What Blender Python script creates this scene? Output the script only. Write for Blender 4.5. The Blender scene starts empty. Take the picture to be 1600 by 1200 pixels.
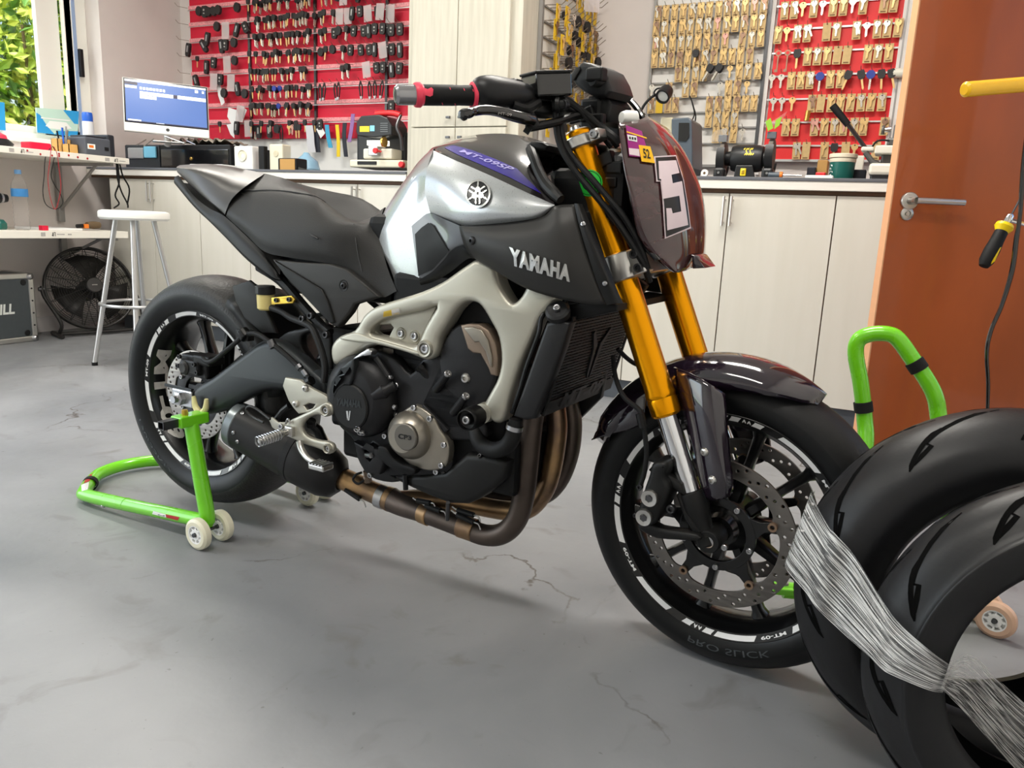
import bpy, bmesh, math, random
import numpy as np
from mathutils import Vector, Matrix
from mathutils.bvhtree import BVHTree
random.seed(7)
S = bpy.context.scene
COL = S.collection
# ---------------------------------------------------------------- camera
FPX, CAM_H, PITCH, ROLL, CAM_YAW = 1202., .860, .20994, .04392, math.radians(25.5)
def _axes():
    cp, sp = math.cos(PITCH), math.sin(PITCH)
    F = Vector((0, cp, -sp)); U = Vector((0, sp, cp)); R = Vector((1, 0, 0))
    cr, sr = math.cos(ROLL), math.sin(ROLL)
    R, U = cr * R + sr * U, -sr * R + cr * U
    M = Matrix.Rotation(CAM_YAW, 3, 'Z')
    return M @ R, M @ U, M @ F
CR, CU, CF = _axes()
CO = Vector((0, 0, CAM_H))
cam = bpy.data.cameras.new('camera'); cam.sensor_width = 36; cam.lens = FPX / 1600 * 36; cam.clip_start = .02
camo = bpy.data.objects.new('camera', cam); COL.objects.link(camo); S.camera = camo
camo.matrix_world = Matrix(((CR.x, CU.x, -CF.x, 0), (CR.y, CU.y, -CF.y, 0), (CR.z, CU.z, -CF.z, CAM_H), (0, 0, 0, 1)))
# ---------------------------------------------------------------- light
S.view_settings.view_transform = 'Standard'; S.view_settings.look = 'None'
S.view_settings.gamma = 1; S.view_settings.use_curve_mapping = False
S.view_settings.exposure = 0.0
W = bpy.data.worlds.new('sky'); S.world = W; W.use_nodes = True
_n = W.node_tree.nodes; _b = _n['Background']
_sk = _n.new('ShaderNodeTexSky'); _sk.sky_type = 'NISHITA'; _sk.sun_disc = False
_sk.sun_elevation = math.radians(50); _sk.sun_rotation = math.radians(200); _sk.air_density = 1.2; _sk.dust_density = 2.5
W.node_tree.links.new(_sk.outputs[0], _b.inputs[0]); _b.inputs[1].default_value = .30
sun = bpy.data.lights.new('sun', 'SUN'); sun.energy = 4.0; sun.angle = math.radians(1); sun.color = (1, .95, .86)
suno = bpy.data.objects.new('sun', sun); COL.objects.link(suno)
suno.rotation_euler = Vector((-.15, .6, -.75)).to_track_quat('-Z', 'Y').to_euler()
def area(name, loc, direction, sx, sy, power, color):
    l = bpy.data.lights.new(name, 'AREA'); l.shape = 'RECTANGLE'; l.size = sx; l.size_y = sy; l.energy = power; l.color = color
    o = bpy.data.objects.new(name, l); COL.objects.link(o); o.location = loc
    o.rotation_euler = Vector(direction).to_track_quat('-Z', 'Y').to_euler(); return o
# daylight coming in through the open shop front on the left and through the window
area('daylight_shop_front', (-4.93, -.55, 1.32), (1, .32, -.05), 3.2, 2.4, 76, (.84, .93, 1))
area('daylight_window', (-5.62, 2.55, 2.95), (1, .1, -.95), 2.2, .7, 60, (.93, .98, 1))
# ---------------------------------------------------------------- helpers
def ray(x, y): return CF + CR * ((x - 800) / FPX) - CU * ((y - 600) / FPX)
def onX(x, y, X): d = ray(x, y); return CO + d * (X / d.x)
def onY(x, y, Y): d = ray(x, y); return CO + d * (Y / d.y)
def onZ(x, y, Z): d = ray(x, y); return CO + d * ((Z - CAM_H) / d.z)
class Frame:
    """local frame: x forward, y left, z up"""
    def __init__(s, o, ax, ay, az): s.o, s.ax, s.ay, s.az = o, ax, ay, az
    def w(s, p): return s.o + s.ax * p[0] + s.ay * p[1] + s.az * p[2]
    def px(s, x, y, lat=0.):
        d = ray(x, y); t = (lat - (CO - s.o).dot(s.ay)) / d.dot(s.ay); P = CO + d * t - s.o
        return Vector((P.dot(s.ax), lat, P.dot(s.az)))
MATS = {}
def mat(name, col, rough=.5, metal=0., coat=0., noise=0., nscale=8., bump=0., bscale=120., emit=None, estr=1., alpha=1., trans=0., ior=1.45, spec=.5, col2=None, stretch=None):
    m = bpy.data.materials.new(name); m.use_nodes = True; MATS[name] = m
    nt = m.node_tree; p = nt.nodes['Principled BSDF']; I = p.inputs
    c = (*col, 1)
    I['Base Color'].default_value = c; I['Roughness'].default_value = rough; I['Metallic'].default_value = metal
    I['Coat Weight'].default_value = coat; I['Coat Roughness'].default_value = .06; I['Specular IOR Level'].default_value = spec
    I['IOR'].default_value = ior; I['Transmission Weight'].default_value = trans; I['Alpha'].default_value = alpha
    if noise or bump:
        tc = nt.nodes.new('ShaderNodeTexCoord'); out = tc.outputs['Object']
        if stretch:
            mp = nt.nodes.new('ShaderNodeMapping'); mp.inputs['Scale'].default_value = stretch
            nt.links.new(out, mp.inputs[0]); out = mp.outputs[0]
    if noise:
        nz = nt.nodes.new('ShaderNodeTexNoise'); nz.inputs['Scale'].default_value = nscale; nz.inputs['Detail'].default_value = 6
        nt.links.new(out, nz.inputs['Vector'])
        mx = nt.nodes.new('ShaderNodeMix'); mx.data_type = 'RGBA'
        c2 = col2 if col2 else tuple(min(1, v * (1 + noise)) for v in col)
        c1 = col if col2 else tuple(v * (1 - noise) for v in col)
        mx.inputs['A'].default_value = (*c1, 1); mx.inputs['B'].default_value = (*c2, 1)
        rp = nt.nodes.new('ShaderNodeMapRange'); rp.inputs['From Min'].default_value = .3; rp.inputs['From Max'].default_value = .7
        nt.links.new(nz.outputs['Fac'], rp.inputs['Value']); nt.links.new(rp.outputs[0], mx.inputs['Factor'])
        nt.links.new(mx.outputs['Result'], I['Base Color'])
        rr = nt.nodes.new('ShaderNodeMapRange'); rr.inputs['To Min'].default_value = max(0, rough - .08); rr.inputs['To Max'].default_value = min(1, rough + .08)
        nt.links.new(nz.outputs['Fac'], rr.inputs['Value']); nt.links.new(rr.outputs[0], I['Roughness'])
    if bump:
        n2 = nt.nodes.new('ShaderNodeTexNoise'); n2.inputs['Scale'].default_value = bscale; n2.inputs['Detail'].default_value = 4
        nt.links.new(out, n2.inputs['Vector'])
        bp = nt.nodes.new('ShaderNodeBump'); bp.inputs['Strength'].default_value = bump; bp.inputs['Distance'].default_value = .002
        nt.links.new(n2.outputs['Fac'], bp.inputs['Height']); nt.links.new(bp.outputs[0], I['Normal'])
    if emit:
        I['Emission Color'].default_value = (*emit, 1); I['Emission Strength'].default_value = estr
    return m
IDM = Matrix.Identity(4)
def setpar(o, parent):
    if parent is None: return
    o.parent = parent
    if parent.type == 'EMPTY': o.matrix_parent_inverse = Matrix.Translation(-parent.location)
def thing(name, label, cat, loc=(0, 0, 0), group=None):
    o = bpy.data.objects.new(name, None); COL.objects.link(o); o.location = loc; o.empty_display_size = .05
    tag(o, label, cat, group); return o
def tag(o, label, cat=None, group=None, kind=None):
    if label: o['label'] = label
    if cat: o['category'] = cat
    if group: o['group'] = group
    if kind: o['kind'] = kind
    return o
def M_(m): return m if not isinstance(m, str) else MATS[m]
def obj(name, verts, faces, m, parent=None, smooth=35, bevel=0., bseg=2, solid=0., merge=0., struct=False, mats=None, fm=None):
    me = bpy.data.meshes.new(name); me.from_pydata([tuple(v) for v in verts], [], faces)
    bm = bmesh.new(); bm.from_mesh(me)
    if merge: bmesh.ops.remove_doubles(bm, verts=bm.verts, dist=merge)
    bmesh.ops.recalc_face_normals(bm, faces=bm.faces); bm.to_mesh(me); bm.free()
    if mats:
        for k in mats: me.materials.append(M_(k))
        if fm:
            for p, i in zip(me.polygons, fm): p.material_index = i
    else: me.materials.append(M_(m))
    if smooth:
        me.shade_smooth(); me.set_sharp_from_angle(angle=math.radians(smooth))
    o = bpy.data.objects.new(name, me); COL.objects.link(o); setpar(o, parent)
    if solid:
        s = o.modifiers.new('solid', 'SOLIDIFY'); s.thickness = solid; s.offset = -1
    if bevel:
        b = o.modifiers.new('bevel', 'BEVEL'); b.width = bevel; b.segments = bseg; b.limit_method = 'ANGLE'; b.angle_limit = math.radians(35)
    if struct: o['kind'] = 'structure'
    return o
class MB:
    """mesh builder: collects pieces of ONE object"""
    def __init__(s): s.v = []; s.f = []; s.mi = []
    def add(s, v, f, mi=0):
        n = len(s.v); s.v += [Vector(p) for p in v]; s.f += [tuple(i + n for i in q) for q in f]; s.mi += [mi] * len(f); return s
    def box(s, a, b, mi=0, M=None):
        x0, y0, z0 = a; x1, y1, z1 = b
        v = [Vector(p) for p in ((x0, y0, z0), (x1, y0, z0), (x1, y1, z0), (x0, y1, z0), (x0, y0, z1), (x1, y0, z1), (x1, y1, z1), (x0, y1, z1))]
        if M is not None: v = [M @ p for p in v]
        return s.add(v, [(0, 3, 2, 1), (4, 5, 6, 7), (0, 1, 5, 4), (1, 2, 6, 5), (2, 3, 7, 6), (3, 0, 4, 7)], mi)
    def tube(s, pts, r, seg=12, mi=0, res=0, cap=True):
        v, f = tube_mesh(pts, r, seg, res, cap); return s.add(v, f, mi)
    def lathe(s, prof, o, ax, seg=24, mi=0): v, f = lathe_mesh(prof, o, ax, seg); return s.add(v, f, mi)
    def obj(s, name, m=None, parent=None, mats=None, **k):
        return obj(name, s.v, s.f, m, parent, mats=mats, fm=s.mi if mats else None, **k)
def cr(pts, n, closed=False):
    """Catmull-Rom resample of a list of vectors"""
    P = [Vector(p) for p in pts]
    if n <= 1 or len(P) < 3: return P
    out = []; L = len(P)
    for i in range(L if closed else L - 1):
        p1, p2 = P[i], P[(i + 1) % L]
        p0 = P[(i - 1) % L] if (closed or i > 0) else p1 * 2 - p2
        p3 = P[(i + 2) % L] if (closed or i + 2 < L) else p2 * 2 - p1
        for k in range(n):
            t = k / n
            out.append(.5 * ((2 * p1) + (p2 - p0) * t + (2 * p0 - 5 * p1 + 4 * p2 - p3) * t * t + (3 * p1 - p0 - 3 * p2 + p3) * t ** 3))
    if not closed: out.append(P[-1])
    return out
def tube_mesh(pts, r, seg=12, res=0, cap=True):
    rad = r if isinstance(r, (list, tuple)) else [r] * len(pts)
    Q = [Vector((*p, rr)) for p, rr in zip(pts, rad)]
    if res: Q = cr4(Q, res)
    P = [Vector(q[:3]) for q in Q]; rad = [q[3] for q in Q]
    v = []; f = []; n = len(P); t0 = None
    for i in range(n):
        t = ((P[min(i + 1, n - 1)] - P[max(i - 1, 0)])).normalized()
        if t0 is None:
            a = Vector((0, 0, 1)) if abs(t.z) < .9 else Vector((1, 0, 0)); u = t.cross(a).normalized()
        else:
            u = (u - t * u.dot(t)).normalized()
        w = t.cross(u); t0 = t
        for k in range(seg):
            an = 2 * math.pi * k / seg; v.append(P[i] + (u * math.cos(an) + w * math.sin(an)) * rad[i])
    for i in range(n - 1):
        for k in range(seg):
            k2 = (k + 1) % seg; f.append((i * seg + k, i * seg + k2, (i + 1) * seg + k2, (i + 1) * seg + k))
    if cap: f.append(tuple(range(seg))[::-1]); f.append(tuple(range((n - 1) * seg, n * seg)))
    return v, f
def cr4(P, n):
    out = []; L = len(P)
    if L < 3:
        return [P[0].lerp(P[-1], k / n) for k in range(n + 1)]
    for i in range(L - 1):
        p1, p2 = P[i], P[i + 1]; p0 = P[i - 1] if i > 0 else p1 * 2 - p2; p3 = P[i + 2] if i + 2 < L else p2 * 2 - p1
        for k in range(n):
            t = k / n
            out.append(.5 * ((2 * p1) + (p2 - p0) * t + (2 * p0 - 5 * p1 + 4 * p2 - p3) * t * t + (3 * p1 - p0 - 3 * p2 + p3) * t ** 3))
    out.append(P[-1]); return out
def perp(ax):
    ax = Vector(ax).normalized(); a = Vector((0, 0, 1)) if abs(ax.z) < .9 else Vector((1, 0, 0))
    u = ax.cross(a).normalized(); return ax, u, ax.cross(u)
def lathe_mesh(prof, o, ax, seg=24):
    """prof: (radius, height along ax); closed where radius is 0"""
    ax, u, w = perp(ax); o = Vector(o); v = []; f = []; rows = []
    for r, h in prof:
        if r <= 1e-6: rows.append([len(v)]); v.append(o + ax * h)
        else:
            rows.append(list(range(len(v), len(v) + seg)))
            for k in range(seg):
                an = 2 * math.pi * k / seg; v.append(o + ax * h + (u * math.cos(an) + w * math.sin(an)) * r)
    for a, b in zip(rows, rows[1:]):
        for k in range(seg):
            k2 = (k + 1) % seg
            if len(a) == 1 and len(b) == 1: continue
            if len(a) == 1: f.append((a[0], b[k2], b[k]))
            elif len(b) == 1: f.append((a[k], a[k2], b[0]))
            else: f.append((a[k], a[k2], b[k2], b[k]))
    return v, f
def tube(name, pts, r, m, parent=None, seg=12, res=6, **k):
    v, f = tube_mesh(pts, r, seg, res); return obj(name, v, f, m, parent, **k)
def lathe(name, prof, o, ax, m, parent=None, seg=32, **k):
    v, f = lathe_mesh(prof, o, ax, seg); return obj(name, v, f, m, parent, **k)
def box(name, a, b, m, parent=None, bevel=0., M=None, **k):
    return MB().box(a, b, M=M).obj(name, m, parent, bevel=bevel, smooth=k.pop('smooth', 0), **k)
def grid_mesh(rows, nu=4, nv=4):
    """rows of 3D control points (same count) -> dense smooth grid"""
    R = [cr(r, nu) for r in rows]
    if nv > 1 and len(R) > 2: Cc = [cr([r[j] for r in R], nv) for j in range(len(R[0]))]
    elif nv > 1: Cc = [[R[0][j].lerp(R[1][j], k / nv) for k in range(nv + 1)] for j in range(len(R[0]))]
    else: Cc = [[r[j] for r in R] for j in range(len(R[0]))]
    nc, nr = len(Cc), len(Cc[0])
    v = [p for c in Cc for p in c]
    f = [(j * nr + i, (j + 1) * nr + i, (j + 1) * nr + i + 1, j * nr + i + 1) for j in range(nc - 1) for i in range(nr - 1)]
    return v, f
def patch(name, fr, rows, m, parent=None, nu=4, nv=4, mirror=True, solid=0., **k):
    """rows of (px, py, lateral); surface through those points, mirrored to the other side of the frame"""
    L = [[fr.px(*p) for p in r] for r in rows]
    v, f = grid_mesh(L, nu, nv); mb = MB(); mb.add([fr.w(p) for p in v], f)
    mir = ([fr.w((p.x, -p.y, p.z)) for p in v], [q[::-1] for q in f])
    if mirror and min(abs(p.y) for p in v) > .002:
        out = []
        for vv, ff, sg in ((mb.v, mb.f, -1), (*mir, 1)):
            o = obj(name, vv, ff, m, parent, merge=.0006, solid=solid, **k); out.append(o)
            if sum(p.normal.dot(fr.ay) * p.area for p in o.data.polygons) * sg < 0: o.data.flip_normals()
        return out[0]
    if mirror: mb.add(*mir)
    return obj(name, mb.v, mb.f, m, parent, merge=.0006, solid=solid, **k)
def curve_mesh(loops, thick, bev, bres=2):
    cu = bpy.data.curves.new('c', 'CURVE'); cu.dimensions = '2D'; cu.fill_mode = 'BOTH'
    cu.extrude = max(0, thick / 2 - bev); cu.bevel_depth = bev; cu.bevel_resolution = bres; cu.offset = -bev
    for lp in loops:
        sp = cu.splines.new('POLY'); sp.points.add(len(lp) - 1); sp.use_cyclic_u = True
        for q, p in zip(sp.points, lp): q.co = (p[0], p[1], 0, 1)
    o = bpy.data.objects.new('c', cu); me = bpy.data.meshes.new_from_object(o)
    v = [p.co.copy() for p in me.vertices]; f = [tuple(p.vertices) for p in me.polygons]
    bpy.data.objects.remove(o); bpy.data.curves.remove(cu); bpy.data.meshes.remove(me)
    return v, f
def circ2(c, r, n=24): return [(c[0] + r * math.cos(2 * math.pi * k / n), c[1] + r * math.sin(2 * math.pi * k / n)) for k in range(n)]
def plate(name, fr, loops, near, far, m, parent=None, bev=.004, smooth=0, mirror=False, pix=True, ang=40, lean=None, **k):
    """flat piece parallel to the frame's xz plane between lateral `near` (where loops are measured) and `far`"""
    LL = []
    for lp in loops:
        q = [fr.px(x, y, near) for x, y in lp] if pix else [Vector((p[0], near, p[1])) for p in lp]
        q = [Vector((p.x, p.z, 0)) for p in q]
        if smooth: q = cr(q, smooth, True)
        LL.append(q)
    th = abs(far - near); v, f = curve_mesh(LL, th, min(bev, th * .49)); mid = (near + far) / 2; s = 1 if far > near else -1
    mb = MB(); loc = [Vector((p.x, mid + p.z, p.y)) for p in v]
    if lean: loc = [Vector((p.x, p.y + lean(p), p.z)) for p in loc]
    mb.add([fr.w(p) for p in loc], f)
    o = obj(name, mb.v, mb.f, m, parent, smooth=ang, merge=.00005, **k)
    if mirror: obj(name, [fr.w((p.x, -p.y, p.z)) for p in loc], [q[::-1] for q in f], m, parent, smooth=ang, merge=.00005, **k)
    return o
def bvh(*objs):
    v = []; f = []
    for o in objs:
        n = len(v); v += [p.co.copy() for p in o.data.vertices]; f += [tuple(i + n for i in p.vertices) for p in o.data.polygons]
    return BVHTree.FromPolygons(v, f)
_LAST = [1.6]
def hit(tree, x, y):
    d = ray(x, y).normalized(); r = tree.ray_cast(CO, d)
    if r[0] is None: r = tree.find_nearest(CO + d * _LAST[0])
    else: _LAST[0] = r[3]
    n = r[1]
    if n.dot(d) > 0: n = -n
    return r[0], n
def text_mesh(s, bold=0., shear=0., sp=1., sub=0):
    cu = bpy.data.curves.new('t', 'FONT'); cu.body = s; cu.size = 1; cu.offset = bold; cu.shear = shear; cu.space_character = sp; cu.resolution_u = 3; cu.fill_mode = 'FRONT'
    o = bpy.data.objects.new('t', cu); me = bpy.data.meshes.new_from_object(o)
    bm = bmesh.new(); bm.from_mesh(me); bmesh.ops.triangulate(bm, faces=bm.faces)
    if sub: bmesh.ops.subdivide_edges(bm, edges=bm.edges, cuts=sub)
    v = [p.co.copy() for p in bm.verts]; bm.verts.index_update(); f = [tuple(q.index for q in p.verts) for p in bm.faces]
    bm.free(); bpy.data.objects.remove(o); bpy.data.curves.remove(cu); bpy.data.meshes.remove(me)
    xs = [p.x for p in v]; ys = [p.y for p in v]; x0, x1, y0, y1 = min(xs), max(xs), min(ys), max(ys)
    return [((p.x - x0) / (x1 - x0), (p.y - y0) / (y1 - y0)) for p in v], f, (x1 - x0) / (y1 - y0)
def quadmap(q):
    """q: px corners bl, br, tr, tl"""
    bl, br, tr, tl = [Vector(p) for p in q]
    return lambda u, v: (bl * (1 - u) + br * u) * (1 - v) + (tl * (1 - u) + tr * u) * v
def decal_text(name, s, q, tree, m, parent, off=.0008, **k):
    uv, f, _ = text_mesh(s, **k); g = quadmap(q); V = []
    for u, v in uv:
        p = g(u, v); h, n = hit(tree, p.x, p.y); V.append(h + n * off)
    return obj(name, V, f, m, parent, smooth=0)
def decal_poly(name, pts, tree, m, parent, off=.0006, cuts=3):
    from mathutils.geometry import tessellate_polygon
    tr = tessellate_polygon([[Vector((x, y, 0)) for x, y in pts]])
    bm = bmesh.new(); vs = [bm.verts.new((x, y, 0)) for x, y in pts]
    for t in tr:
        try: bm.faces.new([vs[i] for i in t])
        except Exception: pass
    if cuts: bmesh.ops.subdivide_edges(bm, edges=bm.edges, cuts=cuts, use_grid_fill=True)
    bm.verts.index_update(); V = []
    hit(tree, sum(p[0] for p in pts) / len(pts), sum(p[1] for p in pts) / len(pts))
    for p in bm.verts:
        h, n = hit(tree, p.co.x, p.co.y); V.append(h + n * off)
    f = [tuple(q.index for q in p.verts) for p in bm.faces]; bm.free()
    return obj(name, V, f, m, parent, smooth=60)
_BOLT = {}
def bolt(parent, P, n, r, m='bolt', name='bolt', kind='socket'):
    key = (kind, M_(m).name)
    if key not in _BOLT:
        if kind == 'socket': prof = [(0, .25), (.45, .25), (.5, .75), (.85, .78), (1, .6), (1, -.5), (0, -.5)]
        elif kind == 'dome': prof = [(0, .15), (.35, .15), (.4, .6), (.75, .5), (1, .1), (1, -.4), (0, -.4)]
        else: prof = [(0, .9), (.5, .9), (.55, .7), (.95, .7), (1, .6), (1, -.5), (0, -.5)]
        v, f = lathe_mesh(prof, (0, 0, 0), (0, 0, 1), 6 if kind == 'hex' else 14)
        o = obj('bolt_mesh', v, f, m); _BOLT[key] = o.data; bpy.data.objects.remove(o)
    o = bpy.data.objects.new(name, _BOLT[key]); COL.objects.link(o); setpar(o, parent)
    o.matrix_basis = Matrix.Translation(P) @ Vector(n).to_track_quat('Z', 'Y').to_matrix().to_4x4() @ Matrix.Diagonal((r, r, r, 1))
    return o
def bolt_at(parent, tree, x, y, r, **k):
    P, n = hit(tree, x, y); return bolt(parent, P, n, r, **k)
def copy_tree(o, parent=None):
    c = o.copy(); COL.objects.link(c)
    if parent is not None: c.parent = parent
    for ch in o.children: copy_tree(ch, c)
    return c
# ---------------------------------------------------------------- materials
def srgb(r, g, b): return tuple(((c / 255) / 12.92 if c / 255 <= .04045 else ((c / 255 + .055) / 1.055) ** 2.4) for c in (r, g, b))
mat('wall_paint', srgb(222, 218, 214), .8, noise=.04, nscale=2, bump=.15, bscale=60)
mat('wall_grey', srgb(216, 208, 204), .8, noise=.05, nscale=3, bump=.1, bscale=60)
mat('wall_base', srgb(205, 200, 200), .7, noise=.10, nscale=5)
mat('ceiling_paint', srgb(235, 235, 232), .9)
mat('white_laminate', srgb(206, 202, 191), .38, noise=.025, nscale=3, stretch=(6, 6, .6), col2=srgb(211, 207, 197))
mat('locker_laminate', srgb(184, 179, 165), .42, noise=.04, nscale=5, stretch=(9, 9, .7), col2=srgb(200, 195, 181))
mat('worktop_white', srgb(228, 224, 216), .4, noise=.05, nscale=9, stretch=(.6, 8, 8))
mat('worktop_dark', srgb(96, 98, 104), .5, noise=.1)
mat('brown_board', srgb(98, 72, 52), .6, noise=.2, nscale=14)
mat('aluminium', srgb(196, 194, 190), .32, 1.)
mat('steel', srgb(186, 186, 188), .28, 1.)
mat('chrome', srgb(225, 226, 228), .10, 1.)
mat('dark_steel', srgb(88, 88, 90), .35, .9)
mat('wire', srgb(150, 140, 125), .4, .8)
mat('bolt', srgb(178, 178, 180), .28, 1.)
mat('bolt_dark', srgb(60, 60, 62), .35, .8)
mat('black_plastic', srgb(22, 22, 24), .42, spec=.35, bump=.05, bscale=300)
mat('black_gloss', srgb(12, 12, 14), .16, coat=.6)
mat('black_rubber', srgb(16, 16, 17), .6, spec=.3)
mat('white_plastic', srgb(232, 232, 228), .4)
mat('cream', srgb(226, 220, 198), .45)
mat('grey_plastic', srgb(92, 97, 104), .45)
mat('red_panel', srgb(206, 22, 54), .5, noise=.06, nscale=4)
mat('red_panel_warm', srgb(226, 44, 46), .5, noise=.06, nscale=4)
mat('rail_pink', srgb(232, 150, 155), .4, noise=.25, nscale=90)
mat('rail_silver', srgb(205, 205, 205), .35, .7)
mat('white_board', srgb(222, 220, 216), .5)
mat('door_wood', srgb(166, 78, 26), .38, coat=.25, noise=.16, nscale=2.2, stretch=(2.5, 2.5, 1.0), bump=.05)
mat('door_edge', srgb(222, 164, 122), .5)
mat('screen_blue', srgb(60, 90, 150), .3, emit=srgb(82, 116, 182), estr=.55)
mat('screen_white', srgb(230, 235, 245), .3, emit=srgb(225, 232, 245), estr=.55)
mat('screen_dark', srgb(30, 25, 60), .3)
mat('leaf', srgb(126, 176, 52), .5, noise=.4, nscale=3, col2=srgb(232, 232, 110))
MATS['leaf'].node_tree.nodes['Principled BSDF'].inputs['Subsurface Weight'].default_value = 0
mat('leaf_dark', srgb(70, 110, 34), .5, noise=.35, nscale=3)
mat('bark', srgb(90, 72, 52), .8, noise=.2)
mat('grass', srgb(120, 150, 60), .9, noise=.3, nscale=5)
mat('window_frame', srgb(236, 234, 226), .4)
mat('window_blue', srgb(150, 172, 208), .4)
mat('glass', (1, 1, 1), .0, trans=1., ior=1.02, alpha=.12)
mat('lamp_diffuser', (1, 1, 1), .5, emit=(1, .96, .88), estr=7)
# painted concrete floor with worn patches and hairline cracks
def floor_mat():
    m = bpy.data.materials.new('painted_concrete'); m.use_nodes = True; MATS['floor'] = m; nt = m.node_tree; N = nt.nodes; L = nt.links
    p = N['Principled BSDF']; tc = N.new('ShaderNodeTexCoord')
    def noise(s, d=6, v=None, dist=0.):
        n = N.new('ShaderNodeTexNoise'); n.inputs['Scale'].default_value = s; n.inputs['Detail'].default_value = d; n.inputs['Distortion'].default_value = dist
        L.new(v or tc.outputs['Object'], n.inputs['Vector']); return n.outputs['Fac']
    def ramp(x, a, b, lo=0., hi=1.):
        r = N.new('ShaderNodeMapRange'); r.inputs['From Min'].default_value = a; r.inputs['From Max'].default_value = b
        r.inputs['To Min'].default_value = lo; r.inputs['To Max'].default_value = hi; L.new(x, r.inputs['Value']); return r.outputs[0]
    def mix(fac, a, b):
        x = N.new('ShaderNodeMix'); x.data_type = 'RGBA'; L.new(fac, x.inputs['Factor'])
        for k, c in (('A', a), ('B', b)):
            if isinstance(c, tuple): x.inputs[k].default_value = (*c, 1)
            else: L.new(c, x.inputs[k])
        return x.outputs['Result']
    c = mix(ramp(noise(1.3, 8, dist=.6), .35, .68), srgb(116, 118, 122), srgb(142, 143, 146))
    c = mix(ramp(noise(7, 8, dist=1.2), .58, .75, 0, .55), c, srgb(98, 95, 92))
    c = mix(ramp(noise(60, 3), .70, .78, 0, .5), c, srgb(60, 56, 54))
    # cracks: distorted voronoi edges, broken up by noise
    mp = N.new('ShaderNodeMapping'); dz = N.new('ShaderNodeTexNoise'); dz.inputs['Scale'].default_value = 6; dz.inputs['Detail'].default_value = 8
    L.new(tc.outputs['Object'], dz.inputs['Vector']); sc = N.new('ShaderNodeVectorMath'); sc.operation = 'MULTIPLY_ADD'
    L.new(dz.outputs['Color'], sc.inputs[0]); sc.inputs[1].default_value = (.35, .35, .35); L.new(tc.outputs['Object'], sc.inputs[2])
    vo = N.new('ShaderNodeTexVoronoi'); vo.feature = 'DISTANCE_TO_EDGE'; vo.inputs['Scale'].default_value = .75; L.new(sc.outputs[0], vo.inputs['Vector'])
    cr_ = ramp(vo.outputs['Distance'], .0, .006, 1, 0)
    mm = N.new('ShaderNodeMath'); mm.operation = 'MULTIPLY'; L.new(cr_, mm.inputs[0]); L.new(ramp(noise(2.2, 4), .50, .60), mm.inputs[1])
    c = mix(mm.outputs[0], c, srgb(72, 64, 58))
    L.new(c, p.inputs['Base Color'])
    L.new(ramp(noise(3, 6), .3, .7, .34, .52), p.inputs['Roughness'])
    bp = N.new('ShaderNodeBump'); bp.inputs['Strength'].default_value = .22; bp.inputs['Distance'].default_value = .004
    ad = N.new('ShaderNodeMath'); ad.operation = 'SUBTRACT'; L.new(noise(24, 6), ad.inputs[0]); L.new(mm.outputs[0], ad.inputs[1]); L.new(ad.outputs[0], bp.inputs['Height']); L.new(bp.outputs[0], p.inputs['Normal'])
floor_mat()
# ---------------------------------------------------------------- room shell
XL, XR, YB, YF, ZC = -5.0, .78, 4.45, -2.5, 2.95; ZW_ = 1.09
box('floor', (XL - .4, YF - 3, -.1), (XR + 1.4, YB + .2, 0), 'floor', struct=True)
box('ceiling', (XL - .2, YF, ZC), (XR + .2, YB + .2, ZC + .1), 'ceiling_paint', struct=True)
box('wall_back', (XL - .2, YB, 0), (XR + .2, YB + .2, ZC), 'wall_grey', struct=True)
WY0, WY1, WZ0, WZ1 = 1.35, 3.775, 1.235, 2.55
MB().box((XL - .2, 1.1, 0), (XL, YB, WZ0)).box((XL - .2, YF, 2.6), (XL, YB, ZC)).box((XL - .2, 1.1, WZ1), (XL, YB, 2.6)).box((XL - .2, 1.1, WZ0), (XL, WY0, WZ1)).box((XL - .2, WY1, WZ0), (XL, YB, WZ1)).box((XL - .2, YF, 0), (XL, -2.2, 2.6)).obj('wall_left', 'wall_grey', smooth=0, struct=True)
DY0, DY1 = 2.13, 2.96
MB().box((XR, YF, 0), (XR + .15, DY0, ZC)).box((XR, DY1, 0), (XR + .15, YB, ZC)).box((XR, DY0, 2.08), (XR + .15, DY1, ZC)).obj('wall_right', 'wall_paint', smooth=0, struct=True)
box('wall_front', (XL - .2, YF - .2, 0), (XR + .2, YF, ZC), 'wall_paint', struct=True)
box('trim_2', (XL + .28, YB - .012, ZW_), (XL + .385, YB, ZC), 'ceiling_paint', struct=True)
box('trim_3', (XL + .385, YB - .01, ZW_), (-2.405, YB, 1.36), 'ceiling_paint', struct=True)
box('baseboard_left', (XL, 1.1, 0), (XL + .012, 3.6, .10), 'wall_base', struct=True)
MB().box((XR - .02, DY0 - .07, 0), (XR + .17, DY0, 2.15)).box((XR - .02, DY1, 0), (XR + .17, DY1 + .07, 2.15)).box((XR - .02, DY0 - .07, 2.08), (XR + .17, DY1 + .07, 2.15)).obj('trim_1', 'door_wood', smooth=0, struct=True)
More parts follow.
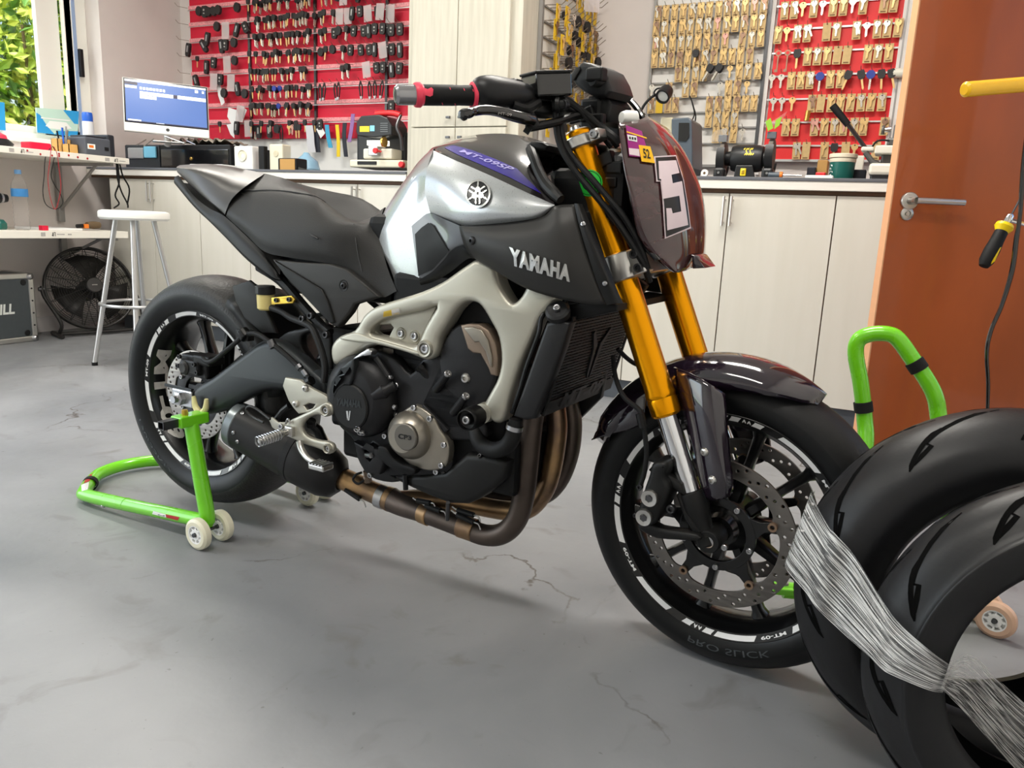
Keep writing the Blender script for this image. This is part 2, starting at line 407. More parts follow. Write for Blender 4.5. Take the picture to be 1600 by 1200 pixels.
# ---- window with frames, sliding sash and glass
XW = XL - .16
def wbar(mb, y0, y1, z0, z1, d=.05, x=XW): mb.box((x - d / 2, y0, z0), (x + d / 2, y1, z1))
w = MB(); wbar(w, WY0, WY1, WZ0, WZ0 + .045); wbar(w, WY0, WY1, WZ1 - .05, WZ1); wbar(w, WY0, WY0 + .05, WZ0, WZ1); wbar(w, WY1 - .10, WY1, WZ0, WZ1)
win = w.obj('window_1', 'window_frame', smooth=0, bevel=.004, struct=True)
w = MB(); ya = onX(62, 100, XW).y; yb = onX(97, 100, XW).y; yc = onX(106, 100, XW + .03).y; yd = onX(122, 100, XW + .03).y
def sash(name, y0, y1, x, l=.07, r=.07, m='window_frame'):
    s = MB(); wbar(s, y0, y0 + l, WZ0 + .04, WZ1 - .04, .035, x); wbar(s, y1 - r, y1, WZ0 + .04, WZ1 - .04, .035, x)
    wbar(s, y0, y1, WZ0 + .04, WZ0 + .09, .035, x); wbar(s, y0, y1, WZ1 - .09, WZ1 - .04, .035, x)
    return s.obj(name, m, win, smooth=0, bevel=.004)
sash('sash', 2.2, yb, XW - .02, .07, max(.07, yb - ya))
sash('sash', yb + .005, yd, XW + .03, .05, yd - yc + .02)
box('window_edge_strip', (XW + .028, yd - .035, WZ0 + .02), (XW + .052, yd - .012, WZ1), 'window_blue', win)
a = onX(122, 76, XW + .06); b = onX(131, 121, XW + .06)
box('window_latch', (XW + .05, a.y, b.z), (XW + .075, b.y, a.z), 'black_plastic', win, bevel=.004)
box('pane', (XW - .022, 2.27, WZ0 + .09), (XW - .018, ya, WZ1 - .09), 'glass', win)
box('pane', (XW + .028, yb + .05, WZ0 + .09), (XW + .032, yc, WZ1 - .09), 'glass', win)
box('pane', (XW - .022, WY0 + .05, WZ0 + .04), (XW - .018, 2.2, WZ1 - .05), 'glass', win)
box('window_sill', (XL - .17, WY0 - .0, WZ0 - .03), (XL + .02, WY1, WZ0 + .004), 'window_frame', win, bevel=.004)
# ---- outside: ground and shrubs
box('ground_outside', (-14, -8, -.35), (XL - .4, 12, -.12), 'grass', struct=True)
def shrub(label, c, rx, ry, rz, n, ms, seed):
    rnd = random.Random(seed); t = thing('garden_shrub', label, 'shrub', (c[0], c[1], -.12), 'shrubs outside the window')
    for mname, cnt in ms:
        v = []; f = []
        for i in range(int(n * cnt)):
            while True:
                q = Vector((rnd.uniform(-1, 1), rnd.uniform(-1, 1), rnd.uniform(-1, 1)))
                if .35 < q.length < 1: break
            P = Vector((c[0] + q.x * rx, c[1] + q.y * ry, c[2] + q.z * rz)); s = rnd.uniform(.03, .065)
            d = Vector((rnd.gauss(0, 1), rnd.gauss(0, 1), rnd.gauss(-.6, .7))).normalized(); nrm = Vector((rnd.gauss(.6, .8), rnd.gauss(0, .8), rnd.gauss(.6, .6))).normalized()
            sd = d.cross(nrm).normalized(); nn = sd.cross(d); k = len(v)
            v += [P, P + d * s + sd * s * .5 + nn * s * .12, P + d * s * 2.2, P + d * s - sd * s * .5 + nn * s * .12, P + d * s * 1.1 - nn * s * .08]
            f += [(k, k + 1, k + 4), (k + 1, k + 2, k + 4), (k + 2, k + 3, k + 4), (k + 3, k, k + 4)]
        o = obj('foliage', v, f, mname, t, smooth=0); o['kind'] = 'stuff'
    mb = MB()
    for k in range(7):
        a = rnd.uniform(0, 6.28); mb.tube([(c[0], c[1], -.14), (c[0] + math.cos(a) * rx * .3, c[1] + math.sin(a) * ry * .3, c[2] * .6), (c[0] + math.cos(a) * rx * .7, c[1] + math.sin(a) * ry * .7, c[2] + rz * .4)], [.035, .022, .01], 7, res=4)
    mb.obj('branches', 'bark', t)
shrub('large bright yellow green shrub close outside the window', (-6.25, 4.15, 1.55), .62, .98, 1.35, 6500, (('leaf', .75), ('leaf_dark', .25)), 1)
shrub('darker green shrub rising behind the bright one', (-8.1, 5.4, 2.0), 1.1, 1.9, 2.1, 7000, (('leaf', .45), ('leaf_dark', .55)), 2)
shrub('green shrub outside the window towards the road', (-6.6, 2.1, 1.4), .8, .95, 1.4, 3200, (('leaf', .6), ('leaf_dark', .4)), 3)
# ---- ceiling lamps
for i, (x, y) in enumerate(((-3.3, 2.6), (-.75, 2.5), (-3.3, .1), (-.7, .2))):
    t = thing('ceiling_lamp', ('white ceiling panel lamp above the left counter', 'white ceiling panel lamp above the grinder side', 'white ceiling panel lamp near the shop front', 'white ceiling panel lamp above the loose tyres')[i], 'lamp', (x, y, ZC), 'ceiling panel lamps')
    MB().box((x - .62, y - .17, ZC - .05), (x + .62, y - .15, ZC)).box((x - .62, y + .15, ZC - .05), (x + .62, y + .17, ZC)).box((x - .62, y - .17, ZC - .05), (x - .6, y + .17, ZC)).box((x + .6, y - .17, ZC - .05), (x + .62, y + .17, ZC)).obj('lamp_frame', 'white_plastic', t, smooth=0)
    box('diffuser', (x - .6, y - .15, ZC - .035), (x + .6, y + .15, ZC - .03), 'lamp_diffuser', t)
    al = area('lamp_light', (x, y, ZC - .06), (0, 0, -1), 1.2, .3, (44, 62, 30, 30)[i], (1, .95, .87)); al.parent = t; al.matrix_parent_inverse = Matrix.Translation(-t.location)
# ---------------------------------------------------------------- counters and cupboards
YC = 3.60
def handle(parent, x, z0, z1, y):
    MB().tube([(x, y - .03, z0), (x, y - .03, z1)], .006, 8).tube([(x, y, z0 + .015), (x, y - .03, z0 + .015)], .004, 6).tube([(x, y, z1 - .015), (x, y - .03, z1 - .015)], .004, 6).obj('handle', 'aluminium', parent)
def base_unit(label, x0, xs, x1, pair=True):
    t = thing('base_cabinet', label, 'cabinet', ((x0 + x1) / 2, 3.9, 0), 'white base cabinets along the back wall')
    MB().box((x0, YC + .04, .10), (x1, 4.44, 1.022)).obj('body', 'brown_board', t, smooth=0)
    box('plinth', (x0, YC + .07, 0), (x1, YC + .09, .10), 'grey_plastic', t)
    for a, b, hs in ((x0, xs, xs - .017), (xs, x1, xs + .017)):
        d = box('door', (a + .0025, YC + .02, .105), (b - .0025, YC + .04, 1.018), 'white_laminate', t, bevel=.0015)
        handle(d, hs, .875, 1.005, YC + .02)
    return t
base_unit('white two door base cabinet in the corner behind the stool', -4.80, -4.39, -3.97)
base_unit('white two door base cabinet behind the motorcycle tail', -3.97, -3.556, -3.147)
base_unit('white two door base cabinet against the tall cupboard, behind the seat', -3.147, -2.74, -2.405)
base_unit('white base cabinet just right of the tall cupboard, behind the tank', -1.74, -1.44, -1.13)
base_unit('white two door base cabinet behind the headlight with bar handles showing', -1.13, -.687, -.24)
base_unit('white base cabinet ending behind the wooden door', -.24, .2, .64)
def worktop(label, x0, x1):
    t = thing('worktop', label, 'worktop', ((x0 + x1) / 2, 4, 1.02))
    box('front_band', (x0, YC, 1.038), (x1, YC + .03, 1.076), 'worktop_white', t, bevel=.002)
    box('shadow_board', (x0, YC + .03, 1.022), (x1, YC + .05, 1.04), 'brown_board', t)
    box('slab', (x0, YC - .004, 1.076), (x1, 4.445, 1.09), 'worktop_dark', t, bevel=.002)
worktop('white edged worktop with dark top under the left red key board', -4.99, -2.405)
worktop('white edged worktop with dark top carrying the bench grinder', -1.74, .66)
ZW = 1.09
# tall cupboard
t = thing('tall_cupboard', 'tall cream wood grain cupboard with four doors behind the tank', 'cupboard', (-2.1, 3.9, 0))
box('body', (-2.40, YC + .002, 0), (-1.745, 4.44, 2.6), 'locker_laminate', t, bevel=.003)
for a, b, z0, z1 in ((-2.365, -2.098, 1.316, 2.5), (-2.094, -1.805, 1.316, 2.5), (-2.365, -2.098, .12, 1.31), (-2.094, -1.805, .12, 1.31)):
    d = box('door', (a, YC - .018, z0), (b, YC + .002, z1), 'locker_laminate', t, bevel=.0025)
    hx = -2.13 if a < -2.2 else -2.06; hz = 1.36 if z0 > 1 else 1.262
    MB().box((hx - .012, YC - .04, hz - .006), (hx + .012, YC - .03, hz + .006)).tube([(hx, YC - .018, hz), (hx, YC - .034, hz)], .004, 8).obj('knob', 'dark_steel', d, smooth=0, bevel=.002)
# ---------------------------------------------------------------- wooden door, standing open
DA = math.radians(25.5); DV = Vector((math.cos(DA), math.sin(DA), 0)); DN = Vector((math.sin(DA), -math.cos(DA), 0)); DO = Vector((-.022, 2.60, 0))
DM = Matrix(((DV.x, -DN.x, 0, DO.x), (DV.y, -DN.y, 0, DO.y), (0, 0, 1, 0), (0, 0, 0, 1)))   # local x along door, y to the back
door = box('door_1', (.004, 0, .012), (.83, .038, 2.04), 'door_wood', M=DM, struct=True)
box('door_edge_band', (0, 0, .012), (.004, .038, 2.04), 'door_edge', door, M=DM)
def dpx(x, y, off=0.):
    d = ray(x, y); P0 = DO + DN * off; t_ = (P0 - CO).dot(DN) / d.dot(DN); return CO + d * t_
hp = dpx(1420, 314); MB().lathe([(0, 0), (.026, 0), (.026, .006), (.024, .009), (.011, .010), (.010, .034), (0, .036)], hp, DN, 28).tube([hp + DN * .045 - DV * .0, hp + DN * .045 + DV * .14], .0095, 14).lathe([(.0095, 0), (.0095, .05)], hp, DN, 14).obj('door_lever', 'aluminium', door)
kp = dpx(1416, 334); MB().lathe([(0, 0), (.019, 0), (.019, .006), (.016, .008), (.010, .008), (.009, .004), (.006, .004), (.005, .009), (0, .009)], kp, DN, 24).box((-.001, -.008, -.004), (.001, -.0, .004), M=Matrix.Translation(kp + DN * .0)).obj('thumb_turn', 'aluminium', door)
# ================================================================ MOTORCYCLE
mat('tank_silver', srgb(176, 179, 181), .30, .55, coat=1., noise=.02, nscale=400)
mat('gloss_black', srgb(22, 17, 18), .18, coat=1.)
mat('stripe_blue', srgb(40, 26, 130), .25, coat=1.)
mat('satin_grey', srgb(44, 43, 42), .45, .15, spec=.35, bump=.03, bscale=500)
mat('satin_dark', srgb(20, 20, 20), .45, spec=.3, bump=.04, bscale=500)
mat('seat_vinyl', srgb(28, 27, 26), .55, spec=.4, bump=.22, bscale=420)
mat('seat_vinyl_dark', srgb(34, 33, 33), .55, bump=.22, bscale=420)
mat('tail_satin', srgb(62, 59, 57), .36, .3, noise=.08, nscale=5)
mat('frame_alu', srgb(172, 169, 157), .40, .55, bump=.03, bscale=300)
mat('engine_dark', srgb(32, 32, 34), .42, .35, spec=.35, bump=.10, bscale=260)
mat('engine_black', srgb(12, 12, 13), .55, spec=.25)
mat('engine_bronze', srgb(128, 112, 98), .4, .6)
mat('cover_grey', srgb(142, 136, 126), .33, .8, noise=.05, nscale=20)
mat('cover_cap', srgb(104, 100, 94), .4, .7)
mat('swing_grey', srgb(48, 51, 53), .38, .45, spec=.4, bump=.02, bscale=400)
mat('fork_gold', srgb(226, 150, 8), .24, .92, noise=.05, nscale=5)
mat('fender_purple', srgb(26, 17, 28), .12, coat=1., noise=.25, nscale=9)
mat('smoke_grey', srgb(138, 144, 148), .35)
mat('stripe_text', srgb(150, 142, 196), .4)
mat('bar_steel', srgb(150, 150, 153), .25, .9)
mat('cowl_smoke', srgb(58, 32, 34), .12, coat=1., noise=.45, nscale=26, stretch=(1, 1, 2))
mat('tyre', srgb(19, 19, 20), .50, spec=.35, noise=.12, nscale=12, bump=.08, bscale=220)
mat('tyre_worn', srgb(34, 33, 32), .48, spec=.4, noise=.16, nscale=40, bump=.6, bscale=170)
mat('tyre_side', srgb(14, 15, 16), .42, spec=.3, noise=.1, nscale=20)
mat('rim_black', srgb(13, 13, 14), .30, spec=.4, coat=.3)
mat('sticker_white', srgb(225, 225, 225), .35)
mat('sticker_grey', srgb(176, 172, 168), .45, noise=.15, nscale=60)
mat('tyre_print', srgb(62, 66, 68), .6)
mat('disc_steel', srgb(112, 108, 104), .38, .85, noise=.10, nscale=12)
mat('disc_rust', srgb(136, 112, 92), .5, .6)
mat('disc_rear', srgb(158, 153, 148), .34, .8, noise=.06, nscale=16)
mat('pipe_bronze', srgb(112, 92, 78), .34, .85, noise=.45, nscale=14, col2=srgb(176, 142, 100))
mat('pipe_dark', srgb(84, 74, 68), .42, .8, noise=.3, nscale=10)
mat('muffler_black', srgb(34, 33, 33), .42, .5, noise=.1, nscale=30)
mat('muffler_cap', srgb(112, 118, 120), .3, .6)
mat('fluid_yellow', srgb(226, 208, 136), .3, trans=.15)
mat('gunmetal', srgb(92, 94, 97), .3, .5, coat=.8)
mat('anod_gold', srgb(206, 172, 70), .3, .8)
mat('sensor_black', srgb(12, 12, 13), .38, spec=.3)
mat('grip_pink', srgb(226, 62, 88), .4)
mat('letter_silver', srgb(200, 200, 198), .25, .9)
mat('sticker_black', srgb(16, 15, 16), .3)
mat('sticker_pinkwhite', srgb(222, 204, 210), .4)
mat('sticker_yellow', srgb(240, 184, 20), .4)
mat('sticker_magenta', srgb(150, 30, 120), .4)
mat('sticker_green', srgb(40, 190, 60), .4)
mat('lens_clear', srgb(215, 215, 210), .08, .0, coat=1.)
RCp, FCp = Vector((-1.6491, 1.5574, .356)), Vector((-.2186, 1.4886, .2979))
BYAW, FYAW, FCAMB = -.5163 + CAM_YAW, -.5887 + CAM_YAW, -.0415
BF = Frame(Vector((RCp.x, RCp.y, 0)), Vector((math.cos(BYAW), math.sin(BYAW), 0)), Vector((-math.sin(BYAW), math.cos(BYAW), 0)), Vector((0, 0, 1)))
_rt = Vector((math.sin(FYAW), -math.cos(FYAW), 0)); _up = Vector((0, 0, 1))
FF = Frame(FCp, Vector((math.cos(FYAW), math.sin(FYAW), 0)), -(math.cos(FCAMB) * _rt + math.sin(FCAMB) * _up), -math.sin(FCAMB) * _rt + math.cos(FCAMB) * _up)
BIKE = thing('motorcycle', 'naked motorcycle with silver tank, gold forks and number 5 front plate', 'motorcycle', (RCp.x + .7, RCp.y - .05, 0))
RF = Frame(RCp, BF.ax, BF.ay, BF.az)      # rear wheel frame, origin in the axle
def F3(fr, lst): return [fr.w(fr.px(*p)) for p in lst]
# ---------------------------------------------------------------- wheels
def ringp(fr, r, lat, a): return fr.w((r * math.cos(a), lat, r * math.sin(a)))
def ring_arc(fr, prof, a0, a1, n):
    """strip swept over an arc; prof = (r, lat) list"""
    v = []; f = []; m = len(prof)
    for i in range(n + 1):
        a = a0 + (a1 - a0) * i / n
        for r, l in prof: v.append(ringp(fr, r, l, a))
    for i in range(n):
        for j in range(m - 1): f.append((i * m + j, i * m + j + 1, (i + 1) * m + j + 1, (i + 1) * m + j))
    return v, f
def ring_text(name, fr, s, a0, a1, fun, m, parent, **k):
    """text laid along an arc; fun(v) -> (r, lat)"""
    uv, f, _ = text_mesh(s, **k); V = []
    for u, v in uv:
        r, l = fun(v); V.append(ringp(fr, r, l, a0 + (a1 - a0) * u))
    return obj(name, V, f, m, parent, smooth=0)
def wheel(fr, name, tp, hw, spl, mtread, text_rim):
    N = 96
    rim = MB(); h = hw
    prof = [(.2335, -h + .004), (.2335, -h - .002), (.2295, -h - .006), (.2150, -h), (.2125, -h + .006), (.205, -h + .018), (.199, -h * .45), (.198, 0), (.199, h * .45), (.205, h - .018), (.2125, h - .006), (.2150, h), (.2295, h + .006), (.2335, h - .004)]
    v, f = ring_arc(fr, [Vector((*p, 0)).to_2d()[:] for p in prof], 0, 2 * math.pi, N); rim.add(v, f)
    wh = rim.obj(name, 'rim_black', BIKE, merge=.0002, smooth=40)
    # tyre: crown, shoulders and side walls
    half = cr([Vector((l, r, 0)) for r, l in tp], 4); full = [(p.y, p.x) for p in half] + [(p.y, -p.x) for p in half[-2::-1]]
    ns = len(full); k1 = ns // 5
    v, f = ring_arc(fr, full, 0, 2 * math.pi, N)
    fm = [0 if (i % (ns - 1)) in range(k1, ns - 1 - k1) else 1 for i in range(len(f))]
    ty = obj('tyre', v, f, None, wh, mats=[mtread, 'tyre_side'], fm=fm, smooth=50)
    # hub and five pairs of spokes
    lathe('hub', [(0, -.07), (.03, -.07), (.034, -.05), (.05, -.035), (.052, .035), (.034, .05), (.03, .07), (0, .07)], fr.o, fr.ay, 'rim_black', wh, 32)
    for k in range(5):
        for sgn in (-1, 1):
            a = math.radians(spl + 72 * k); b = a + sgn * math.radians(17)
            p0 = Vector((.045 * math.cos(a + sgn * .35), 0, .045 * math.sin(a + sgn * .35))); p1 = Vector((.2035 * math.cos(b), 0, .2035 * math.sin(b)))
            d = (p1 - p0).normalized(); s = Vector((-d.z, 0, d.x)); mb = MB(); V = []
            for q, wd, th in ((p0, .013, .022), (p0.lerp(p1, .55), .0085, .016), (p0.lerp(p1, .88), .010, .016), (p1, .019, .018)):
                for cx, cy in ((-1, -.6), (-.6, -1), (.6, -1), (1, -.6), (1, .6), (.6, 1), (-.6, 1), (-1, .6)): V.append(fr.w(q + s * wd * cx + Vector((0, th * cy, 0))))
            ff = [(i * 8 + j, i * 8 + (j + 1) % 8, (i + 1) * 8 + (j + 1) % 8, (i + 1) * 8 + j) for i in range(3) for j in range(8)]
            obj('spoke', V, ff + [tuple(range(8))], 'rim_black', wh, smooth=50)
    # rim tape segments and lettering on the flange of the near side
    fl = lambda v_: (.2172 + .0100 * v_, -h - .0016 - .0040 * v_)
    for k, a0, a1 in text_rim['bars']:
        sk = -.030; v = []; f = []; n = 8
        for i in range(n + 1):
            t_ = i / n
            for vv in (0, 1):
                r, l = fl(vv); a = math.radians(a0 + (a1 - a0) * t_) + (sk * (vv - .5) if i in (0, n) else 0); v.append(ringp(fr, r, l - .0005, a))
        f = [(2 * i, 2 * i + 1, 2 * i + 3, 2 * i + 2) for i in range(n)]
        obj('rim_tape', v, f, 'sticker_white', wh, smooth=60)
    for a0, a1 in text_rim['txt']:
        ring_text('rim_lettering', fr, 'MT-09', math.radians(a0), math.radians(a1), lambda v_: (fl(.18 + .6 * v_)[0], fl(.18 + .6 * v_)[1] - .0006), 'sticker_white', wh, bold=.03)
    for a0 in text_rim.get('mark', []):
        for s_ in (0, 2.4):
            v = []
            for u, vv in ((0, .1), (1, .45), (2, .1), (2.1, .4), (1.2, .9), (.8, .9), (-.1, .4)): r, l = fl(vv); v.append(ringp(fr, r, l - .0007, math.radians(a0 - s_ - u * .8)))
            obj('rim_mark', v, [tuple(range(7))], 'sticker_white', wh, smooth=0)
    return wh, ty
def pxang(fr, x, y, lat): p = fr.px(x, y, lat); return math.degrees(math.atan2(p.z, p.x)), math.hypot(p.x, p.z)
RT = [(.223, -.070), (.236, -.084), (.258, -.094), (.280, -.0945), (.300, -.082), (.3145, -.053), (.3210, -.022), (.3224, 0)]
FT = [(.223, -.046), (.234, -.056), (.250, -.0615), (.266, -.060), (.282, -.050), (.294, -.032), (.2992, -.012), (.300, 0)]
def tape(c0):
    cs = [c0 + 90 * k for k in range(4)]
    return dict(bars=[(0, c - a, c - b) for c in cs for a, b in ((9.7, 30.3), (32, 36.5), (43.2, 47.7), (57, 79.4))], txt=[(c + 6.8, c - 6.8) for c in cs], mark=[c - 38 for c in cs])
rw, rty = wheel(RF, 'rear_wheel', RT, .075, 20, 'tyre_worn', tape(78))
fwl, fty = wheel(FF, 'front_wheel', FT, .049, -12, 'tyre', tape(32.5))
# large letters inside the rear rim well and on the tyre wall
ring_text('rim_lettering', RF, 'MT-09', math.radians(151), math.radians(231), lambda v: (float(np.interp(-.067 + .040 * v, [-.069, -.057, -.034, 0], [.2125, .205, .199, .198])) - .0018, -.067 + .040 * v), 'sticker_grey', rw, bold=.05, sub=1)
ring_text('tyre_lettering', RF, '190/55R17', math.radians(204), math.radians(246), lambda v: (.2585 + .016 * v, -.0955), 'tyre_print', rw, bold=.0)
ring_text('tyre_lettering', FF, 'PRO SLICK', math.radians(-100), math.radians(-62), lambda v: (.2440 + .013 * v, -.0612 - .0008 * v), 'tyre_print', fwl)
# ---------------------------------------------------------------- brake discs
def disc(fr, lat, ro, ri, nb, rows, mname, parent, name='brake_disc', lobes=0, th=.005, n0=0.):
    outer = circ2((0, 0), ro, 96); inner = []
    for k in range(120):
        a = 2 * math.pi * k / 120; w_ = max(0, math.cos((a - n0) * lobes)) ** 6 if lobes else 0
        inner.append(((ri - .010 * w_) * math.cos(a), (ri - .010 * w_) * math.sin(a)))
    loops = [outer, inner]
    for r, n, o in rows:
        for k in range(n):
            a = 2 * math.pi * (k + o) / n; loops.append(circ2((r * math.cos(a), r * math.sin(a)), .0034, 8))
    return plate(name, fr, loops, lat, lat + th, mname, parent, bev=.0006, pix=False)
d1 = disc(FF, -.076, .149, .117, 5, [(.142, 20, 0), (.134, 20, .33), (.126, 20, .66)], 'disc_steel', fwl, lobes=5, n0=math.radians(22))
d2 = disc(FF, .071, .149, .117, 5, [(.142, 20, 0), (.134, 20, .33), (.126, 20, .66)], 'disc_steel', fwl, lobes=5, n0=math.radians(22))
for lat, s in ((-.074, -1), (.070, 1)):
    mb = MB(); n0 = math.radians(22)
    v, f = curve_mesh([circ2((0, 0), .074, 48), circ2((0, 0), .056, 48)], .008, .001); mb.add([FF.w((p.x, lat + p.z, p.y)) for p in v], f)
    for k in range(5):
        a = n0 + k * 2 * math.pi / 5; d = Vector((math.cos(a), math.sin(a))); t_ = Vector((-d.y, d.x))
        lp = [d * .068 + t_ * .022, d * .09 + t_ * .010, d * .112 + t_ * .008, d * .116, d * .112 - t_ * .008, d * .09 - t_ * .010, d * .068 - t_ * .022]
        v, f = curve_mesh([lp], .006, .001); mb.add([FF.w((p.x, lat + p.z, p.y)) for p in v], f)
    car = mb.obj('disc_carrier', 'rim_black', fwl)
    for k in range(5):
        a = n0 + k * 2 * math.pi / 5
        P = FF.w((.110 * math.cos(a), lat + s * .004, .110 * math.sin(a)))
        lathe('bobbin', [(.0045, .004), (.0045, .0045), (.0085, .0045), (.0085, -.004), (.0045, -.004), (.0045, .004)], P, FF.ay * s, 'disc_rust', fwl, 18)
        a += math.radians(36); bolt(fwl, FF.w((.067 * math.cos(a), lat + s * .005, .067 * math.sin(a))), FF.ay * s, .006)
disc(RF, -.086, .1225, .088, 5, [(.116, 22, 0), (.108, 22, .33), (.100, 22, .66)], 'disc_rear', rw, lobes=5)
plate('disc_carrier', RF, [circ2((0, 0), .092, 48), circ2((0, 0), .05, 32)], -.083, -.072, 'rim_black', rw, pix=False, bev=.002)
for k in range(5): bolt(rw, RF.w((.072 * math.cos(k * 1.2566), -.085, .072 * math.sin(k * 1.2566))), -RF.ay, .006)
# ---------------------------------------------------------------- swing arm, axle, rear brake
sa = plate('swingarm', BF, [[(301, 607), (330, 588), (362, 563), (390, 542), (402, 534), (414, 531), (432, 535), (455, 551), (480, 574), (503, 596), (508, 620), (492, 632), (470, 622), (446, 613), (420, 611), (398, 616), (372, 629), (345, 643), (322, 649), (309, 644), (301, 628)]], -.138, -.088, 'swing_grey', BIKE, bev=.019, smooth=4, ang=60)
plate('swingarm_arm', BF, [[(301, 607), (362, 563), (402, 534), (455, 551), (503, 596), (492, 632), (420, 611), (345, 643), (309, 644)]], .085, .13, 'swing_grey', BIKE, bev=.015, smooth=3, ang=60)
MB().tube([BF.w((.50, -.13, .455)), BF.w((.50, .13, .455))], .045, 20).tube([BF.w((.40, -.11, .47)), BF.w((.40, .11, .47))], .035, 16).obj('swingarm_pivot', 'swing_grey', BIKE)
plate('swingarm_brace', BF, [[(432, 535), (446, 520), (470, 514), (497, 508), (513, 512), (517, 545), (517, 585), (505, 596), (480, 574), (455, 551)], [(470, 528), (482, 520), (494, 524), (503, 545), (508, 572), (500, 588), (486, 568), (472, 545)]], -.105, -.08, 'satin_dark', BIKE, bev=.006, smooth=4, ang=60)
MB().box((-.075, -.128, .376), (.035, -.122, .384), M=Matrix(((BF.ax.x, BF.ay.x, 0, BF.o.x), (BF.ax.y, BF.ay.y, 0, BF.o.y), (0, 0, 1, 0), (0, 0, 0, 1)))).obj('axle_guard', 'swing_grey', BIKE, smooth=0, bevel=.001)
BM4 = Matrix(((BF.ax.x, BF.ay.x, 0, BF.o.x), (BF.ax.y, BF.ay.y, 0, BF.o.y), (0, 0, 1, 0), (0, 0, 0, 1)))
def bbox(name, a, b, m, parent=BIKE, bevel=.003, **k): return box(name, a, b, m, parent, bevel, M=BM4, **k)
bbox('chain_adjuster', (-.040, -.132, .332), (.042, -.112, .378), 'steel', bevel=.004)
MB().tube([BF.w((0, -.16, .356)), BF.w((0, .16, .356))], .010, 16).obj('rear_axle', 'steel', BIKE)
lathe('axle_nut', [(.011, .0), (.018, 0), (.019, .002), (.019, .014), (.011, .016), (.009, .012), (0, .012)], BF.w((0, -.132, .356)), -BF.ay, 'steel', BIKE, 6, smooth=0)
MB().tube([BF.w((-.06, -.122, .338)), BF.w((.03, -.122, .335))], .0045, 10).obj('adjuster_bolt', 'steel', BIKE)
bt = bvh(sa)
c = MB(); p = RF.px(293, 572, -.125); mtx = Matrix.Translation(RF.w(p)) @ BM4.to_3x3().to_4x4()
cal = MB().box((-.025, .0, -.028), (.075, .05, .032), M=mtx).box((-.015, -.012, -.02), (.055, .01, .02), M=mtx).box((.03, -.008, .01), (.095, .045, .036), M=mtx).obj('rear_caliper', 'satin_dark', BIKE, smooth=0, bevel=.006)
lathe('piston_cover', [(0, .004), (.012, .005), (.019, .0), (.020, -.012), (0, -.012)], RF.w(p + Vector((.002, -.014, -.002))), -BF.ay, 'satin_grey', cal, 24)
for q in ((-.02, .0), (.055, -.008), (.045, .012), (-.012, .026)): bolt(cal, RF.w(p + Vector((q[0], -.014, q[1]))), -BF.ay, .006, m='bolt_dark')
tube('rear_brake_hose', F3(BF, [(317, 560, -.13), (324, 565, -.135), (334, 563, -.14), (352, 549, -.145), (371, 533, -.148), (380, 525, -.148), (394, 521, -.148), (408, 525, -.148), (425, 537, -.15), (445, 553, -.15), (460, 567, -.15), (473, 580, -.155), (483, 592, -.16)]), .0062, 'black_rubber', BIKE, seg=10)
MB().tube(F3(BF, [(378, 517, -.146), (386, 528, -.146)]), .016, 10).box((-.02, -.15, -.012), (.022, -.128, .014), M=Matrix.Translation(BF.w(BF.px(381, 523, 0)) * 0 + BF.w(BF.px(382, 524, -.14)) - BM4.to_3x3() @ Vector((0, -.14, 0))) @ BM4.to_3x3().to_4x4()).obj('hose_clip', 'sensor_black', BIKE, bevel=.002)
MB().tube(F3(BF, [(423, 532, -.15), (428, 543, -.15)]), .010, 10).tube(F3(BF, [(466, 571, -.153), (470, 576, -.153)]), .0085, 10).tube(F3(BF, [(474, 580, -.155), (480, 588, -.157)]), .0080, 10).obj('hose_clamp', 'dark_steel', BIKE)
# reservoir with bracket and hose
P = BF.w(BF.px(415, 470, -.115)); res = lathe('brake_reservoir', [(0, -.022), (.016, -.022), (.020, -.018), (.021, .018), (0, .018)], P, (0, 0, 1), 'fluid_yellow', BIKE, 24)
lathe('reservoir_cap', [(.0225, .016), (.024, .018), (.024, .034), (.021, .037), (0, .037)], P, (0, 0, 1), 'black_plastic', res, 18, smooth=20)
plate('reservoir_bracket', BF, [[(424, 465), (455, 462), (460, 468), (457, 474), (424, 476)], circ2((452, 468), 2.6, 12)], -.138, -.132, 'anod_gold', BIKE, bev=.001)
for x, y in ((432, 469), (452, 468)): bolt(BIKE, BF.w(BF.px(x, y, -.139)), -BF.ay, .0058, m='bolt_dark')
tube('reservoir_hose', F3(BF, [(424, 481, -.12), (440, 487, -.125), (455, 497, -.13), (475, 505, -.14), (487, 512, -.15), (494, 525, -.155), (503, 550, -.16), (508, 575, -.165), (506, 598, -.17)]), .0078, 'black_rubber', BIKE, seg=10)
# hugger above the rear tyre
v = []; f = []
hp_ = [(-.105, .0), (-.103, .02), (-.085, .034), (-.05, .044), (0, .047), (.05, .044), (.085, .034), (.103, .02), (.105, 0)]
for i in range(9):
    a = math.radians(60 - i * 6.5)
    for l, dr in hp_: v.append(RF.w(((.300 + dr) * math.cos(a), l, (.300 + dr) * math.sin(a))))
f = [(i * 9 + j, i * 9 + j + 1, (i + 1) * 9 + j + 1, (i + 1) * 9 + j) for i in range(8) for j in range(8)]
obj('rear_hugger', v, f, 'satin_dark', BIKE, solid=.004, smooth=50)
plate('hugger_side', BF, [[(362, 447), (388, 438), (398, 446), (412, 475), (431, 521), (408, 520), (381, 497), (367, 470)]], -.116, -.104, 'satin_dark', BIKE, bev=.004)
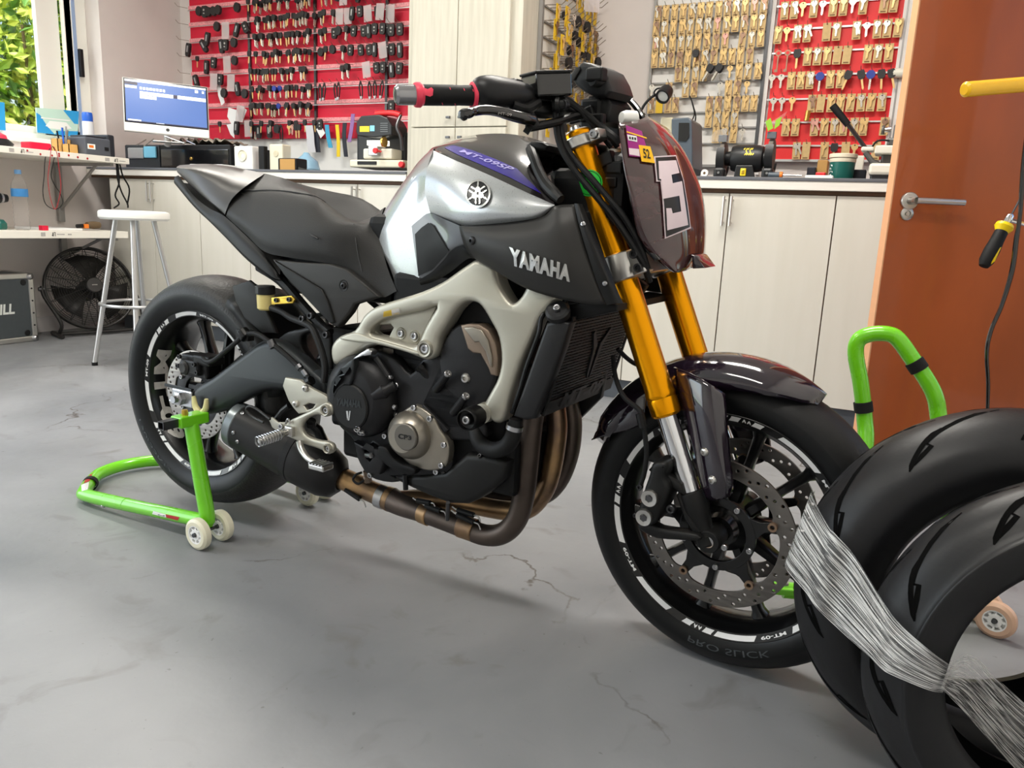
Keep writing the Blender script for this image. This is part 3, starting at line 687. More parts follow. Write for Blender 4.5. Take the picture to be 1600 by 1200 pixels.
# ---------------------------------------------------------------- muffler and exhaust
ma, mz = BF.px(366, 661, -.125), BF.px(524, 742, -.085); A, Z = BF.w(ma), BF.w(mz); ax = (Z - A); Ln = ax.length; ax.normalize()
def ell(prof, o, ax, ry=1., seg=36):
    """flattened lathe: narrower across the frame"""
    v, f = lathe_mesh(prof, o, ax, seg); out = []
    for p in v:
        d = (p - o).dot(BF.ay) ; out.append(p - BF.ay * d * (1 - ry))
    return out, f
mo = obj('muffler', *ell([(0.0339, -.004), (0.0520, .0), (0.0588, .004), (0.0599, .03), (0.0655, Ln * .62), (0.0655, Ln * .64)], A, ax, .85), 'muffler_black', BIKE)
obj('muffler_cap', *ell([(0, .012), (0.0339, .012), (0.0350, -.006), (0.0520, -.003), (0.0593, .004), (0.0616, .026), (0.0599, .028)], A, ax, .85), 'muffler_cap', mo)
obj('muffler_band', *ell([(0.0661, Ln * .60), (0.0684, Ln * .605), (0.0684, Ln * .66), (0.0661, Ln * .665)], A, ax, .85), 'black_plastic', mo)
obj('muffler_body_front', *ell([(0.0655, Ln * .64), (0.0678, Ln * .70), (0.0655, Ln * .93), (0.0542, Ln * 1.03), (0.0339, Ln * 1.08), (0.0271, Ln * 1.08)], A, ax, .85), 'muffler_black', mo)
mt = bvh(mo)
for x, y in ((379, 646), (365, 676), (371, 690)): bolt_at(mo, mt, x, y, .0055, kind='dome')
tube('heel_guard_loop', F3(BF, [(422, 655, -.205), (404, 641, -.2), (392, 635, -.2), (386, 637, -.2), (386, 643, -.2), (396, 652, -.2), (412, 660, -.205)]), .0032, 'satin_grey', mo, seg=8)
# header pipes, collector, link pipe
tube('link_pipe', F3(BF, [(536, 748, -.08), (556, 757, -.075), (585, 770, -.07), (612, 781, -.065)]), [.027, .027, .026, .03], 'pipe_bronze', BIKE, seg=20)
lathe('pipe_clamp', [(.0275, -.011), (.0295, -.010), (.0295, .010), (.0275, .011)], BF.w(BF.px(598, 776, -.068)), BF.w(BF.px(612, 781, -.065)) - BF.w(BF.px(585, 770, -.07)), 'steel', BIKE, 20)
tube('header_pipe', F3(BF, [(833, 640, -.085), (829, 675, -.085), (824, 725, -.085), (818, 775, -.085), (807, 812, -.085), (786, 833, -.085), (758, 836, -.085), (722, 823, -.083), (690, 811, -.08), (660, 800, -.076), (632, 790, -.07), (612, 781, -.065)]), [.0235] * 9 + [.024, .027, .029], 'pipe_dark', BIKE, seg=20)
tube('header_pipe', F3(BF, [(868, 635, .0), (870, 675, .0), (862, 730, .0), (848, 770, .0), (822, 796, .0), (785, 797, 0.), (735, 788, -.01), (690, 783, -.03), (650, 781, -.05), (622, 781, -.06)]), .0225, 'pipe_bronze', BIKE, seg=20)
tube('header_pipe', F3(BF, [(889, 628, .085), (894, 665, .085), (889, 710, .085), (872, 752, .085), (845, 775, .08), (800, 780, .06), (750, 775, .03), (690, 778, -.02), (640, 780, -.05)]), .0225, 'pipe_dark', BIKE, seg=20)
for q in (((742, 829, -.085), (720, 822, -.084)), ((672, 805, -.078), (660, 800, -.076))):
    a_, b_ = F3(BF, q); lathe('pipe_sleeve', [(.0236, -.002), (.0258, .0), (.0258, (b_ - a_).length), (.0236, (b_ - a_).length + .002)], a_, b_ - a_, 'pipe_bronze', BIKE, 20)
for q in (((652, 782, -.10), (672, 786, -.10)), ((665, 790, -.10), (688, 798, -.10)), ((715, 797, -.10), (740, 805, -.10)), ((714, 804, -.105), (740, 816, -.105)), ((540, 765, -.1), (562, 780, -.1))):
    a_, b_ = F3(BF, q); d = b_ - a_
    mb = MB().tube([a_, b_], .0062, 10); mb.obj('pipe_spring_sleeve', 'black_rubber', BIKE)
    tube('pipe_spring', [a_ - d * .35 + Vector((0, 0, .004)), a_, b_, b_ + d * .28, b_ + d * .42 - Vector((0, 0, .01))], .0018, 'steel', BIKE, seg=6, res=3)
lathe('oxygen_sensor', [(.010, 0), (.010, .012), (.007, .014), (.007, .03), (0, .03)], BF.w(BF.px(575, 752, -.085)), (0, -.3, 1), 'engine_bronze', BIKE, 6, smooth=0)
tube('drain_loop', F3(BF, [(566, 738, -.12), (556, 742, -.13), (552, 750, -.13), (560, 756, -.13), (569, 750, -.12)]), .003, 'black_rubber', BIKE, seg=8)
# ---------------------------------------------------------------- engine
eb = MB().box((.56, -.125, .30), (1.0, .125, .56), M=BM4).box((.70, -.12, .50), (.99, .12, .74), M=BM4).box((.50, -.10, .36), (.64, .10, .60), M=BM4).box((.86, -.13, .30), (1.03, .13, .42), M=BM4)
engine = eb.obj('engine', 'engine_black', BIKE, smooth=0, bevel=.012)
case = plate('crankcase', BF, [[(517, 640), (530, 668), (552, 690), (556, 715), (575, 745), (610, 755), (640, 748), (700, 740), (704, 712), (697, 690), (740, 690), (760, 680), (745, 640), (700, 600), (690, 560), (660, 560), (640, 585), (615, 560), (576, 545), (545, 553), (521, 590)]], -.150, -.10, 'engine_dark', engine, bev=.008, smooth=3, ang=60)
# clutch cover: dome with boss, flat disc and trim
cc = BF.px(563, 619, -.165); C0 = BF.w(cc); nY = -BF.ay
clutch = lathe('clutch_cover', [(.092, -.015), (.0925, .0), (.088, .010), (.078, .022), (.064, .030), (.060, .031), (0, .031)], C0, nY, 'engine_dark', engine, 56)
cd = BF.w(BF.px(547.5, 635, -.198)); cap_ = lathe('clutch_cap', [(.0, .004), (.047, .004), (.050, .001), (.051, -.01), (0, -.012)], cd, nY, 'satin_dark', engine, 40)
ct = bvh(clutch, case); cdt = bvh(cap_)
decal_text('clutch_lettering', 'YAMAHA', [(524, 633), (564, 638), (565, 627), (526, 621)], cdt, 'swing_grey', engine, bold=.05)
for pts in ([(541, 642), (544, 642), (544.5, 652), (543, 657)], [(546, 642), (548, 642), (546, 657), (544, 657), (545, 652)]): decal_poly('clutch_mark', pts, cdt, 'letter_silver', engine)
plate('clutch_trim', BF, [[(518, 612), (521, 592), (531, 575), (547, 563), (553, 561), (552, 580), (549, 594), (546, 602), (536, 602), (527, 610), (521, 622)], [(529, 586), (534, 578), (541, 577), (537, 583)], [(521, 598), (526, 591), (529, 592), (524, 600)]], -.204, -.185, 'swing_grey', engine, bev=.004)
plate('clutch_bracket', BF, [[(551, 560), (562, 552), (574, 545), (581, 549), (579, 555), (568, 557), (553, 562)]], -.185, -.165, 'steel', engine, bev=.003)
a_, b_ = F3(BF, ((584, 620, -.187), (618, 602, -.165))); tube('clutch_arm_boss', [a_, a_.lerp(b_, .5), a_.lerp(b_, .62), b_], [.012, .0165, .012, .010], 'engine_dark', engine, seg=16, res=0)
MB().tube(F3(BF, [(588, 560, -.16), (600, 578, -.16), (607, 589, -.16)]), .008, 10).obj('case_rib', 'engine_dark', engine)
# generator cover
gp = plate('generator_plate', BF, [[(616, 668), (624, 648), (638, 636), (651, 634), (674, 650), (685, 670), (699, 692), (700, 714), (694, 730), (676, 736), (655, 733), (634, 722), (618, 700)]], -.165, -.14, 'cover_grey', engine, bev=.005, smooth=3, ang=60)
g0 = BF.w(BF.px(640, 680, -.168)); gen = lathe('generator_cover', [(.053, -.01), (.053, .0), (.049, .012), (.040, .024), (.033, .030), (.0315, .0315), (0, .0315)], g0, nY, 'cover_grey', engine, 48)
g1 = BF.w(BF.px(634, 683, -.1985)); gcap = lathe('generator_cap', [(0, .003), (.027, .003), (.029, .001), (.029, -.006), (0, -.006)], g1, nY, 'cover_cap', engine, 40); gt = bvh(gcap)
decal_text('generator_lettering', 'CP3', [(622, 685), (643, 688), (643, 681), (623, 677)], gt, 'satin_dark', engine, bold=.03)
et = bvh(case, gp, clutch)
for x, y in ((576, 549), (609, 590), (616, 636), (618, 647), (602, 681), (586, 700), (647, 637), (672, 654), (694, 695), (690, 727), (682, 737), (579, 742), (639, 736), (620, 602), (541, 688), (538, 710), (532, 704), (553, 727)): bolt_at(engine, et, x, y, .0066)
plate('case_guard', BF, [[(590, 698), (602, 700), (612, 715), (628, 726), (645, 731), (648, 738), (641, 743), (622, 738), (604, 728), (592, 715)]], -.178, -.155, 'engine_black', engine, bev=.004, smooth=3)
plate('case_lower', BF, [[(552, 690), (572, 700), (592, 702), (600, 724), (592, 742), (575, 740), (562, 724)], [(567, 703), (573, 695), (582, 700), (584, 712), (577, 722), (570, 716)]], -.172, -.15, 'engine_dark', engine, bev=.004)
tube('drain_bolt', F3(BF, [(569, 710, -.16), (580, 712, -.175)]), .006, 'steel', engine, seg=10)
# cylinder block and head cover
hd = plate('cylinder_block', BF, [[(714, 508), (698, 524), (689, 545), (680, 578), (668, 605), (657, 630), (664, 640), (682, 655), (700, 672), (735, 668), (755, 640), (770, 606), (776, 580), (774, 548), (760, 520), (744, 506)]], -.150, -.09, 'engine_dark', engine, bev=.007, smooth=2, ang=60)
plate('head_cover', BF, [[(719, 508), (732, 506), (748, 507), (762, 516), (773, 536), (777, 560), (776, 588), (766, 586), (762, 575), (750, 553), (738, 552), (730, 545), (726, 532)]], -.156, -.12, 'engine_bronze', engine, bev=.004)
plate('head_seal', BF, [[(724, 512), (738, 511), (752, 516), (762, 532), (768, 558), (768, 574), (764, 570), (758, 549), (748, 534), (741, 535), (733, 525)]], -.161, -.15, 'cover_grey', engine, bev=.0025)
ht = bvh(hd); bolt_at(engine, ht, 728, 591, .011, kind='dome', m='aluminium')
for q in (((699, 585, -.175), (681, 609, -.152)), ((727, 620, -.175), (708, 645, -.152))):
    a_, b_ = F3(BF, q); MB().tube([a_, b_], .0085, 12).obj('bolt_boss', 'engine_dark', engine); bolt(engine, a_, a_ - b_, .0078, m='bolt')
plate('block_rib', BF, [[(655, 640), (661, 632), (700, 672), (694, 678)]], -.158, -.14, 'engine_dark', engine, bev=.003)
MB().tube(F3(BF, [(656, 572, -.15), (672, 588, -.14), (682, 598, -.135)]), .011, 12).tube(F3(BF, [(655, 571, -.153), (659, 575, -.15)]), .013, 10).obj('speed_sensor', 'sensor_black', engine)
for x, y in ((634, 590), (646, 588), (652, 602), (640, 612), (628, 606)):
    a_ = BF.w(BF.px(x, y, -.135)); MB().tube([a_, a_ + Vector((.012, -.01, .012)), a_ + Vector((.03, 0, .0))], .004, 8).obj('wiring', 'sensor_black', engine)
tube('wiring_loom', F3(BF, [(600, 556, -.13), (625, 570, -.135), (648, 590, -.13), (640, 620, -.125), (625, 640, -.125)]), .006, 'sensor_black', engine, seg=8)
# belly cover and sump
belly = plate('belly_cover', BF, [[(600, 742), (618, 752), (645, 765), (672, 777), (702, 788), (728, 789), (745, 782), (770, 765), (787, 750), (793, 722), (776, 716), (752, 712), (727, 710), (712, 722), (694, 738), (660, 742)]], -.155, .10, 'satin_dark', engine, bev=.012)
belt = bvh(belly)
for x, y in ((750, 713), (693, 738)): bolt_at(engine, belt, x, y, .005, m='bolt_dark')
MB().tube(F3(BF, [(633, 742, -.16), (634, 765, -.16)]), .006, 10).obj('stand_spring', 'sensor_black', engine)
MB().tube(F3(BF, [(700, 785, -.16), (699, 812, -.14)]), .0045, 8).obj('exhaust_bracket', 'dark_steel', engine)
# coolant hose
tube('coolant_hose', F3(BF, [(806, 655, -.165), (804, 670, -.165), (800, 685, -.165), (791, 697, -.165), (775, 703, -.16), (758, 699, -.155), (747, 686, -.15), (744, 670, -.14)]), [.013, .015, .0165, .0165, .0165, .0165, .0165, .0165], 'black_rubber', BIKE, seg=18)
for q in (((805, 664, -.165), (803, 672, -.165)),):
    a_, b_ = F3(BF, q); lathe('hose_clamp', [(.0155, 0), (.0175, 0), (.0175, .009), (.0155, .009)], a_, b_ - a_, 'steel', BIKE, 18)
# ---------------------------------------------------------------- main frame
fr_out = [(516, 541), (528, 526), (552, 516), (566, 494), (580, 482), (596, 475), (622, 467), (656, 456), (686, 441), (706, 426), (722, 414), (735, 406), (752, 408), (766, 416), (771, 432), (778, 448), (790, 466), (800, 474), (812, 462), (822, 443), (840, 446), (858, 457), (866, 466), (856, 482), (842, 500), (831, 526), (813, 566), (797, 615), (788, 650), (781, 661), (770, 661), (760, 650), (752, 640), (756, 628), (765, 612), (776, 590), (781, 562), (777, 528), (765, 503), (750, 479), (738, 472), (724, 473), (710, 485), (697, 506), (684, 527), (681, 545), (676, 558), (666, 563), (654, 560), (634, 552), (609, 545), (586, 540), (570, 543), (552, 556), (536, 566), (522, 571), (516, 560)]
fr_hole = [(574, 521), (586, 505), (604, 497), (630, 491), (655, 486), (680, 478), (672, 494), (662, 512), (652, 534), (644, 541), (628, 537), (600, 529)]
def frlean(p): return .018 * max(0, (p.z - .70) / .1) if p.z > .70 else 0
mf = plate('main_frame', BF, [fr_out, fr_hole], -.166, -.118, 'frame_alu', BIKE, bev=.011, smooth=3, ang=60, mirror=True, lean=lambda p: frlean(p) if p.y < 0 else frlean(p))
mft = bvh(mf)
rp = plate('frame_pocket', BF, [[(572, 522), (588, 500), (640, 486), (684, 474), (668, 510), (648, 545), (606, 534)], [(582, 514), (592, 508), (610, 507), (614, 512), (607, 526), (598, 527)]], -.142, -.125, 'frame_alu', mf, bev=.004)
rpt = bvh(rp)
plate('frame_crease', BF, [[(530, 530), (553, 520), (578, 528), (600, 534), (640, 546), (655, 551), (650, 555), (620, 546), (586, 537), (566, 536)]], -.169, -.16, 'frame_alu', mf, bev=.0035, smooth=3, ang=60)
for x, y in ((627, 521), (648, 525)):
    P, n = hit(rpt, x, y); lathe('bolt_recess', [(.0085, .001), (.012, .003), (.0135, .0), (.0135, -.003)], P, -BF.ay, 'frame_alu', mf, 20); bolt(mf, P, -BF.ay, .0075)
P = BF.w(BF.px(664, 545, -.168)); lathe('frame_boss', [(.011, -.010), (.0125, .004), (.0165, .005), (.0185, .0), (.019, -.03)], P, -BF.ay, 'frame_alu', mf, 28); bolt(mf, P - BF.ay * -.004, -BF.ay, .010)
decal_poly('frame_sticker', [(600, 487), (623, 481), (625, 490), (599, 495)], mft, 'anod_gold', mf, off=.0012)
decal_poly('frame_sticker', [(612, 484), (624, 481), (626, 489), (613, 492)], mft, 'sticker_grey', mf, off=.0014)
# crash bobbin
cb = BF.w(BF.px(727, 657, -.235)); cb2 = BF.w(BF.px(754, 646, -.165)); cax = (cb - cb2).normalized()
bob = lathe('crash_bobbin', [(.0, -.004), (.009, -.004), (.010, -.012), (.0175, -.010), (.019, -.002), (.021, -.004), (.0225, -.012), (.0225, -.045), (.016, -.048), (.012, -.05), (.012, -.09), (0, -.09)], cb, cax, 'sensor_black', BIKE, 30)
bolt(bob, cb - cax * .006, cax, .008)
lathe('bobbin_mount', [(.012, .006), (.020, .004), (.021, -.02), (0, -.02)], cb2, cax, 'frame_alu', mf, 24)
# ---------------------------------------------------------------- rear subframe, rearsets
tube('subframe_rail', F3(BF, [(404, 418, -.10), (440, 440, -.11), (472, 476, -.118), (500, 507, -.125), (515, 520, -.13)]), [.010, .012, .012, .012, .012], 'satin_dark', BIKE, seg=8, res=4)
tube('subframe_rail', [BF.w((p.x, -p.y, p.z)) for p in [BF.px(*q) for q in ((404, 418, -.10), (440, 440, -.11), (472, 476, -.118), (500, 507, -.125), (515, 520, -.13))]], .011, 'satin_dark', BIKE, seg=8, res=4)
for x, y, l in ((473, 498, -.14), (510, 523, -.15), (486, 493, -.145)): bolt(BIKE, BF.w(BF.px(x, y, l)), -BF.ay, .0085, m='bolt_dark')
lathe('shock_absorber', [(.022, 0), (.03, .01), (.03, .05), (.022, .06), (.024, .15), (.015, .16), (0, .16)], BF.w((.44, -.03, .46)), BF.ax * -.2 + Vector((0, 0, 1)), 'steel', BIKE, 20)
rs = plate('rearset_plate', BF, [[(445, 590), (468, 594), (484, 606), (506, 617), (516, 626), (508, 632), (494, 638), (482, 645), (466, 647), (458, 638), (450, 626), (441, 603)], [(474, 634), (482, 630), (492, 632), (488, 638), (479, 641)]], -.186, -.174, 'frame_alu', BIKE, bev=.003)
for x, y in ((477, 607), (462, 631)): bolt(rs, BF.w(BF.px(x, y, -.188)), -BF.ay, .0085, kind='dome', m='aluminium')
ra = plate('footrest_hanger', BF, [[(448, 660), (462, 652), (482, 643), (498, 634), (508, 629), (516, 633), (519, 641), (515, 649), (506, 652), (496, 648), (482, 652), (473, 660), (470, 669), (474, 679), (484, 685), (498, 689), (508, 690), (517, 694), (520, 702), (516, 709), (508, 710), (502, 704), (488, 699), (472, 694), (460, 688), (448, 682), (444, 674)]], -.202, -.186, 'frame_alu', rs, bev=.006, smooth=2, ang=60)
for x, y, r in ((509, 641, .0115), (512, 701, .0095)):
    P = BF.w(BF.px(x, y, -.204)); lathe('hanger_ring', [(r * .75, -.004), (r * .8, .004), (r, .0055), (r * 1.15, .002), (r * 1.2, -.01)], P, -BF.ay, 'frame_alu', rs, 22); bolt(rs, P - BF.ay * -.004, -BF.ay, r * .62)
plate('heel_guard', BF, [[(419, 655), (424, 652), (434, 660), (447, 660), (452, 668), (446, 676), (434, 675), (425, 668)]], -.196, -.190, 'frame_alu', rs, bev=.002)
bolt(rs, BF.w(BF.px(440, 666, -.197)), -BF.ay, .007)
a_, b_ = F3(BF, ((452, 674, -.205), (404, 690, -.285))); d = (b_ - a_)
MB().lathe([(0, d.length), (.004, d.length), (.0105, d.length - .012), (.0115, d.length - .016), (.0115, .022), (.008, .018), (.008, -.01), (0, -.01)], a_, d, 16).obj('footpeg', 'aluminium', rs)
mb = MB(); ax_, u_, w_ = perp(d)
for i in range(9):
    mb.lathe([(.0112, 0), (.0126, .001), (.0126, .003), (.0112, .004)], a_ + ax_ * (.026 + i * .0068), d, 16)
mb.obj('peg_grip', 'steel', rs)
bbox_c = BF.w(BF.px(456, 673, -.2)); box('peg_mount', (-.012, -.012, -.012), (.012, .012, .012), 'aluminium', rs, .003, M=Matrix.Translation(bbox_c) @ BM4.to_3x3().to_4x4())
tube('peg_spring', F3(BF, [(446, 662, -.206), (450, 655, -.207), (454, 662, -.206)]), .0025, 'steel', rs, seg=6)
tube('brake_pedal', F3(BF, [(468, 690, -.21), (471, 702, -.215), (480, 715, -.222), (494, 724, -.23), (503, 727, -.232)]), [.008, .0075, .007, .0065, .006], 'aluminium', rs, seg=12)
P = BF.w(BF.px(503, 728, -.24)); MB().box((-.022, -.020, -.006), (.022, .014, .006), M=Matrix.Translation(P) @ BM4.to_3x3().to_4x4()).obj('pedal_tip', 'aluminium', rs, smooth=0, bevel=.003)
for k in range(5): box('pedal_tooth', (-.021 + k * .009, -.0205, .005), (-.016 + k * .009, .0145, .009), 'steel', rs, .001, M=Matrix.Translation(P) @ BM4.to_3x3().to_4x4())
MB().tube(F3(BF, [(433, 654, -.18), (442, 642, -.18), (452, 634, -.178)]), .0075, 10).tube(F3(BF, [(478, 600, -.17), (487, 594, -.17)]), .011, 10).tube(F3(BF, [(482, 596, -.17), (484, 606, -.17)]), .007, 8).obj('brake_switch', 'sensor_black', rs)
MB().tube(F3(BF, [(484, 659, -.16), (497, 672, -.15), (505, 690, -.14)]), .012, 10).tube(F3(BF, [(486, 658, -.175), (486, 664, -.17)]), .012, 10).obj('master_cylinder', 'sensor_black', rs)
# left side controls, plain mirror of the main pieces
plate('rearset_plate', BF, [[(445, 590), (468, 594), (516, 626), (482, 645), (520, 702), (508, 710), (466, 690), (448, 660)]], .175, .188, 'frame_alu', BIKE, bev=.004)
tube('footpeg', [BF.w((.46, .20, .356)), BF.w((.478, .30, .362))], .011, 'aluminium', BIKE, seg=12)
# ---------------------------------------------------------------- tail, seat
patch('tail_cowl', BF, [
    [(281, 258, 0), (322, 256, 0), (355, 259.5, 0), (385, 265, 0), (414, 271, 0)],
    [(276, 261, -.055), (308, 264, -.07), (338, 273, -.075), (362, 285, -.078), (384, 291, -.08)],
    [(276, 264, -.058), (300, 274, -.082), (328, 293, -.095), (348, 305, -.10), (362, 311, -.10)],
    [(277, 269, -.058), (305, 294, -.085), (322, 309, -.100), (338, 322, -.107), (352, 333, -.110)],
    [(280, 272, -.040), (306, 298, -.06), (324, 312, -.080), (340, 325, -.090), (353, 336, -.095)]], 'tail_satin', BIKE, nu=4, nv=3)
patch('tail_lower', BF, [
    [(279, 274, -.055), (303, 306, -.082), (328, 326, -.098), (351, 338, -.108), (390, 374, -.118), (420, 405, -.122), (441, 436, -.118)],
    [(273, 277, -.060), (299, 312, -.090), (326, 340, -.108), (352, 357, -.118), (390, 391, -.128), (424, 420, -.130), (441, 437, -.122)],
    [(272, 286, -.055), (302, 322, -.080), (328, 347, -.095), (352, 371, -.105), (387, 407, -.118), (425, 436, -.120), (441, 438, -.118)],
    [(276, 284, -.0), (305, 318, -.0), (330, 342, 0), (354, 365, 0), (390, 402, 0), (428, 432, -.0), (444, 436, -.0)]], 'satin_dark', BIKE, nu=4, nv=3, smooth=30)
seat = patch('seat', BF, [
    [(414, 271, 0), (430, 275, 0), (447, 280, 0), (477, 295, 0), (500, 310, 0), (522, 326, 0), (553, 346, 0), (575, 341, 0), (601, 324, 0)],
    [(377, 295, -.065), (398, 298, -.075), (430, 298, -.08), (465, 301, -.085), (490, 306, -.085), (515, 325, -.078), (553, 348, -.062), (577, 344, -.052), (598, 331, -.045)],
    [(359, 320, -.098), (385, 335, -.118), (427, 346, -.132), (460, 350, -.137), (490, 352, -.137), (520, 353, -.13), (553, 352, -.112), (575, 356, -.094), (592, 358, -.078)],
    [(355, 332, -.108), (380, 350, -.128), (412, 372, -.145), (455, 383, -.150), (490, 388, -.148), (520, 393, -.142), (558, 398, -.125), (582, 408, -.115), (604, 414, -.108)],
    [(353, 338, -.105), (384, 366, -.122), (413, 393, -.138), (450, 402, -.142), (490, 408, -.140), (522, 414, -.135), (556, 428, -.128), (591, 464, -.128), (620, 455, -.122)]], 'seat_vinyl', BIKE, nu=5, nv=5)
st = bvh(seat)
tube('seat_seam', [hit(st, x, y)[0] + hit(st, x, y)[1] * .0005 for x, y in ((357, 322), (363, 311), (378, 302), (398, 298), (420, 297), (445, 298.5), (470, 302), (492, 307), (508, 316))], .0016, 'seat_vinyl_dark', seat, seg=6, res=3)
tube('seat_seam', [hit(st, x, y)[0] + hit(st, x, y)[1] * .0002 for x, y in ((553, 350), (556, 375), (560, 400), (566, 425))], .0013, 'seat_vinyl_dark', seat, seg=6, res=3)
# side panel
sp = plate('side_panel', BF, [[(424, 405), (445, 407), (465, 409), (515, 412), (540, 420), (565, 440), (592, 464), (572, 470), (553, 476), (546, 489), (527, 512), (520, 510), (500, 490), (480, 470), (450, 439)]], -.142, -.118, 'satin_grey', BIKE, bev=.006)
spt = bvh(sp)
plate('side_panel_rib', BF, [[(428, 407), (450, 420), (478, 437), (502, 452), (512, 472), (522, 504), (516, 506), (494, 484), (470, 458), (445, 432)]], -.147, -.135, 'satin_dark', sp, bev=.003)
P, n = hit(spt, 537, 446); lathe('screw_recess', [(.010, .0005), (.0125, .001), (.0135, -.002)], P, -BF.ay, 'satin_dark', sp, 20); bolt(sp, P, -BF.ay, .0078, m='bolt_dark', kind='dome')
plate('side_panel', BF, [[(424, 405), (515, 412), (592, 464), (553, 476), (520, 510), (450, 439)]], .118, .142, 'satin_grey', BIKE, bev=.006)
# dark core under tank and seat
MB().box((.60, -.09, .70), (1.12, .09, .86), M=BM4).box((.30, -.07, .66), (.66, .07, .76), M=BM4).box((1.00, -.10, .74), (1.20, .10, .90), M=BM4).obj('airbox', 'engine_black', BIKE, smooth=0, bevel=.02)
# ---------------------------------------------------------------- tank
tS = [(677, 235, -.072), (720, 254, -.120), (770, 276, -.150), (820, 299, -.166), (866, 319.5, -.172)]
tank = patch('tank', BF, [
    tS,
    [(668, 262, -.108), (716, 280, -.152), (767, 297, -.172), (817, 312, -.178), (866, 320, -.173)],
    [(664, 296, -.122), (716, 318, -.172), (768, 325, -.188), (822, 326, -.185), (866.5, 320.5, -.174)],
    [(672, 332, -.128), (722, 342, -.172), (776, 340, -.186), (830, 337, -.184), (867, 321, -.174)],
    [(674, 334, -.118), (722, 352, -.160), (778, 349.5, -.172), (836, 343, -.172), (867.5, 322, -.170)]], 'tank_silver', BIKE, nu=6, nv=5, smooth=50)
tr = patch('tank_rear', BF, [
    [(602, 325, 0), (626, 290, 0), (651, 256, 0), (668, 238, 0), (679, 231, -.0)],
    [(597, 336, -.045), (619, 302, -.055), (646, 264, -.060), (664, 245, -.062), (677, 235, -.072)],
    [(592, 350, -.072), (613, 324, -.085), (637, 290, -.092), (652, 272, -.096), (668, 262, -.108)],
    [(591, 366, -.086), (608, 348, -.098), (630, 325, -.104), (650, 306, -.106), (664, 296, -.122)],
    [(596, 388, -.094), (610, 375, -.104), (626, 360, -.110), (645, 346, -.116), (672, 332.5, -.128)],
    [(609, 418, -.100), (620, 410, -.108), (631, 402, -.112), (643, 394, -.117), (655, 388, -.122)],
    [(621, 452, -.104), (630, 448, -.108), (639, 444, -.112), (648, 441, -.116), (655, 438, -.118)]], 'tank_silver', tank, nu=5, nv=4, smooth=50)
cover = patch('tank_cover', BF, [
    [(668, 238, 0), (681, 228, 0), (725, 214, 0), (772, 208.5, 0), (815, 212, 0), (858, 224, 0)],
    [(671, 236.5, -.03), (690, 228.5, -.045), (733, 225, -.06), (783, 234, -.075), (832, 252, -.09), (866, 280, -.10)],
    [(674, 236, -.055), (700, 238, -.085), (735, 244, -.105), (785, 262, -.128), (832, 284, -.143), (866, 306, -.152)],
    [(677, 235, -.072), (698, 243, -.098), (722, 255, -.122), (772, 277, -.151), (822, 300, -.167), (866, 319.5, -.173)]], 'gloss_black', tank, nu=5, nv=4, smooth=50)
tct = bvh(cover)
decal_poly('blue_stripe', [(694, 231), (708, 227), (740, 236), (772, 248), (808, 264), (834, 290), (846, 303), (826, 293), (797, 278), (750, 257), (715, 242)], tct, 'stripe_blue', tank, off=.0008, cuts=5)
decal_text('tank_lettering', 'MT-09SP', [(717, 238), (799, 269), (805, 263.5), (720, 233)], tct, 'stripe_text', tank, off=.0016, bold=.02, shear=.3)
# knee panel and pad, black trim under it
kn = patch('knee_panel', BF, [
    [(643, 353, -.118), (655, 343, -.124), (671, 333, -.131), (696, 343, -.15), (719, 353, -.166)],
    [(647, 385, -.121), (662, 366, -.128), (682, 354, -.134), (703, 362, -.150), (728, 366, -.168)],
    [(652, 418, -.121), (666, 410, -.126), (684, 396, -.134), (706, 384, -.146), (732, 378, -.160)],
    [(655, 440, -.116), (668, 432, -.120), (686, 414, -.126), (706, 394, -.138), (726, 388, -.15)]], 'gunmetal', tank, nu=4, nv=4, mirror=True)
knt = bvh(kn)
decal_poly('knee_pad', [(650, 366), (660, 356), (671, 348), (678, 352), (702, 391), (690, 406), (676, 421), (655, 431)], knt, 'satin_dark', tank, off=.003, cuts=3)
patch('tank_trim', BF, [
    [(655, 437, -.126), (676, 424, -.133), (692, 408, -.140), (706, 391, -.15), (722, 386, -.16), (736, 396, -.168)],
    [(656, 442, -.124), (680, 430, -.131), (698, 414, -.138), (714, 398, -.148), (726, 394, -.158), (738, 400, -.165)],
    [(658, 447, -.118), (684, 437, -.123), (704, 425, -.128), (720, 412, -.14), (732, 404, -.15), (742, 404, -.155)]], 'sensor_black', tank, nu=3, nv=3)
patch('tank_flange', BF, [[(621, 452, -.106), (638, 446, -.112), (655, 438, -.12)], [(623, 457, -.104), (640, 452, -.110), (656, 443, -.118)]], 'aluminium', tank, nu=3, nv=2)
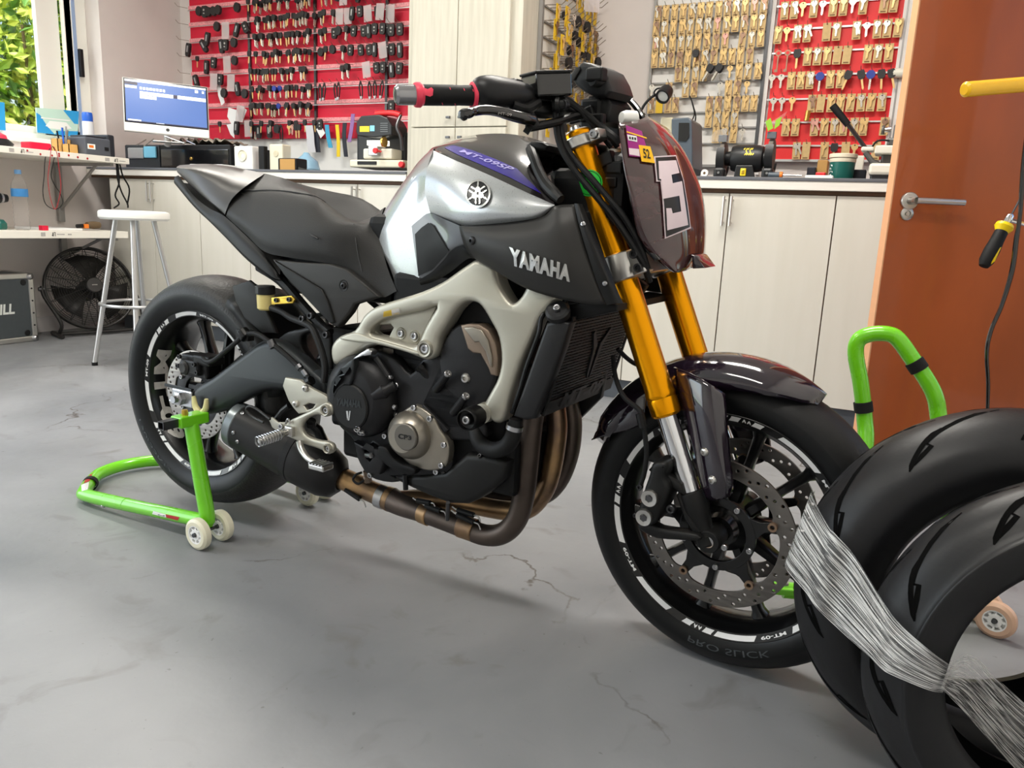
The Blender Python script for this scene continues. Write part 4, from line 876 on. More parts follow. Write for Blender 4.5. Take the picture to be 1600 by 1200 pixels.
# round maker emblem on the tank side
tkt = bvh(tank)
def disc_decal(name, c, rx, ry, m, parent, tree, off, seg=30, rin=0.):
    pts = [(c[0] + rx * math.cos(2 * math.pi * k / seg), c[1] + ry * math.sin(2 * math.pi * k / seg)) for k in range(seg)]
    if not rin:
        V = []; nr = 7; hit(tree, *c)
        for j in range(nr + 1):
            for k in range(seg):
                h, n = hit(tree, c[0] + rx * j / nr * math.cos(2 * math.pi * k / seg), c[1] + ry * j / nr * math.sin(2 * math.pi * k / seg)); V.append(h + n * off)
        return obj(name, V, [(j * seg + k, (j + 1) * seg + k, (j + 1) * seg + (k + 1) % seg, j * seg + (k + 1) % seg) for j in range(nr) for k in range(seg)], m, parent, merge=.00001)
    V = []
    for k in range(seg):
        for s in (1, rin):
            h, n = hit(tree, c[0] + rx * s * math.cos(2 * math.pi * k / seg), c[1] + ry * s * math.sin(2 * math.pi * k / seg)); V.append(h + n * off)
    return obj(name, V, [(2 * k, 2 * k + 1, (2 * k + 3) % (2 * seg), (2 * k + 2) % (2 * seg)) for k in range(seg)], m, parent)
ec = (748.5, 304); em = disc_decal('tank_emblem', ec, 19.5, 21.5, 'sticker_black', tank, tkt, .003)
disc_decal('emblem_ring', ec, 19.5, 21.5, 'letter_silver', em, tkt, .0042, rin=.86)
def fork_mark(a):
    """one tuning fork of the emblem, stem inwards"""
    out = []
    for poly in ([(-.045, .50), (.045, .50), (.07, .66), (.03, .86), (-.03, .86), (-.07, .66)], [(-.21, .26), (.21, .26), (.15, .42), (.06, .50), (-.06, .50), (-.15, .42)], [(-.21, .27), (-.10, .27), (-.10, -.74), (-.21, -.70)], [(.10, .27), (.21, .27), (.21, -.70), (.10, -.74)]):
        out.append([(ec[0] + 19.5 * (x * math.cos(a) - y * math.sin(a)), ec[1] - 21.5 * (x * math.sin(a) + y * math.cos(a))) for x, y in poly])
    return out
for k in range(3):
    V = []; Fc = []
    for poly in fork_mark(k * 2 * math.pi / 3):
        n0 = len(V)
        for x, y in poly: h, n = hit(tkt, x, y); V.append(h + n * .0046)
        Fc.append(tuple(range(n0, len(V))))
    obj('emblem_fork', V, Fc, 'letter_silver', em, smooth=0)
# ---------------------------------------------------------------- radiator shroud with lettering
sh = patch('shroud', BF, [
    [(717, 353, -.165), (755, 351, -.172), (794, 347.5, -.176), (846, 339, -.178), (868, 322, -.176), (897, 319, -.168)],
    [(719, 363, -.172), (757, 366, -.186), (797, 368, -.194), (848, 364, -.198), (876, 352, -.194), (902, 345, -.180)],
    [(722, 374, -.174), (760, 383, -.192), (800, 392, -.202), (852, 398, -.206), (885, 396, -.200), (914, 388, -.184)],
    [(726, 386, -.170), (764, 402, -.188), (806, 418, -.198), (856, 432, -.202), (896, 436, -.196), (928, 428, -.182)],
    [(735, 400, -.160), (768, 420, -.174), (818, 449, -.182), (866, 465, -.184), (914, 475, -.180), (946, 476, -.172)]], 'satin_grey', BIKE, nu=5, nv=5, smooth=30, solid=.004)
ss = patch('shroud_strip', BF, [
    [(897, 318, -.170), (905, 352, -.184), (920, 402, -.187), (934, 445, -.182), (948, 477, -.172)],
    [(903, 318, -.172), (915, 352, -.184), (934, 402, -.186), (950, 440, -.182), (962, 474, -.172)],
    [(910, 319, -.155), (925, 356, -.166), (948, 410, -.168), (964, 452, -.162), (974, 474, -.155)]], 'satin_dark', sh, nu=4, nv=4)
sht = bvh(sh); sst = bvh(ss)
uv, ff_, _ = text_mesh('YAMAHA', bold=.06, sp=1.14); g = quadmap([(799, 413), (891, 440), (893, 415), (797, 386)]); lo = []; hi_ = []
for u, v_ in uv:
    p = g(u, v_); h, n = hit(sht, p.x, p.y); lo.append(h); hi_.append(h + n * .0035)
nn_ = len(lo); V = lo + hi_; Fc = [tuple(i + nn_ for i in q) for q in ff_]
from collections import Counter
ed = Counter(); 
for q in ff_:
    for i in range(3): ed[tuple(sorted((q[i], q[(i + 1) % 3])))] += 1
Fc += [(a, b, b + nn_, a + nn_) for (a, b), c_ in ed.items() if c_ == 1]
obj('shroud_lettering', V, Fc, 'letter_silver', sh, smooth=30)
bolt_at(sh, sht, 738, 376, .0085, m='bolt_dark', kind='dome')
for x, y in ((911, 350), (945, 443)): bolt_at(sh, sst, x, y, .0046, kind='dome')
# ---------------------------------------------------------------- radiator
RX = lambda z: 1.098 + (z - .49) * .26
ra_, rb_ = BF.px(880, 500, -.165), BF.px(826, 655, -.165)
def rpt3(y, z, off=0.): return BF.w((RX(z) + off, y, z))
rz0, rz1 = .497, .690
rad = MB(); rad.add([rpt3(y, z, o) for o in (-.03, 0) for y, z in ((-.16, rz0), (.16, rz0), (.16, rz1), (-.16, rz1))], [(0, 1, 2, 3), (7, 6, 5, 4), (0, 4, 5, 1), (1, 5, 6, 2), (2, 6, 7, 3), (3, 7, 4, 0)])
radiator = rad.obj('radiator', 'engine_black', BIKE, smooth=0)
mb = MB(); nsl = 26
for k in range(nsl):
    z = rz0 + .030 + (rz1 - rz0 - .035) * k / (nsl - 1)
    mb.add([rpt3(y, z + dz, o) for y in (-.158, .158) for dz, o in ((-.0022, .002), (.0022, .002), (.0022, .005), (-.0022, .005))], [(0, 1, 2, 3), (7, 6, 5, 4), (0, 4, 5, 1), (1, 5, 6, 2), (2, 6, 7, 3), (3, 7, 4, 0)])
for k in range(23):
    y = -.158 + .316 * k / 22; z0 = rz0 + .026
    mb.add([rpt3(y + dy, z, o) for z in (z0, rz1) for dy, o in ((-.0012, .0025), (.0012, .0025), (.0012, .0045), (-.0012, .0045))], [(0, 1, 2, 3), (7, 6, 5, 4), (0, 4, 5, 1), (1, 5, 6, 2), (2, 6, 7, 3), (3, 7, 4, 0)])
gr = mb.obj('radiator_guard', 'satin_dark', radiator, smooth=0); gr['kind'] = 'stuff'
def rplate(name, loops, m, o0=.003, o1=.007):
    v, f = curve_mesh([[Vector((p[0], p[1], 0)) for p in lp] for lp in loops], o1 - o0, .0005); return obj(name, [rpt3(p.x, p.y, (o0 + o1) / 2 + p.z) for p in v], f, m, radiator, smooth=30)
rplate('guard_border', [[(-.163, rz0 - .002), (.163, rz0 - .002), (.163, rz1 + .002), (-.163, rz1 + .002)], [(-.155, rz0 + .026), (.155, rz0 + .026), (.155, rz1 - .006), (-.155, rz1 - .006)]], 'satin_dark')
for s in (-1, 1): rplate('guard_emblem', [[(.004 * s, rz0 + .05), (.008 * s, rz0 + .125), (.04 * s, rz0 + .155), (.045 * s, rz0 + .15), (.02 * s, rz0 + .115), (.012 * s, rz0 + .06)], ], 'black_plastic', .004, .0085)
uv, ff_, asp = text_mesh('MT-09', bold=.03, shear=.2); obj('guard_lettering', [rpt3(-.105 + .21 * u, rz0 + .004 + .030 * v_, .0078) for u, v_ in uv], ff_, 'sensor_black', radiator, smooth=0)
# end tank, cap and hoses on the near side
plate('radiator_tank', BF, [[(853, 505), (872, 500), (890, 505), (878, 545), (860, 595), (835, 655), (820, 657), (801, 651), (815, 612), (835, 555)]], -.182, -.150, 'black_plastic', radiator, bev=.007)
P = BF.w(BF.px(872, 488, -.172)); capn = Vector((0, -.35, .0)) + Vector((0, 0, .9)); capn = (-BF.ay * .75 + Vector((0, 0, .75)) + BF.ax * .1).normalized()
lathe('radiator_cap', [(0, .012), (.006, .012), (.0065, .008), (.018, .009), (.023, .006), (.024, -.004), (.018, -.01), (.018, -.03), (0, -.03)], P, capn, 'black_plastic', radiator, 20); bolt(radiator, P + capn * .011, capn, .0065)
tube('radiator_hose', F3(BF, [(850, 490, -.16), (845, 500, -.165), (842, 520, -.17), (833, 545, -.168), (822, 575, -.168), (812, 610, -.168), (800, 645, -.165)]), .0045, 'sensor_black', radiator, seg=8)
tube('overflow_pipe', F3(BF, [(884, 466, -.15), (886, 478, -.16), (881, 484, -.165)]), .003, 'sensor_black', radiator, seg=8)
plate('radiator_top', BF, [[(880, 478), (925, 470), (964, 476), (964, 486), (890, 503)]], -.150, .15, 'engine_black', radiator, bev=.004)
plate('horn_bracket', BF, [[(905, 600), (946, 580), (938, 622), (900, 660)]], .10, .12, 'satin_dark', BIKE, bev=.004)
# ---------------------------------------------------------------- front fork (upside down, gold)
FM4 = Matrix(((FF.ax.x, FF.ay.x, FF.az.x, FF.o.x), (FF.ax.y, FF.ay.y, FF.az.y, FF.o.y), (FF.ax.z, FF.ay.z, FF.az.z, FF.o.z), (0, 0, 0, 1)))
def fM(p): return Matrix.Translation(FF.w(p)) @ FM4.to_3x3().to_4x4()
fdir = Vector((-.313, 0, .734)).normalized()
def forkp(lat, z, off=0.): return FF.w(Vector((-.006 - .313 / .734 * (z + .011) + off * fdir.z, lat, z - off * fdir.x)))
FAX = (FF.ax * fdir.x + FF.az * fdir.z)
gold_leg = None
for lat in (-.105, .105):
    o0 = forkp(lat, .222); Lf = .505 / fdir.z
    lg = lathe('fork_tube', [(.0215, -.002), (.0265, .0), (.0285, .004), (.0285, .030), (.0272, .034), (.0285, .038), (.0285, .042), (.0270, .050), (.0270, Lf), (.025, Lf + .004), (0, Lf + .004)], o0, FAX, 'fork_gold', BIKE, 36, smooth=25)
    if gold_leg is None: gold_leg = lg
    lathe('fork_cap', [(.024, Lf), (.024, Lf + .006), (.012, Lf + .008), (.010, Lf + .016), (0, Lf + .016)], o0, FAX, 'aluminium', lg, 20)
    lathe('fork_slider', [(.0205, -.20), (.0205, .02)], o0, FAX, 'chrome', lg, 28)
    # bottom casting with axle clamp
    b0 = forkp(lat, .082)
    lathe('fork_bottom', [(.0225, .004), (.0255, .002), (.0265, -.002), (.026, -.030), (.022, -.045), (.019, -.075), (.021, -.10), (.012, -.115), (0, -.115)], b0, FAX, 'satin_dark', lg, 24)
    s = -1 if lat < 0 else 1
    lathe('axle_boss', [(.011, .020), (.020, .020), (.022, .017), (.022, -.028), (0, -.028)], FF.w((0, lat, 0)), FF.ay * s, 'satin_dark', lg, 28)
    lathe('axle_bolt', [(.0085, .012), (.010, .018), (.0125, .0195), (.0145, .017), (.0145, .0)], FF.w((0, lat, 0)), FF.ay * s, 'engine_bronze', lg, 6 if lat > 0 else 24)
    bolt(lg, FF.w((.030, lat + s * .012, -.004)), FF.ay * s, .006)
    # caliper: body, bridge, torsion-head bolts, mounting arms
    c0 = FF.px(1022, 788, -.125) if lat < 0 else Vector((*FF.px(1022, 788, -.125)[:1], .125, FF.px(1022, 788, -.125).z)); c0 = Vector((c0.x, lat - s * .020 * -1 + (s * .0), c0.z))
    ca = plate('front_caliper', FF, [[(998, 790), (1006, 762), (1013, 742), (1016, 728), (1024, 722), (1040, 724), (1042, 735), (1038, 748), (1046, 762), (1040, 785), (1032, 800), (1026, 816), (1012, 824), (1000, 820), (992, 812)]], -.150, -.088, 'satin_dark', lg, bev=.010, smooth=2, ang=60) if lat < 0 else box('front_caliper', (-.13, .088, .0), (-.07, .150, .12), 'satin_dark', lg, .010, M=FM4)
    if lat < 0:
        plate('caliper_bridge', FF, [[(1012, 735), (1024, 722), (1042, 742), (1064, 758), (1068, 775), (1050, 764), (1030, 752)]], -.135, -.10, 'satin_dark', lg, bev=.006)
        plate('caliper_arm', FF, [[(1008, 815), (1030, 826), (1055, 830), (1088, 836), (1092, 846), (1060, 845), (1025, 842), (1004, 832), (995, 822)]], -.140, -.112, 'satin_dark', lg, bev=.006, smooth=2)
        plate('caliper_arm', FF, [[(1062, 765), (1072, 800), (1094, 832), (1086, 838), (1070, 815), (1056, 775)]], -.128, -.108, 'satin_dark', lg, bev=.004)
        for x, y in ((1015.5, 778), (1007, 808)):
            P = FF.w(FF.px(x, y, -.152)); cbl = lathe('caliper_bolt', [(0, .001), (.0065, .001), (.0075, .005), (.0155, .006), (.0165, .004), (.0165, -.01), (0, -.01)], P, -FF.ay, 'aluminium', lg, 30)
            sv = []
            for k in range(12):
                r_ = .0078 if k % 2 else .0056; a = math.pi * k / 6; sv.append((r_ * math.cos(a), r_ * math.sin(a)))
            plate('torx_socket', Frame(P, FF.ax, FF.ay, FF.az), [sv], -.0064, -.0058, 'dark_steel', cbl, pix=False, bev=.0)
        for x, y, r in ((1000, 761, .006), (1049, 795, .0085), (993, 805, .0045)): bolt(lg, FF.w(FF.px(x, y, -.14)), -FF.ay, r, m='bolt_dark')
fork_t = bvh(gold_leg)
tube('front_axle', [FF.w((0, -.12, 0)), FF.w((0, .12, 0))], .0115, 'steel', BIKE, seg=18, res=0)
lathe('wheel_spacer', [(.02, -.095), (.02, .095)], FF.o, FF.ay, 'satin_dark', BIKE, 20)
# triple clamps
def clamp(name, z, zt, lats, m, ex):
    mb = MB()
    for lat in lats:
        o0 = forkp(lat, z); mb.lathe([(.0272, -zt), (.0345, -zt), (.0355, -zt + .003), (.0355, zt - .003), (.0345, zt), (.0272, zt)], o0, FAX, 28)
    a_, b_ = forkp(-.08, z, -.02), forkp(.08, z, -.02)
    o = Frame(forkp(0, z), FF.ax * fdir.z - FF.az * fdir.x, FF.ay, FAX)
    M = Matrix(((o.ax.x, o.ay.x, o.az.x, o.o.x), (o.ax.y, o.ay.y, o.az.y, o.o.y), (o.ax.z, o.ay.z, o.az.z, o.o.z), (0, 0, 0, 1)))
    mb.box((-.05, -.085, -zt * .85), (.02, .085, zt * .85), M=M)
    for lat in lats:
        s = -1 if lat < 0 else 1; mb.box((.020, lat - .018, -zt * .95), (.020 + ex, lat + .018, zt * .95), M=M)
    ob = mb.obj(name, m, BIKE, bevel=.004)
    for lat in lats:
        s = -1 if lat < 0 else 1
        for q in ((-zt * .5, zt * .5) if ex > .03 else (0,)): bolt(ob, o.w((.022 + ex * .65, lat + s * .020, q)), FF.ay * s, .0085, m='bolt_dark' if ex > .03 else 'bolt')
    return ob
clamp('lower_clamp', .487, .026, (-.105, .105), 'aluminium', .036)
clamp('upper_clamp', .710, .011, (-.105, .105), 'aluminium', .030)
MB().tube([forkp(0, .47, -.035), forkp(0, .72, -.035)], .032, 24).obj('steering_head', 'sensor_black', BIKE)
MB().box((1.10, -.07, .72), (1.20, .07, .99), M=BM4).box((1.05, -.10, .86), (1.16, .10, .96), M=BM4).obj('head_core', 'sensor_black', BIKE, smooth=0, bevel=.02)
# ---------------------------------------------------------------- front mudguard
ang = lambda x, y, l: math.atan2(FF.px(x, y, l).z, FF.px(x, y, l).x)
a0, a1 = ang(1294, 613, 0), ang(916, 687, -.05)
v = []; NA, prof = 26, [(-.078, -.046), (-.0765, -.022), (-.066, -.004), (-.046, .009), (-.02, .016), (0, .018), (.02, .016), (.046, .009), (.066, -.004), (.0765, -.022), (.078, -.046)]
for i in range(NA + 1):
    t_ = i / NA; a = a0 + (a1 - a0) * t_; w = min(1, .22 + (t_ * 4.5) ** .7) * min(1, .35 + ((1 - t_) * 5) ** .8)
    dep = .12 + .88 * min(1, t_ * 2.6) if t_ < .5 else .75 + .25 * min(1, (1 - t_) * 3); R0 = .313 + .008 * math.sin(math.pi * t_) - .010 * (1 - t_) ** 4
    for l, h_ in prof: v.append(FF.w(((R0 + (h_ if h_ > 0 else h_ * dep)) * math.cos(a), l * w, (R0 + (h_ if h_ > 0 else h_ * dep)) * math.sin(a))))
m_ = len(prof); f = [(i * m_ + j, i * m_ + j + 1, (i + 1) * m_ + j + 1, (i + 1) * m_ + j) for i in range(NA) for j in range(m_ - 1)]
fend = obj('front_mudguard', v, f, 'fender_purple', BIKE, solid=.003, smooth=50)
mstay = patch('mudguard_stay', FF, [
    [(1052, 574, -.085), (1063, 632, -.092), (1076, 685, -.098), (1092, 748, -.110), (1104, 780, -.112)],
    [(1078, 583, -.098), (1086, 634, -.116), (1096, 690, -.122), (1108, 745, -.126), (1116, 783, -.124)],
    [(1106, 598, -.110), (1112, 640, -.122), (1120, 695, -.128), (1130, 750, -.130), (1132, 779, -.124)],
    [(1133, 615, -.098), (1136, 652, -.106), (1140, 700, -.112), (1146, 752, -.116), (1144, 774, -.110)]], 'fender_purple', fend, nu=4, nv=4, solid=.006, smooth=28)
pt_ = bvh(mstay)
for x, y in ((1101, 706), (1113, 750)): bolt_at(fend, pt_, x, y, .0085, kind='dome', m='aluminium')
patch('mudguard_rear', FF, [[(1014, 596, -.070), (985, 618, -.073), (955, 648, -.070), (930, 676, -.058)], [(1008, 640, -.082), (985, 652, -.082), (955, 670, -.074), (926, 686, -.056)], [(1006, 662, -.078), (982, 672, -.078), (955, 679, -.070), (924, 688, -.052)]], 'fender_purple', fend, nu=4, nv=3, solid=.003)
# front brake hoses
tube('front_brake_hose', F3(FF, [(958, 556, -.10), (962, 590, -.12), (975, 620, -.135), (998, 640, -.140), (1004, 656, -.142), (1009, 690, -.142), (1010, 715, -.142), (1006, 742, -.14), (1000, 758, -.14)]), .0048, 'black_rubber', BIKE, seg=10)
MB().tube(F3(FF, [(1000, 646, -.141), (1005, 668, -.142)]), .0085, 10).obj('hose_grommet', 'sensor_black', BIKE)
tube('front_brake_hose', F3(FF, [(965, 545, -.08), (980, 560, -.06), (996, 570, -.04), (1020, 575, .03)]), .0045, 'black_rubber', BIKE, seg=10)
# ---------------------------------------------------------------- number plate cowl, headlight
cowl = patch('front_cowl', FF, [
    [(1012, 181, 0), (1044, 220, 0), (1066, 262, 0), (1078, 300, 0), (1085, 350, 0), (1086, 398, 0), (1080, 419, 0)],
    [(1002, 186, -.04), (1032, 222, -.045), (1050, 262, -.05), (1062, 300, -.052), (1070, 348, -.050), (1074, 396, -.042), (1074, 422, -.03)],
    [(986, 190, -.085), (1004, 228, -.095), (1018, 266, -.102), (1030, 304, -.105), (1040, 352, -.10), (1050, 395, -.085), (1064, 425, -.06)],
    [(969, 192, -.115), (976, 234, -.128), (984, 272, -.136), (996, 312, -.138), (1010, 362, -.130), (1032, 402, -.11), (1056, 426, -.075)],
    [(966, 194, -.118), (971, 236, -.132), (977, 275, -.140), (986, 312, -.142), (997, 366, -.134), (1018, 398, -.115), (1048, 424, -.08)]], 'cowl_smoke', BIKE, nu=5, nv=5, smooth=45)
if sum(p.normal.dot(FF.ax) * p.area for p in cowl.data.polygons) < 0: cowl.data.flip_normals()
s_ = cowl.modifiers.new('solid', 'SOLIDIFY'); s_.thickness = .003; s_.offset = -1
ct_ = bvh(cowl)
decal_poly('number_border', [(1020, 246), (1054, 244), (1066, 283), (1072, 320), (1077, 357), (1037, 373), (1034, 323), (1030, 285), (1024, 285)], ct_, 'sticker_pinkwhite', cowl, off=.0035, cuts=4)
decal_poly('number_ground', [(1022, 248), (1053, 246), (1064.5, 283), (1070.5, 320), (1075, 355), (1038.5, 370.5), (1035.5, 321), (1031.5, 283.5), (1025.5, 283.5)], ct_, 'sticker_black', cowl, off=.0042, cuts=4)
decal_poly('race_number', [(1026, 254), (1053, 252.5), (1058, 272), (1046, 275), (1048, 288), (1062, 284.5), (1071.5, 352), (1040, 360), (1038, 326), (1046, 326), (1048, 334), (1061, 331), (1058, 307), (1032.5, 312), (1030.5, 282), (1027.5, 281)], ct_, 'sticker_pinkwhite', cowl, off=.005, cuts=3)
decal_poly('purple_sticker', [(976, 197), (1001, 207), (1008, 230), (999, 247), (982, 245)], ct_, 'sticker_magenta', cowl, off=.0035, cuts=3)
decal_poly('label_strip', [(978, 212), (993, 215), (994, 224), (980, 221)], ct_, 'sticker_white', cowl, off=.0042, cuts=1)
decal_poly('label_strip', [(981, 233), (997, 235), (998, 246), (982, 243)], ct_, 'sticker_pinkwhite', cowl, off=.0042, cuts=1)
for k in range(3): decal_poly('label_code', [(981 + 4 * k, 215.5 + .8 * k), (983.6 + 4 * k, 216 + .8 * k), (984 + 4 * k, 220 + .8 * k), (981.3 + 4 * k, 219.5 + .8 * k)], ct_, 'sticker_black', cowl, off=.0048, cuts=0)
decal_poly('orange_line', [(977, 207), (1008, 217.5), (1008.5, 219.5), (977, 209)], ct_, 'sticker_yellow', cowl, off=.0046, cuts=2)
decal_poly('number_sticker', [(996, 228.5), (1014, 231), (1021.5, 257), (1001, 254)], ct_, 'sticker_yellow', cowl, off=.0042, cuts=2)
decal_text('sticker_number', '52', [(1004, 249), (1014.5, 250.5), (1011.5, 236), (1002, 234)], ct_, 'sticker_black', cowl, off=.005, bold=.02)
# cowl beak and screen trim
plate('cowl_beak', FF, [[(1080, 398), (1087, 400), (1101, 419), (1082, 420)]], -.03, .03, 'fender_purple', cowl, bev=.003)
tube('screen_trim', F3(FF, [(974, 155, .05), (984, 157, .055), (996, 170, .055), (1006, 188, .05), (1014, 207, .03)]), [.005, .006, .0065, .006, .004], 'black_gloss', cowl, seg=10)
hl = MB(); hc = FF.w(FF.px(1000, 240, -.03)); hl.lathe([(.0, .0), (.06, .0), (.072, .03), (.075, .07), (.06, .10), (0, .12)], FF.w((-.335, 0, .62)), FF.ax, 28)
hl.obj('headlight', 'sensor_black', BIKE)
lathe('headlight_lens', [(.03, .12), (.06, .105), (.0, .125)], FF.w((-.335, 0, .62)), FF.ax, 'lens_clear', BIKE, 28)
lathe('indicator_lamp', [(0, .012), (.010, .010), (.0135, .0), (.0135, -.02), (0, -.02)], FF.w(FF.px(978, 184, -.06)), -FF.ay - FF.ax * .6, 'white_plastic', BIKE, 20)
MB().box((-.30, -.05, .52), (-.20, .05, .70), M=FM4).box((-.31, -.07, .60), (-.25, .07, .68), M=FM4).obj('headlight_stay', 'sensor_black', BIKE, smooth=0, bevel=.015)
plate('cowl_stay', FF, [[(966, 196), (972, 200), (980, 262), (992, 316), (1006, 372), (1030, 405), (1022, 408), (1000, 385), (984, 320), (974, 262)]], -.118, -.10, 'black_gloss', cowl, bev=.003)
# ---------------------------------------------------------------- instruments
ins = plate('instrument_cluster', FF, [[(889, 120), (897, 107), (908, 95.5), (922, 98), (938, 106), (948, 124), (954, 142), (946, 152), (928, 152), (908, 142), (897, 132)]], -.070, .035, 'black_plastic', BIKE, bev=.010)
plate('instrument_bezel', FF, [[(890, 119), (900, 105), (905, 104), (906, 109), (896, 126), (892, 125)]], -.0735, -.069, 'satin_grey', ins, bev=.001)
P = FF.w(FF.px(925, 124, -.085)); lathe('instrument_button', [(0, .0), (.011, .0), (.013, -.003), (.013, -.03), (0, -.03)], P, -FF.ay + FF.ax * -.35, 'satin_dark', ins, 20)
box('button_bridge', (-.018, -.012, -.012), (.018, .012, .012), 'satin_dark', ins, .004, M=fM(FF.px(932, 117, -.078)))
plate('instrument_bracket', FF, [[(918, 150), (944, 148), (954, 162), (950, 190), (936, 196), (922, 185), (912, 168)]], -.055, .04, 'sensor_black', ins, bev=.008)
# key lock / tank nose guard
tube('nose_guard', F3(BF, [(829, 233, -.10), (834, 246, -.118), (842, 268, -.135), (853, 288, -.150), (866, 302, -.160), (876, 312, -.165)]), [.010, .010, .010, .0105, .011, .009], 'satin_dark', BIKE, seg=10)
plate('nose_block', BF, [[(821, 226), (829, 220), (846, 221), (856, 227), (852, 236), (838, 236), (832, 243), (822, 240)]], -.105, -.02, 'satin_dark', BIKE, bev=.006)
# ---------------------------------------------------------------- handlebar, controls
def bar(lat): return FF.w(Vector((-.322 - (abs(lat) - .05) * .52 - max(0, (abs(lat) - .17)) * .02, lat, .779)))
bp = F3(FF, [(617, 148, -.405), (745, 149.5, -.285), (800, 150, -.215), (848, 158, -.14), (890, 172, -.085), (925, 176, -.04)]); bl = [Vector((FF.px(*q).x, -q[2], FF.px(*q).z)) for q in ((925, 176, -.04), (890, 172, -.085), (848, 158, -.14), (800, 150, -.215), (745, 149.5, -.285), (617, 148, -.405))]
hb = tube('handlebar', bp + [FF.w(p) for p in bl], .0112, 'black_plastic', BIKE, seg=16, res=4)
def along(p, q, a, b): return p.lerp(q, a), p.lerp(q, b)
G_ = []
def controls(E, I, side):
    d = (I - E); L_ = d.length; u = d.normalized()
    lathe('bar_end', [(0, .010), (.0055, .010), (.006, .0), (.0125, .0), (.0165, .004), (.0165, .034), (.013, .036)], E, d, 'bar_steel', hb, 28)
    lathe('grip_collar', [(.015, .033), (.0195, .034), (.0205, .037), (.0205, .043), (.0175, .046), (.0168, .050)], E, d, 'grip_pink', hb, 28)
    G_.append(lathe('grip', [(.0165, .042), (.0172, .046), (.0172, .100), (.0165, .112), (.0172, L_ - .012), (.0165, L_)], E, d, 'black_rubber', hb, 28))
    lathe('grip_ring', [(.0175, L_ - .010), (.0225, L_ - .009), (.0225, L_ - .004), (.0175, L_ - .003)], E, d, 'grip_pink', hb, 28)
controls(bp[0], bp[1], -1); controls(FF.w(bl[-1]), FF.w(bl[-2]), 1)
gt_ = bvh(G_[0])
decal_poly('grip_flash', [(660, 137), (668, 139.5), (674, 137), (677, 140), (676, 149), (672, 151), (662, 148), (660, 160), (656, 161), (655, 137)], gt_, 'grip_pink', hb, off=.0008, cuts=2)
for x, y in ((702, 137), (724, 138.5), (738, 140), (690, 160), (710, 161)): decal_poly('grip_tick', [(x, y), (x + 1, y), (x + 2.4, y + 3.5), (x + 1.4, y + 3.5)], gt_, 'grip_pink', hb, off=.0008, cuts=0)
# throttle housing / switch block: fat rounded body
sw = tube('switch_housing', F3(FF, [(743, 149, -.288), (752, 146, -.280), (768, 146, -.262), (790, 146, -.235), (812, 148, -.205), (832, 150, -.175)]), [.019, .028, .030, .026, .022, .017], 'black_plastic', hb, seg=20, res=4)
box('throttle_clamp', (-.018, -.014, -.024), (.018, .014, .024), 'black_plastic', hb, .006, M=fM(FF.px(800, 146, -.21)))
lathe('start_button', [(0, .004), (.006, .004), (.007, 0), (0, 0)], FF.w(FF.px(805, 131, -.22)), (0, -.3, 1), 'grip_pink', hb, 14)
# brake master cylinder with box reservoir
mc = box('brake_reservoir', (-.034, -.040, -.020), (.026, .034, .020), 'black_gloss', hb, .004, M=fM(FF.px(858, 134, -.150)) @ Matrix.Rotation(math.radians(-28), 4, 'Z') @ Matrix.Rotation(math.radians(6), 4, 'X'))
box('reservoir_window', (-.0365, -.038, -.019), (-.033, .030, .019), 'smoke_grey', hb, .002, M=fM(FF.px(858, 134, -.150)) @ Matrix.Rotation(math.radians(-28), 4, 'Z') @ Matrix.Rotation(math.radians(6), 4, 'X'))
box('reservoir_lid', (-.036, -.042, .019), (.028, .036, .024), 'black_plastic', hb, .003, M=fM(FF.px(858, 134, -.150)) @ Matrix.Rotation(math.radians(-28), 4, 'Z') @ Matrix.Rotation(math.radians(6), 4, 'X'))
tube('master_cylinder', F3(FF, [(806, 168, -.20), (830, 170, -.17), (855, 172, -.14), (878, 168, -.11)]), [.012, .015, .016, .012], 'sensor_black', hb, seg=14)
MB().tube(F3(FF, [(862, 165, -.15), (884, 163, -.135)]), .012, 12).tube(F3(FF, [(868, 164, -.155), (874, 164, -.152)]), .014, 12).obj('hose_banjo', 'satin_dark', hb)
bolt(hb, FF.w(FF.px(882, 164, -.140)), -FF.ay, .009, m='bolt_dark')
lv = tube('brake_lever', F3(FF, [(724, 179, -.375), (732, 177, -.368), (742, 173.5, -.35), (760, 171.5, -.325), (778, 174, -.300), (796, 179, -.275), (816, 184, -.25), (832, 188, -.225)]), [.009, .0085, .008, .0085, .009, .010, .0105, .010], 'black_gloss', hb, seg=14)
lathe('lever_ball', [(0, -.009), (.007, -.007), (.010, 0), (.007, .007), (0, .009)], FF.w(FF.px(725, 179, -.375)), FF.ay, 'black_gloss', hb, 16)
lvt = bvh(lv); decal_text('lever_lettering', 'MT-09', [(778, 178.5), (799, 181.5), (799.5, 177.5), (778.5, 174.5)], lvt, 'sticker_grey', hb, off=.0008)
MB().tube(F3(FF, [(826, 180, -.22), (836, 198, -.21)]), .011, 12).tube(F3(FF, [(824, 200, -.215), (845, 196, -.19), (872, 190, -.15), (895, 182, -.11), (915, 178, -.08)]), .008, 10, res=3).tube(F3(FF, [(822, 198, -.22), (830, 204, -.215)]), .010, 10).obj('lever_perch', 'sensor_black', hb)
MB().tube(F3(FF, [(800, 164, -.235), (822, 170, -.21), (840, 160, -.18)]), .010, 10, res=3).tube(F3(FF, [(802, 158, -.23), (812, 168, -.22)]), .009, 10).obj('lever_adjuster', 'sensor_black', hb)
for lat in (-.045, .045): box('bar_clamp', (-.022, -.016, -.05), (.022, .016, .022), 'sensor_black', hb, .006, M=fM(Vector((-.322, lat, .775))))
